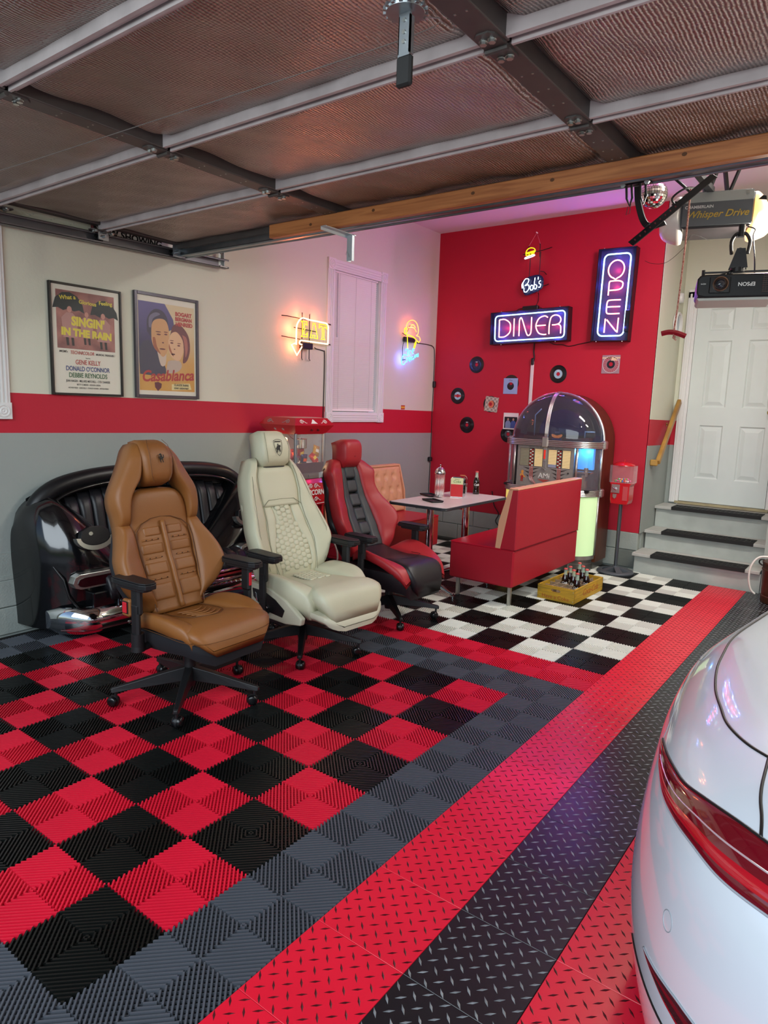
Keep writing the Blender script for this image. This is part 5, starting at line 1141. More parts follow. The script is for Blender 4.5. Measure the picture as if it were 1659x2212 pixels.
for y in (-.30, .27):
    pd = empty('pedestal'); pd.parent = dt; pd.location = (.0, y, 0)
    m = MB(); m.cyl((0,0,.09), (0,0,.70), .030, n=24); m.cyl((0,0,.06), (0,0,.10), .036, n=24); m.build('column', CHR, pd, smooth=40)
    m = MB(); m.box((-.14, -.05, .70), (.14, .05, .7215)); m.build('top_plate', BLKP, pd)
    for sx in (-1, 1):
        m = MB(); m.tube([(sx*.02,0,.115),(sx*.08,0,.095),(sx*.20,0,.045),(sx*.25,0,.028)], [.022,.020,.015,.012], 10); m.cyl((sx*.245,0,.0), (sx*.245,0,.02), .014, n=12); m.build('foot', CHR, pd, smooth=60)
    m = MB(); m.tube([(0,-.02,.115),(0,-.10,.085),(0,-.20,.035)] if y < 0 else [(0,.02,.115),(0,.10,.085),(0,.20,.035)], [.020,.017,.012], 10); m.cyl((0,-.195 if y < 0 else .195,.0), (0,-.195 if y < 0 else .195,.03), .014, n=12); m.build('foot', CHR, pd, smooth=60)
RV = mat('red_vinyl', 'a51528', .42, bump=.1, bscale=300); PV = mat('peach_vinyl', 'd29a78', .45); RVS = mat('red_vinyl_seat', 'b3142c', .36, bump=.1, bscale=300)
LEGM = mat('brushed_leg_steel', 'b9bab4', .3, .9)
def tufted(mb, x, y0, y1, z0, z1, nrm, lean, nb=7, rows_=3):
    """tufted panel facing nrm (+1/-1 in x)"""
    bt = []
    for r in range(rows_):
        for c in range(nb+1):
            yy = y0+(y1-y0)*((c+(.5 if r % 2 else 0))/nb); zz = z0+(z1-z0)*(.22+.28*r)
            if y0+.02 < yy < y1-.02: bt.append((yy, zz))
    dy = (y1-y0)/nb; dz = (z1-z0)*.28
    def h(y, z):
        d = min(((y-a)/dy)**2+((z-b)/dz)**2 for a, b in bt)
        e = min(1, (y-y0)/.02, (y1-y)/.02, (z1-z)/.02, (z-z0)/.02); e = max(0, e)**.5
        # creases along diagonals
        u = (y-y0)/dy; v = (z-z0-(z1-z0)*.22)/dz; c1_ = abs(((u+v/2) % 1)-0.0); c1_ = min(c1_, 1-c1_); c2_ = abs(((u-v/2) % 1)); c2_ = min(c2_, 1-c2_)
        cr = min(1, c1_/.12, c2_/.12)**.5
        return e*(.022*min(1, d/.10)**.6+.010*cr)
    n1, n2 = 70, 40
    f = lambda u, v: (x+nrm*h(y0+(y1-y0)*u, z0+(z1-z0)*v)-nrm*lean*(v), y0+(y1-y0)*u, z0+(z1-z0)*v)
    if nrm > 0: mb.grid(f, n1, n2)
    else: mb.grid(lambda u, v: f(1-u, v), n1, n2)
    return bt
def bench(name, label, ox, oy, sgn, L_):
    """sgn: +1 backrest on +x side (faces -x)"""
    b = thing('bench', label, 'bench', (ox, oy, 0), 0, 'red diner booth benches')
    w_ = .56
    m = MB(); m.cbox((0, L_/2, .30), (w_, L_, .29), ch=.012); m.build('seat_box', RV, b)
    m = MB(); m.cbox((-sgn*.055, L_/2, .445), (w_-.11, L_-.002, .012), ch=.004); m.build('seat_top', RVS, b)
    # back slab, leaning outward
    m = MB(); xb0, xb1 = sgn*.14, sgn*.285; xt0, xt1 = sgn*.225, sgn*.285
    P = [(xb0, .447), (xb1, .447), (xt1, .905), (xt0, .905)]
    M_ = Mx((0, 0, 0), (1,0,0), (0,0,1), (0,-1,0)); m.prism(P, M_, -L_+.003, -.003); m.build('backrest', RV, b, bevel=.006)
    m = MB(); tufted(m, sgn*.145, .012, L_-.012, .45, .90, -sgn, .085, 9 if L_ > 1 else 7); tf = m.build('tufted_front', PV, b, smooth=180)
    m = MB(); m.prism([(xb0-sgn*.022, .448), (xb0+sgn*.022, .448), (xb0+sgn*.060, .66), (xt0+sgn*.016, .912), (xt0-sgn*.016, .912), (xb0-sgn*.004, .66)], M_, -.014, -.0005); m.prism([(xb0-sgn*.022, .448), (xb0+sgn*.022, .448), (xb0+sgn*.060, .66), (xt0+sgn*.016, .912), (xt0-sgn*.016, .912), (xb0-sgn*.004, .66)], M_, -L_+.0005, -L_+.014); m.prism([(xt0-sgn*.016, .900), (xt1+sgn*.0, .906), (xt1, .918), (xt0-sgn*.014, .918)], M_, -L_+.0005, -.0005); m.build('peach_edging', PV, b, bevel=.004)
    for r in range(3):
        for c in range((9 if L_ > 1 else 7)+1):
            nb_ = 9 if L_ > 1 else 7; yy = .012+(L_-.024)*((c+(.5 if r % 2 else 0))/nb_); zf = .22+.28*r
            if .03 < yy < L_-.03:
                q = MB(); xx = sgn*.145+sgn*.085*zf-sgn*.004; q.lathe([(.009,0),(.007,.004),(.001,.006)], 10, Mx((xx, yy, .45+.45*zf), (0,1,0) if sgn < 0 else (0,-1,0), (0,0,1), (-sgn,0,0))); q.build('button', PV, tf, smooth=60)
    for lx in (-.23, .23):
        for ly in (.07, L_-.07):
            q = MB(); q.cbox((lx, ly, .077), (.026, .026, .158), ch=.002); q.build('leg', LEGM, b)
    m = MB(); m.tube([(xb1+sgn*.001, .003, .447), (xb1+sgn*.001, L_-.003, .447)], .0022, 5); m.build('seam', mat('dark_red_seam', '5a0c16', .6), b)
    return b
bench('bench', 'red diner bench nearest the jukebox, its plain vinyl back turned to the car', -.675, 3.57, 1, 1.28)
bench('bench', 'red diner bench with tufted peach backrest near the left wall', -1.98, 3.36, -1, 1.22)
# ---- things on the table (table top z = .7455)
TZ = .7462
def dish(x, y, rz, lab):
    t = thing('tip_tray', lab, 'tray', (x, y, TZ), rz, 'small black trays on the diner table'); m = MB()
    m.prism(rrect(.05, .085, .008), Matrix(), 0, .003); m.build('base', BLKP, t)
    n = MB(); P = rrect(.05, .085, .008); n.tube([(a, b, .006) for a, b in P], .0035, 6, closed=True); n.tube([(a*1.04, b*1.03, .011) for a, b in P], .0035, 6, closed=True); n.build('rim', BLKP, t, smooth=180)
# ================================================================ THINGS ON THE DINER TABLE
dish(-1.13, 3.557, math.radians(62), 'black tray at the near edge of the diner table, in front of the straw dispenser'); dish(-1.335, 3.83, math.radians(62), 'black tray at the left edge of the diner table, left of the straw dispenser')
CG = glass('clear_glass', 'ffffff', alpha=.06)
sd = thing('straw_dispenser', 'glass dispenser of red and white striped straws with chrome domed lid', 'straw dispenser', (-1.215, 3.79, TZ))
m = MB(); m.lathe([(.001,0),(.052,0),(.052,.008),(.042,.012),(.042,.205),(.038,.205),(.038,.016),(.001,.014)], 28); m.build('jar', CG, sd, smooth=40)
m = MB(); m.lathe([(.044,.200),(.045,.208),(.043,.222),(.034,.242),(.018,.254),(.006,.258),(.004,.268),(.007,.273),(.006,.279),(.0005,.281)], 28); m.build('lid', CHR, sd, smooth=60)
m = MB(); m.cyl((0,0,.014), (0,0,.024), .034, n=20); m.build('lift_plate', CHR, sd, smooth=40)
SR = mat('straw_red', 'cf2a2a', .4); SW = mat('straw_white', 'efe9e6', .4)
for k in range(26):
    a = k*2.4; r = .0055*math.sqrt(k+.5)*1.2; x, y = r*math.cos(a), r*math.sin(a)
    m = MB(); N = 12; rr = .0032; tw = 0
    for i in range(N):
        z0 = .026+.17*i/N; z1 = .026+.17*(i+1)/N
        for q in range(6):
            a0 = q*PI/3+i*.9; a1 = a0+PI/3; m.m(0 if q < 3 else 1)
            m.add([(x+rr*math.cos(a0), y+rr*math.sin(a0), z0), (x+rr*math.cos(a1), y+rr*math.sin(a1), z0), (x+rr*math.cos(a1+.9), y+rr*math.sin(a1+.9), z1), (x+rr*math.cos(a0+.9), y+rr*math.sin(a0+.9), z1)], [(0,1,2,3)])
    o = m.build('straw', [SR, SW], None, loc=(-1.215, 3.79, TZ)); tag(o, 'red and white striped paper straw standing in the glass dispenser', 'straw', 'straws in the dispenser')
nd = thing('napkin_dispenser', 'chrome napkin dispenser with white sides and a red and cream front', 'napkin dispenser', (-1.14, 3.965, TZ), math.radians(20))
m = MB(); NP = [(-.055,0),(.055,0),(.055,.15),(.045,.168),(.03,.176),(-.03,.176),(-.045,.168),(-.055,.15)]
m.prism(NP, Mx((0,0,0), (1,0,0), (0,0,1), (0,-1,0)), -.055, .055); m.build('case', CHR, nd, bevel=.003)
m = MB(); m.box((-.052, -.0565, .006), (.052, -.055, .112)); m.build('front_red', mat('bright_red_label', 'c41a20', .35), nd)
m = MB(); m.box((-.052, -.0565, .112), (.052, -.055, .166)); m.build('front_cream', mat('cream_label', 'd8d8a4', .4), nd)
MN = Mx((0, -.057, .143), (1,0,0), (0,0,1), (0,-1,0)); GP = mat('green_print', '3b7a3a', .5)
text_obj('Have a', .014, MN @ Matrix.Translation((0, .012, 0)), GP, nd, depth=.0003); text_obj('Coke', .030, MN @ Matrix.Translation((0, -.008, 0)), GP, nd, depth=.0003, shear=.2)
m = MB(); m.box((-.0565, -.048, .008), (-.055, .048, .155)); m.build('side_white', mat('napkin_white', 'eceae6', .5), nd)
ms_ = Mx((-.0568, -.0, .115), (0,-1,0), (0,0,1), (-1,0,0)); m = MB(); m.prism([(.024*math.cos(a*PI/10), .024*math.sin(a*PI/10)) for a in range(20)], ms_, 0, .0006); m.build('round_label', mat('bright_red_label'), nd)
sh_ = thing('napkin_caddy', 'wire and glass condiment caddy with a wooden handle behind the napkin dispenser', 'caddy', (-1.235, 4.20, TZ), .4)
m = MB(); m.tube(bez([(-.04,0,.0),(-.042,0,.10),(-.035,0,.145),(-.02,0,.158)], 5)[0:], .0025, 6); m.tube(bez([(.04,0,.0),(.042,0,.10),(.035,0,.145),(.02,0,.158)], 5), .0025, 6); m.tube([(-.04,-.035,.02),(.04,-.035,.02),(.04,.035,.02),(-.04,.035,.02)], .002, 6, closed=True); m.tube([(-.04,-.035,.05),(.04,-.035,.05),(.04,.035,.05),(-.04,.035,.05)], .002, 6, closed=True); m.build('wire_frame', CHR, sh_)
m = MB(); m.cyl((-.022,0,.158), (.022,0,.158), .007, n=10); m.build('handle', mat('wooden_handle', 'b0663a', .5), sh_, smooth=40)
for sx, nm_, lb in ((-1, 'shaker', 'left'), (1, 'shaker', 'right')):
    t = thing('shaker', 'small glass shaker in the %s ring of the wire caddy' % lb, 'shaker', (-1.235+sx*.019*math.cos(.4), 4.20+sx*.019*math.sin(.4), TZ), 0, 'shakers in the wire caddy')
    m = MB(); m.lathe([(.001,0),(.017,0),(.0175,.05),(.013,.07),(.013,.076),(.001,.076)], 14); m.build('glass', glass('green_glass', 'cfe8dc', alpha=.35), t, smooth=50); m = MB(); m.lathe([(.0135,.075),(.0135,.088),(.009,.095),(.001,.096)], 14); m.build('cap', CHR, t, smooth=50)
# ---- cola bottles: one built, the rest copied
COLA = mat('cola_bottle_glass', '170a08', .06, spec=.9); COLG = glass('pale_green_bottle_glass', 'bfe0cc', alpha=.35); CAPM = mat('red_crown_cap', 'c8504c', .4)
def cola(label, group):
    t = thing('cola_bottle', label, 'bottle', (0,0,0), 0, group)
    m = MB(); m.lathe([(.001,0),(.027,.0),(.029,.006),(.028,.03),(.024,.05),(.0265,.07),(.0285,.095),(.027,.115),(.021,.135),(.0165,.148),(.001,.149)], 20); m.build('bottle_body', COLA, t, smooth=60)
    m = MB(); m.lathe([(.0167,.148),(.0135,.165),(.012,.185),(.0125,.196),(.001,.197)], 16); m.build('bottle_neck', COLG, t, smooth=60)
    m = MB(); P = []
    for k in range(24): a = k*PI/12; P.append(((.0148+.0007*(k % 2))*math.cos(a), (.0148+.0007*(k % 2))*math.sin(a)))
    m.prism(P, Matrix(), .193, .199); m.lathe([(.0145,.199),(.012,.203),(.001,.2035)], 16); m.build('cap', CAPM, t, smooth=40)
    o = text_obj('Cola', .026, Matrix(), mat('white_print'), t, depth=.0003, shear=.3, bold=.0006, name='script_label')
    for v in o.data.vertices:
        a = v.co.x/.029; z = .085+v.co.y; r = .0286+v.co.z*.5+.0002; v.co = (r*math.sin(a), -r*math.cos(a), z)
    return t
b0 = cola('cola bottle standing at the far end of the diner table, behind the napkin dispenser', 'cola bottles'); b0.location = (-1.13, 4.265, TZ); b0.rotation_euler = (0,0,.5); b0['group'] = 'cola bottles'
# ================================================================ CRATE OF BOTTLES
cr = thing('bottle_crate', 'yellow wooden cola crate with divided compartments on the chequered floor', 'crate', (-.05, 4.0, 0.0), math.radians(0))
YW = woodmat('yellow_painted_crate_wood', 'c79a1c', '9a7a20', 'X', .6, 2.0); YWY = woodmat('yellow_painted_crate_wood_end', 'c79a1c', '94762a', 'Y', .6, 2.0); IW = mat('weathered_divider_wood', '9a8468', .7, var=.3, vscale=20)
# corners on the floor: near-left (-.357,4.03) near (-.05,4.0) right (-.10,4.626)
CXm, CYm = -.215, 4.315; hx, hy = .155, .305; H = .115
cr.location = (CXm, CYm, .001); cr.rotation_euler = (0, 0, math.radians(-1.5))
def slab(name, a, b, mt, par=cr): m = MB(); m.cbox(((a[0]+b[0])/2,(a[1]+b[1])/2,(a[2]+b[2])/2), (b[0]-a[0],b[1]-a[1],b[2]-a[2]), ch=.002); return m.build(name, mt, par)
m = MB()   # near end board with a hand slot
M_ = Mx((0, -hy, H/2), (1,0,0), (0,0,1), (0,-1,0))
for a, b in (((-hx,-.0575),(hx,.012)),((-hx,.012),(-.042,.035)),((.042,.012),(hx,.035)),((-hx,.035),(hx,.0575))): m.prism([(a[0],a[1]),(b[0],a[1]),(b[0],b[1]),(a[0],b[1])], M_, -.014, 0)
m.prism([(-.042,.012),(-.030,.012),(-.042,.0235)], M_, -.014, 0); m.prism([(-.042,.0235),(-.030,.035),(-.042,.035)], M_, -.014, 0); m.prism([(.042,.012),(.042,.0235),(.030,.012)], M_, -.014, 0); m.prism([(.042,.0235),(.042,.035),(.030,.035)], M_, -.014, 0)
e1_ = m.build('end_board', YW, cr)
slab('end_board', (-hx, hy-.014, 0), (hx, hy, H), YW)
s1_ = slab('side_board', (hx-.012, -hy+.001, 0), (hx, hy-.001, H), YWY); slab('side_board', (-hx, -hy+.001, 0), (-hx+.012, hy-.001, H), YWY); slab('bottom_board', (-hx+.012, -hy+.014, .008), (hx-.012, hy-.014, .016), IW)
for k in range(1, 4): x = -hx+.012+(2*hx-.024)*k/4; slab('divider', (x-.003, -hy+.014, .02), (x+.003, hy-.014, .098), IW)
for k in range(1, 6): y = -hy+.014+(2*hy-.028)*k/6; slab('divider', (-hx+.012, y-.003, .021), (hx-.012, y+.003, .097), IW)
RP = mat('faded_red_print', 'a8521e', .6)
text_obj('Have a Coke', .042, Mx((-.0, -hy-.0006, .028), (1,0,0), (0,0,1), (0,-1,0)), RP, e1_, depth=.0004, sx=1.05)
text_obj('Coca-Cola', .075, Mx((hx+.0006, .03, .060), (0,1,0), (0,0,1), (1,0,0)), RP, s1_, depth=.0004, shear=.3)
m = MB()
for z in (.02, .095): 
    for x in (-hx+.008, hx-.008): m.cyl((x, -hy-.0005, z), (x, -hy-.002, z), .0035, n=6)
m.build('nail', BOLT, e1_)
def cell(i, j): return (-hx+.012+(2*hx-.024)*(i+.5)/4, -hy+.014+(2*hy-.028)*(j+.5)/6)
bl_ = [((1,2), 'left cola bottle in the near rows of the yellow crate, alone on its side'), ((3,1), 'nearest cola bottle, at the right front of the yellow crate'), ((2,2), 'middle cola bottle in the yellow crate with its white script facing out'), ((3,3), 'rightmost cola bottle along the right board of the yellow crate'), ((2,4), 'cola bottle one row behind the middle one, right rear of the yellow crate'), ((1,3), 'cola bottle just behind and right of the left one in the yellow crate'), ((1,5), 'farthest cola bottle, at the back of the yellow crate under the bench edge')]
for (ij, lab) in bl_:
    x, y = cell(*ij); o = copy_tree(b0); a = cr.rotation_euler.z; o.location = (CXm+x*math.cos(a)-y*math.sin(a), CYm+x*math.sin(a)+y*math.cos(a), .0165); o.rotation_euler = (0,0,random.uniform(-.3,.6)); o['label'] = lab; o['group'] = 'cola bottles'
# ================================================================ JUKEBOX
jx, jy = -.845, 5.62
jb = thing('jukebox', 'domed wooden jukebox with silver front, lit columns and selection panel by the red wall', 'jukebox', (jx, jy, 0))
WAL = woodmat('walnut_veneer', '5c2f1c', '3c1c12', 'Z', .35); JM = mat('jukebox_trim_metal', 'b4b0ac', .28, .85); JG = mat('silver_grey_front', '8f8b86', .4, .35, var=.1, vscale=30, bump=.2, bscale=250)
Rr = .465; zc = 1.205; yw = -.30   # wood body from y=yw to 0
m = MB(); out = [(-Rr, .07), (Rr, .07), (Rr, zc)]+[(Rr*math.cos(a*PI/28), zc+Rr*math.sin(a*PI/28)) for a in range(1, 28)]+[(-Rr, zc)]
m.prism(out, Mx((0,0,0), (1,0,0), (0,0,1), (0,-1,0)), 0.0, -yw); m.build('cabinet', WAL, jb, smooth=35)
# front outline in plan: half width .295 flat at y=-.57, rounded corners back to y=-.30
def fr(t, s=1.0, d=0.0):
    """t in 0..1 around the front plan from left side to right side"""
    fw_, cr_ = .245, .22
    segs = [PI/2*cr_, 2*fw_, PI/2*cr_]; tot = sum(segs); q = t*tot
    if q < segs[0]: a = PI-(q/cr_); x, y = -fw_+(cr_+d)*math.cos(a), yw-.27+cr_-(cr_+d)*math.sin(a)+(.0)
    elif q < segs[0]+segs[1]: x, y = -fw_+(q-segs[0]), yw-.27-d
    else: a = PI/2-(q-segs[0]-segs[1])/cr_; x, y = fw_+(cr_+d)*math.cos(a), yw-.27+cr_-(cr_+d)*math.sin(a)
    return x, y
def wall_band(mb, z0, z1, t0=0, t1=1, d=0, n=40):
    mb.grid(lambda u, v: (*fr(t0+(t1-t0)*u, d=d), z0+(z1-z0)*v), n, 1)
def ribband(z, h, nm='trim_band'):
    m = MB(); nr = 4
    for k in range(nr):
        zz = z-h/2+h*(k+.5)/nr; m.tube([(*fr(t/36, d=.012), zz) for t in range(37)], h/nr*.52, 6)
    m.grid(lambda u, v: (*fr(u, d=.008), z-h/2+h*v), 36, 1); 
    for sx in (-1, 1): m.box((sx*Rr-.014, yw-.06, z-h/2), (sx*Rr+.014, yw+.02, z+h/2))
    o = m.build(nm, JM, jb, smooth=50)
    for sx in (-1, 1): k = MB(); k.cbox((sx*(Rr+.01), yw-.02, z), (.05, .075, h*1.35), ch=.012); k.build('corner_knob', JM, o)
    return o
ribband(1.195, .062); ribband(.745, .060)
m = MB(); wall_band(m, .115, .15, d=.006); wall_band(m, .07, .075, d=-.01); m.build('lower_trim', JM, jb, smooth=40)
m = MB(); m.grid(lambda u, v: (*fr(u, d=-.015), .0+.115*v), 36, 1); m.box((-Rr+.02, yw, 0), (Rr-.02, -.01, .07)); m.build('plinth', mat('plinth_steel', '7f7c78', .35, .8), jb, smooth=40)
LG_ = mat('lit_green_panel', 'cfe6b8', .4, emit='a8d492', es=.42); LY_ = mat('lit_yellow_panel', 'e8d890', .4, emit='e0c860', es=.55); LB_ = mat('lit_blue_panel', '3a9ad8', .4, emit='1f80e0', es=.55)
m = MB(); wall_band(m, .15, .715, .60, 1.0); m.build('right_column', LG_, jb, smooth=60, label='glowing pale green column'); m = MB(); wall_band(m, .15, .715, 0, .40); m.build('left_column', LY_, jb, smooth=60, label='glowing yellow column')
m = MB(); wall_band(m, .15, .715, .40, .60, d=.004, n=4); m.build('lower_grille', JG, jb)
# vertical trims of the columns
for t in (.235, .765, .995, .005):
    for (z0, z1) in ((.15, .715), (.775, 1.165)): m = MB(); x, y = fr(t, d=.006); m.cyl((x, y, z0), (x, y, z1), .011, n=10); m.build('column_trim', JM, jb, smooth=180)
# upper part: glass columns, dark inside, blue light behind the right one
m = MB(); m.box((-.43, yw-.235, .76), (.43, yw-.06, .78)); m.box((-.44, yw-.02, .76), (.44, yw, 1.17)); m.build('inner_back', mat('dark_interior', '17171c', .4), jb)
m = MB(); m.box((.245, yw-.08, .96), (.40, yw-.03, 1.165)); m.build('blue_light_panel', LB_, jb, label='glowing blue light panel')
light('jukebox_blue', 'POINT', (jx+.34, jy+yw-.13, 1.13), 1.2, (.15, .5, 1.0), .02)
UG = glass('clear_plastic_column', 'e8d8ea', alpha=.10); 
for t0, t1 in ((0, .235), (.765, 1)): m = MB(); wall_band(m, .775, 1.165, t0, t1, n=14); m.build('column_glass', UG, jb, smooth=180)
m = MB(); 
for k, (x, z0, r) in enumerate(((.33, .78, .05), (.33, .83, .03), (.36, .9, .02), (.28, .80, .03))): m.cyl((x, yw-.13, z0), (x, yw-.13, z0+.08), r, n=18)
m.box((.25, yw-.20, .93), (.42, yw-.10, .945)); m.build('mechanism', mat('mechanism_metal', '8a7c68', .25, .9), jb, smooth=40)
# silver front panel
PF = yw-.262
m = MB(); m.box((-.285, PF, .775), (.285, PF+.03, 1.165)); fp = m.build('front_panel', JG, jb)
PM = Mx((0, PF-.0005, 0), (1,0,0), (0,0,1), (0,-1,0))
INK = mat('dark_grey_print', '2e2c2c', .5)
text_obj('DEPOSIT COIN BEFORE     MAKING SELECTION', .0145, PM @ Matrix.Translation((0, 1.150, 0)), INK, fp, depth=.0006, space=1.15)
TI = mat('title_strip_cream', 'dcc79a', .5, emit='e0bc70', es=.25); TID = mat('title_strip_dim', '8d8a74', .5); TB_ = mat('title_strip_blue', '9aa0b8', .5)
for gx, (x0, x1) in enumerate(((-.255,-.165),(-.105,-.025),(.035,.115),(.175,.250))):
    m = MB(); m.prism([(x0-.004,.968),(x1+.004,.968),(x1+.004,1.138),(x0-.004,1.138)], PM, 0, .001); bk_ = m.build('title_window', mat('title_backing', '5a5240', .5), fp)
    for r in range(12):
        z0 = .971+r*.0138; m = MB(); m.prism([(x0,z0),(x1,z0),(x1,z0+.0112),(x0,z0+.0112)], PM, .001, .003); m.build('title_strip', TID if gx == 0 else (TB_ if gx == 2 and r < 2 else TI), bk_)
BR_, BW_, BD_ = mat('button_red', 'a83228', .3), mat('button_cream', 'e6e0d0', .3), mat('button_dark', '2a2020', .3)
for x0 in (-.155, .125):
    m = MB(); m.prism([(x0-.004,.966),(x0+.042,.966),(x0+.042,1.14),(x0-.004,1.14)], PM, 0, .001); kb = m.build('button_bank', BD_, fp)
    for r in range(10):
        for c in range(2):
            m = MB(); xx = x0+c*.020; zz_ = .972+r*.0165; m.prism([(xx,zz_),(xx+.016,zz_),(xx+.016,zz_+.010),(xx,zz_+.010)], PM, .001, .006); m.build('button', BW_ if (r+c) % 2 else BR_, kb)
m = MB(); m.prism([(-.018,1.02),(.012,1.02),(.012,1.16),(-.018,1.16)], PM, 0, .006); m.prism([(-.02,.975),(.014,.955),(.014,1.02),(-.018,1.02)], PM, 0, .004); m.prism([(-.022,.968),(-.018,.958),(.018,.935),(.016,.95)], PM, 0, .016); ct = m.build('coin_plate', JM, fp, bevel=.002)
m = MB(); m.prism([(-.013,1.045),(.006,1.045),(.006,1.13),(-.013,1.13)], PM, .006, .008); m.build('coin_window', mat('coin_red', 'c02a20', .3, emit='d03020', es=.4), ct)
# fanned black darts beside the tube mouldings, and the curved striped mouldings
for sx, x0 in ((-1, -.135), (1, .145)):
    for k, wz in enumerate((.065, .048, .034)):
        z = .945-k*.036; m = MB()
        for s2 in (-1, 1): m.prism([(x0+s2*.022, z), (x0+s2*(.022+wz), z+.013), (x0+s2*(.022+wz*.4), z-.003), (x0+s2*.022, z-.012)], PM, 0, .0012)
        m.build('dart', BD_, fp)
    for q, mt in ((-.016, JM), (-.010, mat('stripe_red', 'a0403a', .4)), (-.003, JM), (.003, mat('stripe_red')), (.010, JM), (.016, mat('stripe_red'))):
        m = MB(); e = x0+q; pts = bez([(e, PF-.004, .965), (e, PF-.004, .90), (e-sx*.0, PF-.004, .865), (e-sx*.015+0*q, PF-.004, .83), (e-sx*.05, PF-.004, .80-q*.4), (e-sx*.085, PF-.004, .785-q*.6)], 5); m.tube(pts, .0036, 6); m.build('striped_moulding', mt, fp, smooth=180)
text_obj('AMi', .070, PM @ Matrix.Translation((.0, .882, 0)), mat('letter_silver', 'e2e0dc', .35, .2), fp, depth=.004, bold=-.0002, shear=.0)
m = MB(); m.prism([(-.062,.848),(.062,.848),(0,.822)], PM, 0, .003); m.build('red_chevron', mat('stripe_red'), fp)
m = MB(); m.prism([(-.075,.776),(.060,.776),(.060,.806),(.0,.815),(-.075,.806)], PM, 0, .012); m.prism([(-.02,.782),(.008,.782),(.008,.803),(-.02,.803)], PM, .012, .0125); m.build('coin_return', JM, fp, bevel=.002)
m = MB(); m.prism([(-.02,.782),(.004,.782),(.004,.802),(-.02,.802)], PM, .0127, .0135); m.build('coin_slot', m_blk, fp)
m = MB(); m.prism([(.228,.925),(.238,.918),(.248,.925),(.240,.934)], PM, 0, .008); m.build('lock', BD_, fp)
# small decal of a dancing figure
DC1, DC2 = mat('decal_orange', 'cf8a3a', .5), mat('decal_red', 'a02818', .5)
m = MB(); m.prism([(-.236,.895),(-.215,.89),(-.21,.915),(-.225,.925),(-.238,.912)], PM, 0, .001); m.prism([(-.25,.87),(-.235,.86),(-.23,.885),(-.215,.86),(-.19,.85),(-.188,.858),(-.208,.872),(-.215,.89),(-.24,.89)], PM, 0, .001); d1_ = m.build('decal', DC1, fp)
m = MB(); m.prism([(-.238,.835),(-.212,.835),(-.212,.87),(-.236,.87)], PM, .001, .0016); m.prism([(-.24,.815),(-.23,.815),(-.228,.835),(-.237,.835)], PM, .001, .0016); m.prism([(-.225,.812),(-.216,.812),(-.216,.835),(-.224,.835)], PM, .001, .0016); m.build('decal_dress', DC2, d1_)
# dome
def dome(u, v):
    a = PI*u; b = v*PI/2; c = math.cos(b)**.8 if v < 1 else 0; s = math.sin(b)
    rr = .25+(.455-.25)*(math.sin(b)**.9); rx = .448
    return (-rx*math.cos(a)*(1-.02*(1-s)), yw-.265*math.cos(b)**.75 if v < 1 else yw, zc+.02+(.42*(s*.62+.38))*math.sin(a)**.95 if 0 < u < 1 else zc+.02)
def dome2(u, v):
    # quarter-ellipsoid hood: u around the arch, v from the front rim line up to the cabinet
    a = PI*u; r = .452; k = v
    x = -r*math.cos(a); zt = r*math.sin(a)
    ph = k*PI/2
    return (x*(1-.0*k), yw-.265*math.cos(ph)*max(0.0, 1-abs(math.cos(a))**3.2)**.55, zc+.02+zt*math.sin(ph)**.85 if k > 0 else zc+.02)
DG = glass('dome_plastic', 'c8c4d8', alpha=.04, tint='dedbe4'); m = MB(); m.grid(dome2, 48, 18); m.build('dome', DG, jb, smooth=180)
m = MB(); arc = [(Rr*math.cos(a*PI/40)*1.0, yw-.004, zc+Rr*math.sin(a*PI/40)) for a in range(41)]; m.tube(arc, .013, 10); m.build('arch_trim', mat('bright_arch_trim', 'd2d0d0', .2, .9), jb, smooth=180)
m = MB()
for dx in (-.012, 0, .012): m.tube([(dx, dome2(.5, k/16)[1]-.004, dome2(.5, k/16)[2]+.003) for k in range(17)], .0075, 8)
cs_ = m.build('centre_strap', JM, jb, smooth=180); m = MB(); m.cbox((0, yw-.285, 1.205), (.06, .03, .10), ch=.008); m.build('strap_foot', JM, cs_)
# interior of the dome: dark semicircular backing with steps and arm
INT = mat('dome_interior', '20262e', .3); m = MB(); m.prism([(Rr*.97*math.cos(a*PI/24), zc+Rr*.97*math.sin(a*PI/24)) for a in range(25)], Mx((0,yw-.002,0), (1,0,0), (0,0,1), (0,-1,0)), 0, .004); m.build('dome_backing', INT, jb)
m = MB(); m.box((-.30, yw-.12, zc+.02), (.36, yw-.02, zc+.05)); m.build('record_shelf', mat('brown_shelf', '4a3d36', .5), jb)
m = MB(); m.lathe([(.02,-.004),(.24,-.004),(.24,.004),(.02,.004)], 40, Mx((.06, yw-.03, zc+.07), (1,0,0), (0,0,1), (0,-1,0)), a0=0, a1=PI); m.build('record_magazine', mat('indigo_magazine', '1d1c4a', .2), jb, smooth=40)
m = MB(); m.tube([(.31, yw-.1, zc+.05), (.31, yw-.1, zc+.11), (.40, yw-.08, zc+.11)], .008, 8); m.tube([(-.2, yw-.1, zc+.05), (-.2, yw-.1, zc+.25), (-.14, yw-.1, zc+.31)], .006, 8); m.build('tone_arm', mat('pale_blue_arm', '7fa8c8', .3, .5), jb, smooth=180)
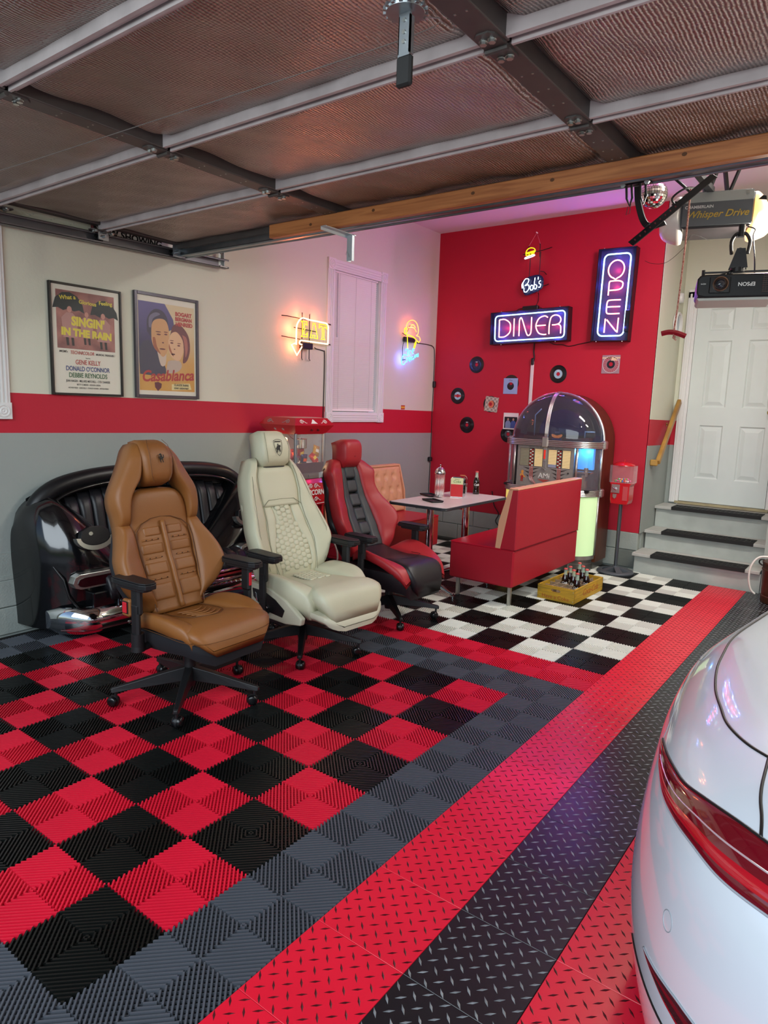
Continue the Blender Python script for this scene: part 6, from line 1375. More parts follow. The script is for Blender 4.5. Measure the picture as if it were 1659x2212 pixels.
# hot dog decal on the dome glass
x_, y_, z_ = .10, dome2(.57, .18)[1]-.004, zc+.06; HM = Mx((x_, y_, z_), (1,0,0), (0,.05,1), (0,-1,.05))
m = MB(); m.prism([(-.055,.012),(-.045,-.006),(-.02,-.016),(.02,-.016),(.045,-.006),(.055,.012),(.045,.020),(0,.006),(-.045,.020)], HM, 0, .001); dd_ = m.build('hot_dog_decal', mat('hotdog_orange', 'd88a48', .5), jb)
m = MB(); m.prism([(-.022,.030),(.022,.030),(.022,.044),(-.022,.044)], HM, 0, .001); m.prism([(-.05,-.034),(.05,-.034),(.045,-.020),(-.045,-.020)], HM, 0, .001); m.build('decal_panel', mat('decal_navy', '3a3f68', .5), dd_)
# ================================================================ GUMBALL MACHINE
gm = thing('gumball_machine', 'red gumball machine with clear bowl on a tall grey pedestal right of the jukebox', 'gumball machine', (-.19, 5.36, 0))
GS = mat('hammered_grey_iron', '555a60', .5, .4); GR = mat('gumball_red', 'b8141e', .25, coat=.4)
m = MB(); prb = [(.055,.045),(.06,.05),(.15,.022),(.168,.012),(.168,0),(.15,0)]; m.lathe([(.115,0),(.168,0),(.170,.012),(.160,.022),(.140,.026),(.118,.022)], 40); 
for k in range(5):
    a = k*2*PI/5+.3; d = Vector((math.cos(a), math.sin(a), 0)); n_ = Vector((-d.y, d.x, 0)); m.add([d*.03-n_*.022+Vector((0,0,.055)), d*.03+n_*.022+Vector((0,0,.055)), d*.13+n_*.03+Vector((0,0,.024)), d*.13-n_*.03+Vector((0,0,.024)), d*.03-n_*.022+Vector((0,0,.0)), d*.03+n_*.022, d*.13+n_*.03, d*.13-n_*.03], [(0,1,2,3),(7,6,5,4),(1,0,4,5),(2,1,5,6),(3,2,6,7),(0,3,7,4)])
m.cyl((0,0,0), (0,0,.065), .042, .03, 20); m.build('base', GS, gm, smooth=40)
m = MB(); m.cyl((0,0,.06), (0,0,.66), .017, n=20); m.build('pole', mat('grey_pole', '5a5f66', .35, .7), gm, smooth=40)
m = MB(); m.prism([(-.075,.66),(.075,.66),(.085,.70),(.085,.83),(.10,.86),(-.10,.86),(-.085,.83),(-.085,.70)], Mx((0,0,0), (1,0,0), (0,0,1), (0,-1,0)), -.075, .075); m.build('body', GR, gm, bevel=.008)
FM = Mx((0, -.076, 0), (1,0,0), (0,0,1), (0,-1,0)); m = MB(); m.prism([(-.075,.765),(.0,.765),(.0,.845),(-.075,.845)], FM, 0, .006); kf = m.build('coin_mechanism', JM, gm, bevel=.002)
m = MB(); m.cyl((-.038,-.082,.805), (-.038,-.10,.805), .010, n=12); m.cbox((-.038,-.105,.805), (.045,.010,.012), M=Matrix.Rotation(.5, 3, 'Y'), ch=.003); m.build('turn_handle', CHR, kf)
m = MB(); m.prism([(-.058,.755),(-.022,.755),(-.024,.725),(-.04,.71),(-.056,.725)], FM, 0, .010); m.build('prize_flap', JM, gm, bevel=.003)
m = MB(); m.prism([(.03,.70),(.075,.70),(.075,.83),(.03,.83)], FM, 0, .002); m.build('side_label', mat('pinkish_label', 'b8484c', .3), gm)
GGL = glass('bowl_plastic', 'ffffff', alpha=.07); m = MB(); m.prism(rrect(.105, .085, .03), Matrix(), .862, .866)
P = rrect(.108, .088, .03); n_ = len(P); m.add([(x, y, .862) for x, y in P]+[(x, y, 1.02) for x, y in P], [(i, (i+1) % n_, n_+(i+1) % n_, n_+i) for i in range(n_)]); m.build('bowl', GGL, gm, smooth=40)
m = MB(); m.lathe([(.001,1.055),(.02,1.053),(.07,1.045),(.095,1.03),(.10,1.02),(.085,1.015),(.001,1.015)], 32); m.cyl((0,0,1.05), (0,0,1.075), .006, n=10); m.build('lid', GR, gm, smooth=50)
gcols = ['c8205a', 'e0b020', '2a5ac0', 'd83a20', 'f0e0e0', '4a9a3a', 'd84a90']
ico = MB(); ico.lathe([(max(.0003, .0085*math.sin(PI*k/8)), -.0085*math.cos(PI*k/8)) for k in range(9)], 12)
gmesh = [proto_mesh(ico, 'gumball', mat('gumball_'+c, c, .3)) for c in gcols]
cn_ = ['magenta', 'yellow', 'blue', 'orange red', 'white', 'green', 'pink']
for me_ in gmesh: me_.polygons.foreach_set('use_smooth', [True]*len(me_.polygons))
for k in range(60):
    a = k*2.399; r = .0105*math.sqrt(k % 40+.5); o = bpy.data.objects.new('gumball', gmesh[k % 7]); COL.objects.link(o)
    o.location = (-.19+r*math.cos(a)*1.15, 5.36+r*math.sin(a), .8755+(.0155 if k >= 40 else 0)); tag(o, cn_[k % 7]+' gumball at the bottom of the gumball machine bowl', 'gumball', 'gumballs')
# ================================================================ POSTERS (left wall)
def LW(y, z, x=XL): return Mx((x, y, z), (0,1,0), (0,0,1), (1,0,0))
def poster(name, label, y0, y1, z0, z1, fm, fw_, tilt=0):
    t = thing(name, label, 'poster', (XL+.001, (y0+y1)/2, (z0+z1)/2)); hw, hh = (y1-y0)/2, (z1-z0)/2
    M_ = Mx((0,0,0), (0,1,0), (0,0,1), (1,0,0))
    for a, b in (((-hw,-hh),(-hw+fw_,hh)),((hw-fw_,-hh),(hw,hh)),((-hw+fw_,-hh),(hw-fw_,-hh+fw_)),((-hw+fw_,hh-fw_),(hw-fw_,hh))):
        m = MB(); m.prism([(a[0],a[1]),(b[0],a[1]),(b[0],b[1]),(a[0],b[1])], M_, 0, .024); m.build('frame_rail', fm, t, bevel=.002)
    m = MB(); m.prism([(-hw+fw_,-hh+fw_),(hw-fw_,-hh+fw_),(hw-fw_,hh-fw_),(-hw+fw_,hh-fw_)], M_, 0, .012); p_ = m.build('print', mat('poster_paper', 'd8d5c4', .5), t)
    g = MB(); g.prism([(-hw+fw_,-hh+fw_),(hw-fw_,-hh+fw_),(hw-fw_,hh-fw_),(-hw+fw_,hh-fw_)], M_, .0175, .0185); g.build('glazing', glass('poster_glass', 'ffffff', rough=.55, alpha=.0), t)
    return t, p_, M_ @ Matrix.Translation((0,0,.0122)), hw-fw_, hh-fw_
def shp(poly, M_, d0, mt, par, nm='artwork'):
    m = MB(); m.prism(poly, M_, d0, d0+.0004); return m.build(nm, mt, par)
def ell(cx, cy, rx, ry, n=20, rot=0):
    return [(cx+rx*math.cos(a)*math.cos(rot)-ry*math.sin(a)*math.sin(rot), cy+rx*math.cos(a)*math.sin(rot)+ry*math.sin(a)*math.cos(rot)) for a in [2*PI*k/n for k in range(n)]]
t, pp, M_, hw, hh = poster('movie_poster', 'black framed film poster with dusty pink picture, large yellow title and cast list', 1.195, 1.69, 1.497, 2.196, mat('black_frame', '0d0d0e', .35), .014)
# gradient picture field
pm_, nt, b = node_mat('dusty_pink_print', .55); tc = nt.nodes.new('ShaderNodeTexCoord'); nz = nt.nodes.new('ShaderNodeTexNoise'); nz.inputs['Scale'].default_value = 9; nz.inputs['Detail'].default_value = 6; rp = nt.nodes.new('ShaderNodeValToRGB'); rp.color_ramp.elements[0].color = lin('70433f'); rp.color_ramp.elements[1].color = lin('b07568'); rp.color_ramp.elements[0].position = .3; rp.color_ramp.elements[1].position = .7
nt.links.new(tc.outputs['Object'], nz.inputs[0]); nt.links.new(nz.outputs['Fac'], rp.inputs[0]); nt.links.new(rp.outputs[0], b.inputs['Base Color'])
X0, X1, Z0, Z1 = -hw+.032, hw-.036, -.055, hh-.03
shp([(X0,Z0),(X1,Z0),(X1,Z1),(X0,Z1)], M_, 0, pm_, pp)
DG_ = mat('umbrella_print', '23302e', .6); LP_ = mat('figure_print', '94635c', .6)
for cx_, cz_, s in ((-.12, .225, 1.0), (.125, .205, .95)):
    shp([(cx_+x*s, cz_+y*s) for x, y in [(-.105,-.035),(-.085,.03),(-.04,.065),(.01,.072),(.06,.05),(.095,.0),(.105,-.05),(.07,-.035),(.035,-.045),(.0,-.03),(-.035,-.045),(-.07,-.03)]], M_, .0004, DG_, pp)
LQ_ = mat('figure_coat_print', 'b0837a', .6); DKQ = mat('figure_boot_print', '33302e', .6)
for cx_, cz_, s in ((-.115, .115, 1), (.0, .105, .85), (.115, .10, .95)):
    shp([(cx_+x*s, cz_+y*s) for x, y in [(-.02,.055),(.02,.055),(.055,.02),(.05,-.03),(.05,-.10),(-.045,-.10),(-.05,-.03),(-.055,.02)]], M_, .0008, LQ_, pp); shp(ell(cx_, cz_+.075*s, .016*s, .020*s, 12), M_, .0012, mat('figure_head', 'c08a7a', .6), pp)
    for q in (-.02, .015): shp([(cx_+(q-.009)*s, cz_-.10*s), (cx_+(q+.009)*s, cz_-.10*s), (cx_+(q+.012)*s, cz_-.150*s), (cx_+(q-.004)*s, cz_-.150*s)], M_, .0008, DKQ, pp)
YP = mat('yellow_print', 'd6c63c', .5)
def tx(s, size, x, z, mt, rot=0, sx=1, shear=0, bold=.0008, d=.0016): return text_obj(s, size, M_ @ Matrix.Translation((x, z, d)) @ Matrix.Rotation(rot, 4, 'Z'), mt, pp, depth=.0002, sx=sx, shear=shear, bold=bold, name='lettering')
tx('What a', .036, -.125, .262, YP, .12); tx('Glorious', .034, .01, .243, YP, -.04); tx('Feeling', .034, .135, .256, YP, .05)
tx("SINGIN'", .075, .01, .115, YP, -.03, .88, bold=.004); tx('IN THE RAIN', .062, .0, .045, YP, -.03, .98, bold=.004)
IK = mat('black_ink'); RK = mat('red_ink', 'b0403a', .5); BK_ = mat('blue_ink', '2a3f7c', .5); GK = mat('green_ink', '2a6238', .5)
tx("MGM's", .019, -.165, -.075, IK, 0, 1, .2, .0003); tx('TECHNICOLOR', .030, -.038, -.078, RK, 0, .78, .2, .0004); tx('MUSICAL TREASURE !', .017, .125, -.080, IK, 0, .85, .2, .0003)
tx('Starring', .010, 0, -.108, IK, bold=0); tx('GENE KELLY', .042, 0, -.138, RK, 0, .75, 0, .0006); tx("DONALD O'CONNOR", .042, 0, -.180, BK_, 0, .72, 0, .0006); tx('DEBBIE REYNOLDS', .042, 0, -.222, GK, 0, .76, 0, .0006)
tx('JEAN HAGEN - MILLARD MITCHELL - CYD CHARISSE', .020, 0, -.258, mat('grey_ink', '4a4a46', .5), 0, .66, 0, .0002); tx('BETTY COMDEN - ADOLPH GREEN', .015, 0, -.281, mat('grey_ink'), 0, .7, 0, .0001); tx('ARTHUR FREED   GENE KELLY - STANLEY DONEN   ARTHUR FREED', .013, 0, -.302, mat('grey_ink'), 0, .72, 0, .0001)
t, pp, M_, hw, hh = poster('movie_poster', 'grey metal framed film poster with two painted portraits and red script title', 1.79, 2.33, 1.497, 2.226, mat('grey_metal_frame', '5a5862', .25, .8), .022)
def grad(name, c1, c2, z0, z1, nzs=6):
    m, nt, b = node_mat(name, .5); N, L = nt.nodes, nt.links; tc = N.new('ShaderNodeTexCoord'); sp = N.new('ShaderNodeSeparateXYZ'); L.new(tc.outputs['Object'], sp.inputs[0]); mr = N.new('ShaderNodeMapRange'); mr.inputs['From Min'].default_value = z0; mr.inputs['From Max'].default_value = z1; L.new(sp.outputs['Z'], mr.inputs['Value'])
    nz = N.new('ShaderNodeTexNoise'); nz.inputs['Scale'].default_value = nzs; L.new(tc.outputs['Object'], nz.inputs[0]); ad = N.new('ShaderNodeMath'); ad.operation = 'ADD'; ad.use_clamp = True; s = N.new('ShaderNodeMath'); s.operation = 'MULTIPLY_ADD'; s.inputs[1].default_value = .6; s.inputs[2].default_value = -.3; L.new(nz.outputs['Fac'], s.inputs[0]); L.new(mr.outputs[0], ad.inputs[0]); L.new(s.outputs[0], ad.inputs[1])
    mx = N.new('ShaderNodeMix'); mx.data_type = 'RGBA'; mx.inputs['A'].default_value = lin(c1); mx.inputs['B'].default_value = lin(c2); L.new(ad.outputs[0], mx.inputs['Factor']); L.new(mx.outputs['Result'], b.inputs['Base Color']); return m
X0, X1, Z0, Z1 = -hw+.012, hw-.014, -hh+.03, hh-.04
shp([(X0,Z0),(X1,Z0),(X1,Z1),(X0,Z1)], M_, 0, grad('ochre_to_cream_print', 'c8953c', 'cfc09a', -.2, .2), pp)
shp([(X0,-.12),(-.02,-.12),(-.02,.1),(.06,.14),(.05,.20),(-.02,Z1),(X0,Z1)], M_, .0003, grad('violet_blue_print', '2c2c50', '5a548a', .0, .3), pp)
def blob(pts, mt, d): return shp([(p.x, p.y) for p in bez([(x, y, 0) for x, y in pts]+[(*pts[0], 0)], 4)[:-1]], M_, d, mt, pp)
SK1, SK2, HR1, HR2 = mat('warm_skin_print', 'c99a68', .5), mat('pale_skin_print', 'd8b088', .5), mat('dark_hair_print', '39384a', .5), mat('auburn_hair_print', '6a3c3c', .5)
blob([(X0+.005,-.20),(X0+.005,-.02),(-.16,.04),(-.10,-.04),(-.04,-.10),(-.03,-.20)], mat('suit_print', '3a3c4e', .5), .0006)       # generic suit
blob([(-.17,.10),(-.165,.19),(-.11,.255),(-.04,.25),(.0,.20),(.0,.14),(-.05,.16),(-.12,.15),(-.13,.06)], HR1, .0006)
blob([(-.135,.05),(-.13,.15),(-.09,.19),(-.02,.19),(.01,.13),(.01,.04),(-.005,-.03),(-.04,-.07),(-.08,-.04),(-.12,.0)], SK1, .0009)
blob([(.02,.08),(.05,.16),(.11,.17),(.18,.10),(.195,.0),(.17,-.08),(.13,-.10),(.14,.0),(.10,.08),(.03,.10)], HR2, .0009)
blob([(.005,.05),(.03,.10),(.08,.115),(.13,.06),(.135,-.02),(.10,-.085),(.05,-.08),(.01,-.03)], SK2, .0012)
blob([(-.155,.13),(-.15,.20),(-.10,.235),(-.06,.225),(-.12,.19),(-.135,.13)], mat('hair_light_print', '6c6a80', .5), .0008)
blob([(-.09,-.03),(-.04,-.07),(-.015,-.03),(-.02,-.12),(-.06,-.13)], mat('shirt_print', 'c9b8a4', .5), .0007)
blob([(-.125,.06),(-.12,.0),(-.09,-.035),(-.06,-.05),(-.09,.0),(-.105,.06)], mat('skin_shade_print', 'a0603e', .5), .0011)
blob([(.125,.10),(.165,.08),(.175,.0),(.155,-.06),(.15,.0),(.14,.06)], mat('hair_light_print_2', 'a8685a', .5), .0011)
blob([(.01,.03),(.03,-.02),(.05,-.06),(.03,-.045),(.01,-.01)], mat('skin_shade_print', 'a0603e', .5), .0014)
blob([(.0,-.10),(.03,-.09),(.10,-.09),(.12,-.13),(.08,-.17),(-.01,-.18)], mat('pale_blouse_print', 'b8a898', .5), .0006)
for (a, b, r1, r2) in ((-.075,.085,.018,.006),(-.015,.09,.014,.006),(-.078,.103,.024,.004),(-.015,.106,.018,.004),(.035,.035,.014,.006),(.095,.02,.013,.006),(.035,.052,.018,.003),(.098,.036,.017,.003),(-.045,-.015,.026,.006),(.045,-.045,.018,.006),(-.040,.03,.009,.005),(.058,-.008,.007,.004)): shp(ell(a, b, r1, r2, 10), M_, .0014, mat('feature_print', '6a3a34', .5), pp)
tx('BOGART', .038, .14, .243, RK, 0, .95, 0, .002); tx('BERGMAN', .036, .14, .208, RK, 0, .88, 0, .002); tx('HENREID', .038, .145, .172, RK, 0, .95, 0, .002)
tx('Casablanca', .108, .0, -.205, mat('script_red', 'a82c28', .45), .06, .93, .28, .0028)
shp([(.03,-.262),(.19,-.25),(.205,-.295),(.03,-.305)], M_, .0003, mat('cream_burst', 'd8ca90', .5), pp); tx('CLAUDE RAINS', .022, .115, -.267, IK, 0, .85, 0, .0004); tx('SIDNEY GREENSTREET', .018, .115, -.290, IK, 0, .72, 0, .0003)
shp([(-.115,-.255),(-.085,-.25),(-.055,-.262),(-.06,-.29),(-.088,-.315),(-.112,-.288)], M_, .0003, mat('crest_maroon', '5a1c28', .5), pp, 'crest')
sw = thing('wall_sticker', 'tiny red and yellow sticker on the cream wall above the stripe, near the corner', 'sticker', (XL, 5.06, 1.483)); m = MB(); m.prism([(-.035,-.022),(.035,-.022),(.035,.022),(-.035,.022)], Mx((0,0,0),(0,1,0),(0,0,1),(1,0,0)), 0, .0015); m.build('sheet', mat('sticker_red', 'b02c20', .5), sw); m = MB(); m.prism([(-.035,-.010),(.035,-.010),(.035,.010),(-.035,.010)], Mx((0.0016,0,0),(0,1,0),(0,0,1),(1,0,0)), 0, .0006); m.build('band', mat('sticker_yellow', 'd8a838', .5), sw)
# ================================================================ NEON
def neon(name, col, es): return mat(name, col, .3, emit=col, es=es)
NW = neon('neon_ice_blue', '9cdcff', 3.4); NR = neon('neon_warm_pink', 'ff9a86', 3.4); NY = neon('neon_yellow', 'e6e41c', 1.25); NC = neon('neon_cream_orange', 'ffc898', 2.4); NX = neon('neon_white', 'd8f0ff', 2.6); NO = neon('neon_orange', 'ffa050', 1.6); NCY = neon('neon_cyan', '58d8f0', 1.3)
def tubes(polys, M_, r, mt, par, nm='neon_tube', w_=.0, lift=0, sm=True):
    m = MB()
    for p in polys:
        cl = p[0] == 'c'; q = p[1:] if cl else p
        P = [Vector((x, y, lift)) for x, y in q]
        m.tube([M_ @ v for v in P], r, 7, closed=cl)
    return m.build(nm, mt, par, smooth=180)
def rr_path(x0, y0, x1, y1, r, n=5):
    cx_, cy_ = (x0+x1)/2, (y0+y1)/2; return [(cx_+a, cy_+b) for a, b in rrect((x1-x0)/2, (y1-y0)/2, r, n)]
def sbez(pts, n=5): return [(p.x, p.y) for p in bez([(x, y, 0) for x, y in pts], n)]
def BW(x, z, y=YB): return Mx((x, y, z), (1,0,0), (0,0,1), (0,-1,0))
BOXM = mat('sign_box_black', '34344c', .5, spec=.3)
def neonbox(name, label, x, z, hw, hh, dep, tilt=0):
    t = thing(name, label, 'neon sign', (x, YB-.002, z)); t.rotation_euler = (0, tilt, 0); M_ = Mx((0,0,0), (1,0,0), (0,0,1), (0,-1,0))
    m = MB(); m.prism([(-hw,-hh),(hw,-hh),(hw,hh),(-hw,hh)], M_, .03, .036); bx_ = m.build('back_plate', BOXM, t)
    for a, b in (((-hw,-hh),(-hw+.006,hh)),((hw-.006,-hh),(hw,hh)),((-hw,-hh),(hw,-hh+.006)),((-hw,hh-.006),(hw,hh))): m = MB(); m.prism([(a[0],a[1]),(b[0],a[1]),(b[0],b[1]),(a[0],b[1])], M_, 0, dep); m.build('box_side', mat('sign_side_dark', '1a1418', .35), t)
    for (a, b) in ((-hw*.72, hh), (hw*.78, hh), (-hw*.7, -hh), (hw*.7, -hh)): m = MB(); m.cyl((a, -dep+.01, b), (a, -dep+.01, b+(.008 if b > 0 else -.008)), .005, n=8); m.build('standoff', BOLT, t)
    return t, M_
tl, M_ = neonbox('neon_sign', 'DINER neon sign with blue border on the red wall above the jukebox', -1.352, 2.347, .43, .165, .10, math.radians(-1.5))
tubes([['c']+rr_path(-.385,-.130,.385,.130,.035)], M_, .0062, NW, tl, 'border_tube', lift=.075)
D_ = [[(-.335,.088),(-.335,-.088)], sbez([(-.335,.088),(-.27,.088),(-.215,.05),(-.205,0),(-.215,-.05),(-.27,-.088),(-.335,-.088)])]
I_ = [[(-.165,.09),(-.165,-.09)]]; N_ = [[(-.105,-.09),(-.105,.06)]+sbez([(-.105,.06),(-.095,.09),(-.075,.075),(-.02,-.07),(.005,-.09),(.025,-.07),(.03,-.03)])+[(.03,.09)]]
E_ = [sbez([(.205,.075),(.17,.092),(.11,.07),(.08,0),(.11,-.07),(.16,-.09),(.195,-.09)]), [(.083,0),(.185,0)]]
R1 = [sbez([(.225,-.09),(.225,.0),(.24,.07),(.28,.092),(.325,.08),(.345,.045),(.33,.01),(.29,-.002),(.255,-.002)]), sbez([(.315,.002),(.345,-.02),(.348,-.09)])]
tubes(D_+I_+N_+E_+R1, M_, .0058, NR, tl, 'letter_tubes', lift=.078)
m = MB(); m.cbox((.0, -.045, .185), (.17, .05, .045), ch=.006); m.tube(bez([(-.08,-.045,.19),(-.13,-.05,.185),(-.17,-.04,.165)], 5), .004, 6); m.tube(bez([(.08,-.045,.19),(.11,-.05,.18),(.14,-.04,.165)], 5), .004, 6); m.build('transformer', CPL, tl)
for k, (dx, dz) in enumerate(((-.3,.13),(-.1,.13),(.1,.13),(.3,.13),(-.3,-.13),(-.1,-.13),(.1,-.13),(.3,-.13),(-.385,0),(.385,0))): light('diner_border_glow', 'POINT', (-1.352+dx, YB-.088, 2.347+dz), .75, (.10, .10, 1.0), .01)
for dx in (-.27,-.16,-.04,.12,.28): light('diner_letter_glow', 'POINT', (-1.352+dx, YB-.088, 2.347), .9, (1.0, .04, .16), .012)
to, M_ = neonbox('neon_sign', 'OPEN neon sign, tall and narrow with blue border, on the red wall', -.497, 2.600, .178, .425, .10, math.radians(1.0))
tubes([['c']+rr_path(-.125,-.375,.125,.375,.045)], M_, .0068, NW, to, 'border_tube', lift=.075)
O2 = [['c']+[(.075*math.sin(a*PI/12)*(1 if True else 1), .235+.082*math.cos(a*PI/12)-(.010 if a == 12 else 0)) for a in range(24)]]
P2 = [sbez([(-.055,-.0),(-.055,.06),(-.055,.115),(-.045,.13)])+sbez([(-.045,.13),(.03,.13),(.068,.115),(.075,.09),(.065,.062),(.03,.048),(-.05,.045)])]
E2 = [sbez([(.07,-.045),(-.03,-.045),(-.055,-.06),(-.058,-.11),(-.055,-.155),(-.03,-.17),(.07,-.17)]), [(-.055,-.107),(.07,-.107)]]
N2 = [[(-.06,-.345),(-.06,-.215)], [(-.045,-.225),(.055,-.335)], [(.065,-.345),(.065,-.21)]]
tubes(O2+P2+E2+N2, M_, .0062, NR, to, 'letter_tubes', lift=.078)
m = MB(); m.cbox((.150, -.062, -.24), (.045, .05, .20), ch=.004); m.tube(bez([(.15,-.06,-.14),(.16,-.06,.0),(.145,-.05,.08)], 6), .0025, 6); m.build('transformer', CPL, to)
for dx, dz in ((-.125,.3),(-.125,.1),(-.125,-.1),(-.125,-.3),(.125,.3),(.125,.1),(.125,-.1),(.125,-.3),(0,.375),(0,-.375)): light('open_border_glow', 'POINT', (-.497+dx, YB-.088, 2.60+dz), .95, (.10, .12, 1.0), .01)
for dz in (.235,.08,-.107,-.28): light('open_letter_glow', 'POINT', (-.497, YB-.088, 2.60+dz), .95, (1.0, .04, .16), .012)
# small script sign with a burger above the DINER sign
tb = thing('neon_sign', 'small Bob\'s script neon sign with a yellow burger, hung by a cord', 'neon sign', (-1.335, YB-.05, 2.93)); M_ = Mx((0,0,0), (1,0,0), (0,0,1), (0,-1,0))
m = MB()
for p in ([(-.145,0,.14),(-.09,0,.145)], [(.06,0,.16),(.145,0,.175),(.15,.04,.19)], [(-.145,0,-.205),(-.10,0,-.205)], [(.06,0,-.19),(.14,0,-.18),(.14,.04,-.165)], [(-.08,.0,.16),(-.08,.0,.215),(-.11,.04,.22)], [(.04,0,.10),(.04,0,.225),(.01,.04,.235)], [(-.06,0,.15),(-.06,0,-.22)], [(.05,0,.15),(.05,0,-.25),(.04,.04,-.27)], [(-.10,0,.145),(.06,0,.16)], [(-.10,0,-.205),(.06,0,-.19)], [(.06,0,-.04),(.10,0,-.05),(.11,.04,-.07)]): m.tube(p, .004, 6)
m.build('wire_frame', BLKP, tb)
m = MB(); m.tube([(-.085,.0,.215),(-.02,.03,.345),(.04,.0,.225)], .0016, 5); m.build('hanging_cord', mat('pale_pink_cord', 'd8a0a4', .6), tb); m = MB(); m.cyl((-.02,.045,.345), (-.02,.02,.348), .006, n=10); m.build('hook', WHI, tb)
tubes([['c']+sbez([(-.10,.135),(-.09,.17),(-.055,.19),(-.01,.18),(.0,.15),(-.05,.14),(-.10,.135)][:-1]), sbez([(-.10,.125),(-.075,.115),(-.06,.128),(-.045,.115),(-.03,.132),(-.005,.135)]), [(-.095,.145),(-.005,.158)]], M_, .0042, NY, tb, 'burger_tube', lift=.03)
tubes([sbez([(-.105,.10),(-.02,.12),(.0,.115),(-.02,.105),(-.10,.088),(-.105,.10)])], M_, .0042, NX, tb, 'tray_tube', lift=.03)
Bs = [sbez([(-.10,-.20),(-.11,-.15),(-.085,-.11),(-.05,-.115),(-.055,-.15),(-.085,-.175),(-.05,-.17),(-.04,-.20),(-.06,-.235),(-.09,-.235),(-.095,-.20)]), sbez([(-.10,-.13),(-.12,-.16),(-.115,-.20)]), ['c']+sbez([(-.03,-.20),(-.015,-.175),(.005,-.19),(.0,-.22),(-.02,-.225)]), sbez([(.02,-.105),(.015,-.20),(.035,-.215),(.045,-.185),(.02,-.17)]), sbez([(.055,-.10),(.055,-.125)]), sbez([(.085,-.14),(.068,-.145),(.068,-.165),(.085,-.175),(.08,-.20),(.062,-.20)])]
tubes(Bs, M_, .0042, NX, tb, 'script_tube', lift=.03); m = MB(); m.prism(sbez([(-.13,-.12),(-.06,-.085),(.05,-.075),(.10,-.12),(.09,-.21),(.0,-.25),(-.09,-.265),(-.13,-.20)]), M_, .0, .004); m.build('script_backing', mat('navy_acrylic', '20264a', .2), tb)
# EAT on the left wall
te = thing('neon_sign', 'EAT neon sign, yellow letters inside a glowing arrow, left of the window', 'neon sign', (XL, 3.55, 2.14)); M_ = Mx((0,0,0), (0,1,0), (0,0,1), (1,0,0))
def W(y, z): return (y-3.55, z-2.14)
A_ = sbez([W(3.345,1.995),W(3.345,2.10),W(3.355,2.17),W(3.41,2.225),W(3.50,2.222)], 4)+sbez([W(3.50,2.222),W(3.69,2.218),W(3.735,2.215),W(3.755,2.195),W(3.757,2.17)], 4)+[W(3.757,2.035)]
A2 = [W(3.757,2.035),W(3.46,2.037)]+sbez([W(3.40,2.037),W(3.385,2.02),W(3.39,2.005),W(3.43,2.0)], 4)+[W(3.355,1.905),W(3.285,1.99),W(3.335,2.005)]
tubes([A_, A2], M_, .0065, NC, te, 'arrow_tube', lift=.055)
def seg2(pts): return pts
Ecl = [['c']+[W(y, z) for y, z in [(3.40,2.20),(3.47,2.20),(3.475,2.17),(3.445,2.185),(3.437,2.145),(3.46,2.14),(3.437,2.13),(3.437,2.09),(3.465,2.09),(3.478,2.11),(3.478,2.07),(3.40,2.07),(3.418,2.085),(3.418,2.185)]]]
Acl = [['c']+[W(y, z) for y, z in [(3.555,2.20),(3.575,2.20),(3.612,2.085),(3.615,2.07),(3.57,2.07),(3.582,2.095),(3.545,2.095),(3.552,2.07),(3.512,2.07),(3.522,2.085)]]]
Tcl = [['c']+[W(y, z) for y, z in [(3.635,2.20),(3.735,2.20),(3.737,2.165),(3.715,2.183),(3.697,2.183),(3.697,2.085),(3.712,2.07),(3.66,2.07),(3.675,2.085),(3.675,2.183),(3.655,2.183),(3.633,2.165)]]]
tubes(Ecl+Acl+Tcl, M_, .0036, NY, te, 'letter_tubes', lift=.058)
m = MB()
for p in ([(.03,3.19,2.225),(.045,3.24,2.225),(.045,3.80,2.215),(.02,3.83,2.215)], [(.03,3.19,2.055),(.045,3.24,2.05),(.045,3.80,2.035),(.02,3.83,2.035)], [(.04,3.33,2.14),(.04,3.62,2.13)], [(.01,3.46,2.28),(.04,3.43,2.275),(.04,3.43,1.885),(.01,3.47,1.875)], [(.01,3.56,2.28),(.04,3.525,2.27),(.04,3.525,1.885),(.01,3.57,1.875)]): m.tube([(x, y-3.55, z-2.14) for x, y, z in p], .0042, 6)
m.build('wire_frame', BLKP, te); m = MB(); m.cbox((.045, -.07, -.145), (.05, .13, .055), ch=.005); m.build('transformer', CPL, te)
for y_, z_, e_ in ((3.33,1.97,.75),(3.30,2.13,.75),(3.42,2.25,.7),(3.62,2.25,.45),(3.40,2.10,.35)): light('eat_glow', 'POINT', (XL+.068, y_, z_), e_, (1.0, .17, .07), .02)
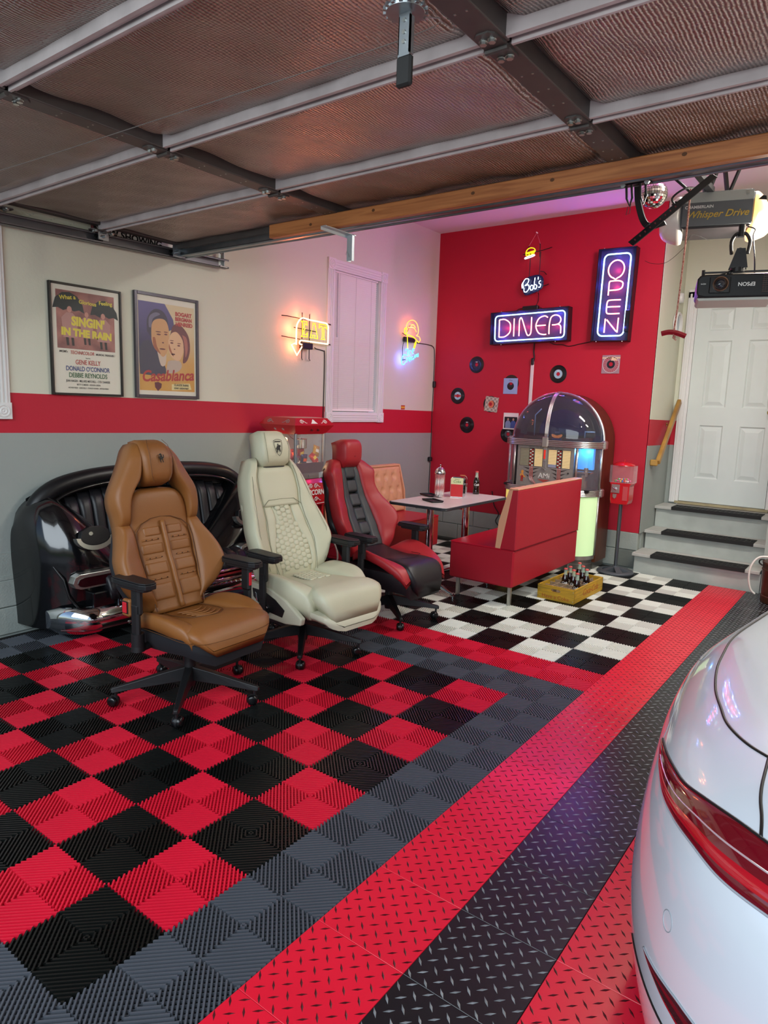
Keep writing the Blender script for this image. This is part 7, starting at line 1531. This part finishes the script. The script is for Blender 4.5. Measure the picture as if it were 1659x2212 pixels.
# Ice Cream on the left wall
ti = thing('neon_sign', 'Ice Cream neon sign, yellow cone swirl over blue script, near the corner', 'neon sign', (XL, 5.11, 2.18)); M_ = Mx((0,0,0), (0,1,0), (0,0,1), (1,0,0))
def Wi(y, z): return (y-5.11, z-2.18)
tubes([sbez([Wi(5.00,2.31),Wi(5.02,2.37),Wi(5.10,2.405),Wi(5.18,2.39),Wi(5.225,2.33),Wi(5.22,2.27),Wi(5.19,2.255)]), sbez([Wi(5.08,2.35),Wi(5.13,2.36),Wi(5.17,2.335)]), sbez([Wi(5.03,2.315),Wi(5.08,2.33),Wi(5.15,2.325),Wi(5.19,2.29)]), sbez([Wi(5.20,2.25),Wi(5.25,2.245),Wi(5.27,2.21),Wi(5.24,2.185)])], M_, .005, NO, ti, 'swirl_tube', lift=.05)
tubes([['c']+ell(Wi(4.99,2.28)[0], Wi(4.99,2.28)[1], .022, .032, 14), sbez([Wi(5.02,2.245),Wi(5.12,2.235),Wi(5.20,2.205),Wi(5.24,2.185)]), [Wi(5.02,2.24),Wi(5.04,2.10)], [Wi(5.18,2.19),Wi(5.15,2.12)], [Wi(5.195,2.185),Wi(5.165,2.115)]], M_, .005, NY, ti, 'cone_tube', lift=.05)
tubes([sbez([Wi(5.0,2.08),Wi(5.015,2.10),Wi(5.04,2.10)]), [Wi(5.045,2.11),Wi(5.04,2.03)], sbez([Wi(5.10,2.085),Wi(5.075,2.085),Wi(5.07,2.055),Wi(5.095,2.045)]), sbez([Wi(5.125,2.075),Wi(5.155,2.09),Wi(5.155,2.11),Wi(5.135,2.11),Wi(5.125,2.07),Wi(5.15,2.06)]),
 sbez([Wi(5.02,2.03),Wi(4.97,2.035),Wi(4.935,1.98),Wi(4.945,1.935),Wi(4.98,1.935),Wi(5.01,1.965)]), sbez([Wi(5.03,1.96),Wi(5.035,2.01),Wi(5.06,2.0)]), sbez([Wi(5.065,1.985),Wi(5.10,2.0),Wi(5.085,2.02),Wi(5.065,1.985),Wi(5.095,1.975)]), sbez([Wi(5.145,2.025),Wi(5.115,2.02),Wi(5.12,1.99),Wi(5.15,2.01),Wi(5.155,1.995)]), sbez([Wi(5.17,2.01),Wi(5.18,2.05),Wi(5.195,2.02),Wi(5.21,2.06),Wi(5.225,2.03),Wi(5.24,2.07),Wi(5.245,2.03)])], M_, .0040, NCY, ti, 'script_tube', lift=.05)
m = MB(); m.cbox((.03, -.02, .02), (.04, .18, .05), ch=.005); m.build('transformer', CPL, ti)
m = MB(); m.tube(bez([(.02,-.10,.0),(.02,-.125,-.08),(.02,-.11,-.2)], 6), .003, 6); m.tube([(.02,-.14,.08),(.03,-.08,.06)], .004, 6); m.tube([(.02,-.13,-.2),(.03,-.08,-.19)], .004, 6); m.tube([(.02,0,.17),(.03,-.06,.10)], .004, 6); m.build('wire_frame', BLKP, ti)
light('ice_cream_red_glow', 'POINT', (XL+.07, 5.10, 2.33), 1.0, (1.0, .13, .08), .02); light('ice_cream_blue_glow', 'POINT', (XL+.07, 4.99, 1.99), .9, (.14, .16, 1.0), .02); light('ice_cream_blue_glow', 'POINT', (XL+.07, 5.15, 2.03), .5, (.14, .2, 1.0), .02)
# ================================================================ RECORDS AND SLEEVES
VIN = mat('vinyl_record', '0d0d10', .22, bump=.0); HOLE = REDW
def disc(x, z, r, lc, lr, lab, rot=0, d=0.0, band=None):
    t = thing('record', lab, 'record', (x, YB-.0015-d, z), 0, 'records on the red wall'); M_ = Mx((0,0,0), (1,0,0), (0,0,1), (0,-1,0)); hr_ = .0195
    m = MB(); m.lathe([(hr_,0),(r,0),(r,.002),(r*.97,.0026),(lr+.004,.0026),(lr,.002),(hr_,.002)], 40, M_); m.build('disc', VIN, t, smooth=30)
    n = MB(); 
    for q in range(4): rr_ = lr+.008+(r-lr-.014)*q/4; n.lathe([(rr_,.0026),(rr_+.001,.0031),(rr_+.002,.0026)], 40, M_)
    n.build('groove', VIN, t)
    m = MB(); m.lathe([(hr_,.0022),(hr_,.0030),(lr,.0030),(lr,.0022)], 32, M_); l_ = m.build('centre_label', lc, t)
    if band: m = MB(); m.prism([(-lr*.92,-.012),(-hr_,-.012),(-hr_,.012),(-lr*.92,.012)], M_, .003, .0034); m.prism([(hr_,-.012),(lr*.92,-.012),(lr*.92,.012),(hr_,.012)], M_, .003, .0034); m.build('label_band', band, l_)
    m = MB(); m.prism([(-.012,lr*.62),(.012,lr*.62),(.012,lr*.75),(-.012,lr*.75)], M_, .003, .0034); m.build('label_print', WHI, l_)
    return t
DL = mat('dark_label', '1c1a26', .4); LBL = mat('light_blue_label', '9cc0cc', .4); RDB_ = mat('red_label_band', 'c83a34', .4)
z_ = .7625
disc(-1.979, 1.972, .090, DL, .042, 'black record highest at the left of the DINER cord, with dark label')
disc(-2.200, 1.631, .090, LBL, .044, 'black record with pale blue and red label, leftmost on the red wall', band=RDB_)
disc(-2.062, 1.312, .090, DL, .042, 'black record with dark label, lowest at left near the booth')
disc(-1.028, 1.871, .090, LBL, .045, 'black record with pale blue label right of the white cord cover')
disc(-1.548, 1.235, .090, mat('grey_label', '4a4a50', .4), .042, 'black record half hidden below the photo sleeve beside the jukebox')
def sleeve(x, z, s, mt, lab, rot=0, rec=(0, 0), cut=.04, d=.004, hmul=1.0, lbl=None, hole=True):
    t = thing('record_sleeve', lab, 'record sleeve', (x, YB-.0015, z), 0, 'record sleeves on the red wall'); t.rotation_euler = (0, rot, 0); M_ = Mx((0,0,0), (1,0,0), (0,0,1), (0,-1,0)); h = s/2
    m = MB(); m.lathe([(.0195,0),(.088,0),(.088,.002),(.0195,.002)], 40, M_ @ Matrix.Translation((rec[0], rec[1], 0))); dd = m.build('record_inside', VIN, t)
    m = MB(); m.lathe([(.0195,.002),(.042,.002),(.042,.0026),(.0195,.0026)], 28, M_ @ Matrix.Translation((rec[0], rec[1], 0))); m.build('centre_label', lbl or DL, dd)
    # sleeve card with round cut-out
    m = MB(); N = 32
    if hole:
        inner = [(cut*math.cos(a*2*PI/N), cut*math.sin(a*2*PI/N)) for a in range(N)]; outer = []
        for a in range(N):
            c, s_ = math.cos(a*2*PI/N), math.sin(a*2*PI/N); k = min(h/abs(c) if abs(c) > 1e-6 else 9, h*hmul/abs(s_) if abs(s_) > 1e-6 else 9); outer.append((c*k, s_*k))
        vs = [M_ @ Vector((x_, y_, zz)) for zz in (.003, .0042) for x_, y_ in inner+outer]; fs = []
        for a in range(N):
            b = (a+1) % N; fs += [(2*N+a, 2*N+b, 3*N+b, 3*N+a)[::-1], (a, b, 2*N+b, 2*N+a), (N+a, 3*N+a, 3*N+b, N+b)]
        m.add(vs, fs)
    else: m.prism([(-h,-h*hmul),(h,-h*hmul),(h,h*hmul),(-h,h*hmul)], M_, .003, .0042)
    return t, m.build('card', mt, t), M_
t, c_, M_ = sleeve(-1.553, 1.745, .165, mat('pale_blue_card', '8fa6cc', .5), 'pale blue record sleeve with round hole on the red wall', 0, (.004, .030)); text_obj('Duo', .022, M_ @ Matrix.Translation((-.0, .060, .0045)), mat('grey_ink'), c_, depth=.0003, shear=.3)
cm, nt, b = node_mat('checked_card', .6); tc = nt.nodes.new('ShaderNodeTexCoord'); ck = nt.nodes.new('ShaderNodeTexChecker'); ck.inputs['Scale'].default_value = 42; ck.inputs['Color1'].default_value = lin('bdb3a2'); ck.inputs['Color2'].default_value = lin('8d8276'); nt.links.new(tc.outputs['Object'], ck.inputs['Vector']); nt.links.new(ck.outputs['Color'], b.inputs['Base Color'])
t, c_, M_ = sleeve(-1.768, 1.548, .160, cm, 'tilted beige checked record sleeve on the red wall', math.radians(6), (-.012, 0), lbl=mat('orange_label', 'd07050', .5))
t, c_, M_ = sleeve(-.497, 1.963, .175, mat('mauve_card', '9a8088', .5), 'mauve and pink record sleeve with sunburst, right on the red wall below OPEN', 0, (0, .002), cut=.040)
m = MB()
for k in range(24):
    a0 = 2*PI*k/24; a1 = a0+2*PI/24*.6; m.add([M_ @ Vector((r*math.cos(a), r*math.sin(a), .0046)) for r, a in ((.045,a0),(.075,a0),(.075,a1),(.045,a1))], [(0,1,2,3)])
m.build('sunburst', mat('sunburst_pink', 'a84a50', .5), c_); m = MB(); m.tube([M_ @ Vector((.080*math.cos(a*PI/18), .080*math.sin(a*PI/18), .0046)) for a in range(36)], .0012, 5, closed=True); m.build('ring_print', WHI, c_)
m = MB(); m.prism([(-.0875,.055),(.0875,.055),(.0875,.068),(-.0875,.068)], M_, .0043, .0046); m.prism([(.0,.035),(.065,.035),(.05,.05),(.015,.068),(.0,.068)], M_, .0046, .005); m.build('cream_flash', mat('sleeve_cream', 'd8c09a', .5), c_)
t, c_, M_ = sleeve(-1.525, 1.375, .175, mat('white_photo_card', 'ddd5cf', .5), 'white photo sleeve of two people in blue, partly behind the jukebox', 0, (0, -.0), hole=False)
m = MB(); m.prism([(-.075,-.075),(.075,-.075),(.075,.045),(-.075,.045)], M_, .0042, .0046); ph = m.build('photo', mat('photo_dark', '15131c', .4), c_)
for cx_, hc in ((-.032, '7a88a8'), (.030, '3c4f8e')):
    shp([(cx_-.030,-.074),(cx_+.030,-.074),(cx_+.032,-.02),(cx_+.016,.004),(cx_-.016,.004),(cx_-.032,-.02)], M_, .0046, mat('photo_shirt_'+hc, hc, .5), ph, 'photo_figure'); shp(ell(cx_, .018, .011, .014, 12), M_, .0046, mat('photo_skin', 'b08a74', .5), ph, 'photo_figure')
# ================================================================ CORDS
CRD = mat('black_cord', '121012', .5)
def cord(label, pts, r=.0045, cat='cord', mt=None, n=6):
    m = MB(); m.tube(bez(pts, n), r, 6); o = m.build('power_cord', mt or CRD, None, smooth=180); tag(o, label, cat, 'cords on the walls'); return o
xx = XL+.006
cord('black cord running from the EAT sign down the left side of the window casing', [(xx+.03,3.60,1.99),(xx,3.66,1.985),(xx,3.75,1.975),(xx,3.768,1.95),(xx,3.770,1.7),(xx,3.765,1.4),(xx,3.76,1.2),(xx,3.75,.9)])
cord('black cord from the Ice Cream sign to the corner and down to the floor', [(xx+.03,5.20,2.19),(xx,5.30,2.185),(xx,5.50,2.185),(xx,5.60,2.17),(xx,5.635,2.10),(xx,5.645,1.8),(xx,5.64,1.4),(xx,5.645,1.0),(xx,5.64,.6),(xx+.02,5.62,.12),(xx+.02,5.60,.02)])
o = MB(); o.cbox((xx+.012, 5.640, 1.755), (.03, .03, .07), ch=.005); o = o.build('cord_switch', CPL, None, bevel=.002); tag(o, 'black inline switch on the corner cord, at stripe height', 'switch')
o = MB(); o.cbox((xx+.016, 5.61, .90), (.04, .05, .05), ch=.008); o = o.build('plug_adapter', CPL, None); tag(o, 'black plug adapter on the grey wall low in the corner', 'adapter')
yy = YB-.006
cord('black cord linking the small script sign to the DINER sign', [(-1.285,yy-.03,2.66),(-1.30,yy,2.60),(-1.33,yy-.02,2.53)], .003)
cord('black cord sagging between the DINER sign and the OPEN sign', [(-1.13,yy-.02,2.185),(-1.08,yy,2.165),(-1.0,yy,2.160),(-.93,yy,2.145),(-.82,yy,2.165),(-.68,yy-.02,2.185)], .004)
cord('black cords hanging from the DINER sign into the white cord cover', [(-1.295,yy-.03,2.19),(-1.31,yy,2.10),(-1.30,yy,2.04),(-1.31,yy,1.99)], .007)
cord('thin black cord curling down the grey blocks under the diner table', [(-1.70,yy,.60),(-1.66,yy-.01,.45),(-1.60,yy-.01,.36),(-1.62,yy-.03,.28),(-1.58,yy-.03,.22),(-1.60,yy-.03,.14),(-1.55,yy-.04,.02)], .005)
m = MB(); m.cbox((-1.315, YB-.008, 1.60), (.034, .014, .80), ch=.003); o = m.build('cord_cover', mat('white_cord_cover', 'd6cfcc', .5), None); tag(o, 'white plastic cord cover rising on the red wall behind the jukebox', 'cord cover')
m = MB(); m.cbox((-1.31, YB-.02, 1.998), (.028, .025, .07), ch=.006); o = m.build('plug', CPL, None); tag(o, 'black plug at the top of the white cord cover', 'plug')
# ================================================================ DETECTOR, CLOCK ON THE SIDE WALL
sx_ = -.08; Msd = lambda y, z: Mx((sx_, y, z), (0,1,0), (0,0,1), (1,0,0))
m = MB(); m.lathe([(.052,0),(.052,.015),(.046,.030),(.03,.036),(.001,.037)], 28, Msd(6.30, 2.645)); o = m.build('smoke_detector', WTRIM, None, smooth=40); tag(o, 'round white detector on the side wall high beside the door', 'detector')
ck_ = thing('wall_clock', 'round white framed mirror clock on the side wall beside the door', 'clock', (sx_, 6.23, 2.385)); m = MB(); m.lathe([(.105,0),(.118,.006),(.118,.03),(.108,.04),(.094,.03),(.092,.012)], 36, Mx((0,0,0), (0,1,0), (0,0,1), (1,0,0))); m.build('rim', WTRIM, ck_, smooth=40); m = MB(); m.lathe([(.093,.012),(.001,.012)], 36, Mx((0,0,0), (0,1,0), (0,0,1), (1,0,0))); m.build('face', mat('grey_blue_mirror', 'a9b6bd', .15, .3), ck_)
# ================================================================ BROWN CAN AND HOSE AT THE RIGHT EDGE
cn = thing('canister', 'brown ribbed metal canister with a lid standing by the steps, at the right edge', 'canister', (1.20, 5.27, 0)); BRN = mat('brown_enamel', '4a2a1a', .4, .2, var=.3, vscale=10)
m = MB(); m.lathe([(.001,0),(.148,0),(.150,.01),(.152,.055),(.146,.06),(.150,.09),(.156,.26),(.162,.268),(.162,.275),(.157,.282),(.158,.315),(.163,.325),(.160,.335),(.10,.345),(.001,.348)], 36); m.build('drum', BRN, cn, smooth=35); m = MB(); m.tube(bez([(-.16,0,.29),(-.185,0,.31),(-.18,0,.335),(-.15,0,.34)], 5), .006, 6); m.build('latch', m_blk, cn)
hz_ = MB(); hz_.tube(bez([(1.02,5.18,.06),(.985,5.17,.10),(.965,5.16,.20),(.975,5.16,.30),(1.02,5.17,.37),(1.10,5.18,.385),(1.22,5.2,.39)], 7), .008, 8); o = hz_.build('hose', mat('white_hose', 'd8d4cc', .4), None, smooth=180); tag(o, 'white hose looping in front of the brown canister beside the steps', 'hose')
fn = thing('white_fan', 'white rounded appliance with dark opening above the canister, cut by the frame', 'appliance', (1.16, 5.24, .44)); m = MB(); m.lathe([(.001,-.05),(.06,-.045),(.075,-.02),(.075,.03),(.062,.05),(.045,.045),(.045,.03)], 28, Mx((0,0,.10), (1,0,0), (0,0,1), (0,-1,0))); m.cyl((0,0,-.05), (0,0,.03), .02, n=12); m.build('shell', WTRIM, fn, smooth=40); m = MB(); m.lathe([(.046,.035),(.001,.035)], 20, Mx((0,0,.10), (1,0,0), (0,0,1), (0,-1,0))); m.build('opening', m_blk, fn)
# ================================================================ SILVER WHITE SPORTS CAR (rear left corner in view)
PER = [(1.75,4.2),(1.62,3.8),(1.56,3.3),(1.53,2.8),(1.495,2.3),(1.45,1.9),(1.395,1.5),(1.352,1.15),(1.360,.90),(1.392,.66),(1.432,.45),(1.495,.27),(1.58,.12),(1.70,.0),(1.86,-.09),(2.08,-.15),(2.36,-.17),(2.64,-.15),(2.86,-.09)]
PRO = [(.16,.09),(.27,.035),(.38,.008),(.48,0),(.58,.006),(.67,.018),(.73,.034),(.785,.060),(.83,.10),(.86,.15),(.885,.23),(.91,.34),(.935,.50),(.955,.72)]
def crm(P, t):
    n = len(P)-1; t = min(max(t, 0), 1)*n; i = min(int(t), n-1); f = t-i
    p = [P[max(0, min(n, i+k))] for k in (-1, 0, 1, 2)]
    return [.5*(2*p[1][c]+(-p[0][c]+p[2][c])*f+(2*p[0][c]-5*p[1][c]+4*p[2][c]-p[3][c])*f*f+(-p[0][c]+3*p[1][c]-3*p[2][c]+p[3][c])*f**3) for c in (0, 1)]
def CS(a, b, off=0.0):
    p = crm(PER, a); q = crm(PER, min(a+.004, 1)); r = crm(PER, max(a-.004, 0)); tx_, ty_ = q[0]-r[0], q[1]-r[1]; L = math.hypot(tx_, ty_); nx, ny = -ty_/L, tx_/L
    z, ins = crm(PRO, b); z2, i2 = crm(PRO, min(b+.01, 1)); z1, i1 = crm(PRO, max(b-.01, 0)); dz, di = z2-z1, i2-i1; l2 = math.hypot(dz, di)
    return Vector((p[0]+nx*(ins-off*dz/l2), p[1]+ny*(ins-off*dz/l2), z+off*di/l2))
car = thing('car', 'white sports car at the right with wraparound red tail light', 'car', (0, 0, 0))
PAINTC = mat('pale_silver_white_paint', 'c3cad2', .30, .15, coat=1.0); BLKG = mat('black_panel_gap', '060607', .5)
NA = 150
m = MB(); m.grid(lambda u, v: CS(u, v), NA, 44); body = m.build('body', PAINTC, car, smooth=180)
# right hand half mirrored about the centre line so the car is whole
XC = 2.30
m = MB(); m.grid(lambda u, v: (lambda p: (2*XC-p[0]+.0, p[1], p[2]))(CS(.84*(1-u), v)), 80, 30); m.build('body_side', PAINTC, car, smooth=180)
top = CS(.5, 1).z
m = MB(); m.grid(lambda u, v: (1.95+(2*XC-3.9)*u, .55+3.2*v, .953+.33*math.sin(PI*min(1, max(0, v*1.05)))**.8*(1-abs(2*u-1)**3*.6)), 24, 30); m.build('roof', PAINTC, car, smooth=180)
m = MB(); m.grid(lambda u, v: (2.02+(2*XC-4.04)*u, .50+3.3*v, .952-.012*abs(2*u-1)**4), 10, 10); m.build('deck', PAINTC, car, smooth=180)
def sline(pts, n=6, off=.0015): return [CS(p[0], p[1], off) for p in bez([(a, b, 0) for a, b in pts], n)]
def gap(pts, r=.0022, par=car, nm='panel_gap', mt=BLKG, off=.0): m = MB(); m.tube(sline(pts, 8, off), r, 6); return m.build(nm, mt, par, smooth=180)
def patch(top_, bot_, off, n=60, k=8, inset=(0, 1), thick=.0):
    A = bez([(a, b, 0) for a, b in top_], 16); B = bez([(a, b, 0) for a, b in bot_], 16)
    def at(P, t): x = t*(len(P)-1); i = min(int(x), len(P)-2); f = x-i; return P[i]*(1-f)+P[i+1]*f
    def f(u, v):
        p = at(A, u)*(1-v)+at(B, u)*v; e = 1-(2*v-1)**4
        return CS(p.x, p.y, off*(.15+.85*e**.5) if off > 0 else off)
    m = MB(); m.grid(f, n, k); return m
TAILTOP = [(.520,.470),(.545,.50),(.580,.53),(.608,.55),(.635,.58),(.663,.605),(.69,.62),(.74,.635),(.80,.64),(.92,.64)]
TAILBOT = [(.520,.470),(.560,.472),(.595,.470),(.622,.48),(.655,.495),(.688,.50),(.722,.515),(.76,.53),(.82,.54),(.92,.54)]
RL = mat('ruby_tail_lens', '5e0614', .06, coat=1.0, spec=.8); RL2 = mat('bright_ruby_lens', 'a0101e', .08, coat=1.0); 
tl_ = patch(TAILTOP, TAILBOT, .006, 90, 14).build('tail_light', RL, car, smooth=180)
def lerpl(A, B, t): return [(a[0]*(1-t)+b[0]*t, a[1]*(1-t)+b[1]*t) for a, b in zip(A, B)]
SB_ = TAILBOT if len(TAILBOT) == len(TAILTOP) else None
U0 = lerpl(TAILTOP, TAILBOT, .40); U1 = lerpl(TAILTOP, TAILBOT, .47); patch(U0[1:], U1[1:], .0075, 80, 3).build('light_strip', mat('prismatic_strip', 'd6c4c8', .15, .6), tl_, smooth=180)
U0 = lerpl(TAILTOP, TAILBOT, .52); U1 = lerpl(TAILTOP, TAILBOT, .90); patch(U0[1:], U1[1:], .0068, 80, 4).build('lower_lens', RL2, tl_, smooth=180)
gap(TAILTOP, .003, tl_, 'lens_edge', BLKG, .001); gap(TAILBOT, .0022, tl_, 'lens_edge', mat('lens_edge_grey', '8a9098', .4), .001)
gap([(.28,.66),(.32,.66),(.368,.665),(.418,.672),(.458,.667),(.498,.672),(.532,.69),(.56,.70),(.59,.72),(.612,.74),(.64,.77),(.68,.80),(.76,.82)], .0034)
gap([(.612,.745),(.638,.715),(.673,.665),(.690,.622)], .0030)
gap([(.30,.60),(.36,.62),(.40,.61),(.42,.58),(.40,.54),(.35,.53),(.30,.55)], .0012, car, 'filler_flap_gap', mat('fine_gap', '7f868c', .5))
gap([(.520,.470), (.50,.50), (.46,.53), (.38,.55), (.25,.55), (.12,.54)], .0012, car, 'shoulder_crease', mat('fine_gap'))
c0 = (.66,.335)
gap([(c0[0]+.006*math.cos(a*PI/8), c0[1]+.014*math.sin(a*PI/8)) for a in range(17)], .0009, car, 'tow_cover_ring', mat('fine_gap'))
rt = [(.636,.243),(.655,.252),(.675,.262),(.692,.268),(.74,.275),(.80,.275)]; rb_ = [(.636,.243),(.655,.238),(.672,.236),(.69,.236),(.74,.232),(.80,.232)]
patch(rt, rb_, .003, 40, 4).build('lower_reflector', mat('dark_ruby_reflector', '3c0812', .12, coat=1.0), car, smooth=180); gap(rt, .002, car, 'reflector_edge', mat('lens_edge_grey'), .001)
gap([(.60,.19),(.66,.20),(.72,.205),(.80,.20),(.9,.20)], .003)
m = MB(); m.box((1.75, .40, .14), (2.85, 4.0, .40)); m.build('underbody', BLKP, car)
def wheel(x, y, sgn):
    w_ = empty('wheel'); w_.parent = car; w_.location = (x, y, .345); M_ = Mx((0,0,0), (0,1,0), (0,0,1), (sgn,0,0)); m = MB(); m.lathe([(.24,-.12),(.335,-.12),(.345,-.09),(.345,.09),(.335,.118),(.25,.12)], 40, M_); m.build('tyre', mat('black_rubber'), w_, smooth=40)
    m = MB(); m.lathe([(.25,.11),(.235,.10),(.22,.04),(.05,.05),(.001,.06)], 40, M_); 
    for k in range(5): a = k*2*PI/5; m.prism([(.03*math.cos(a+1.4),.03*math.sin(a+1.4)),(.03*math.cos(a-1.4),.03*math.sin(a-1.4)),(.235*math.cos(a-.12),.235*math.sin(a-.12)),(.235*math.cos(a+.12),.235*math.sin(a+.12))], M_, .05, .085)
    m.build('rim', mat('silver_rim', 'a8acb0', .25, .9), w_, smooth=40)
wheel(1.50, 1.05, -1); wheel(1.62, 3.45, -1); wheel(2*XC-1.50, 1.05, 1); wheel(2*XC-1.62, 3.45, 1)
m = MB(); m.cbox((1.50, 2.62, .93), (.16, .10, .11), ch=.03); m.build('door_mirror', BLKP, car)
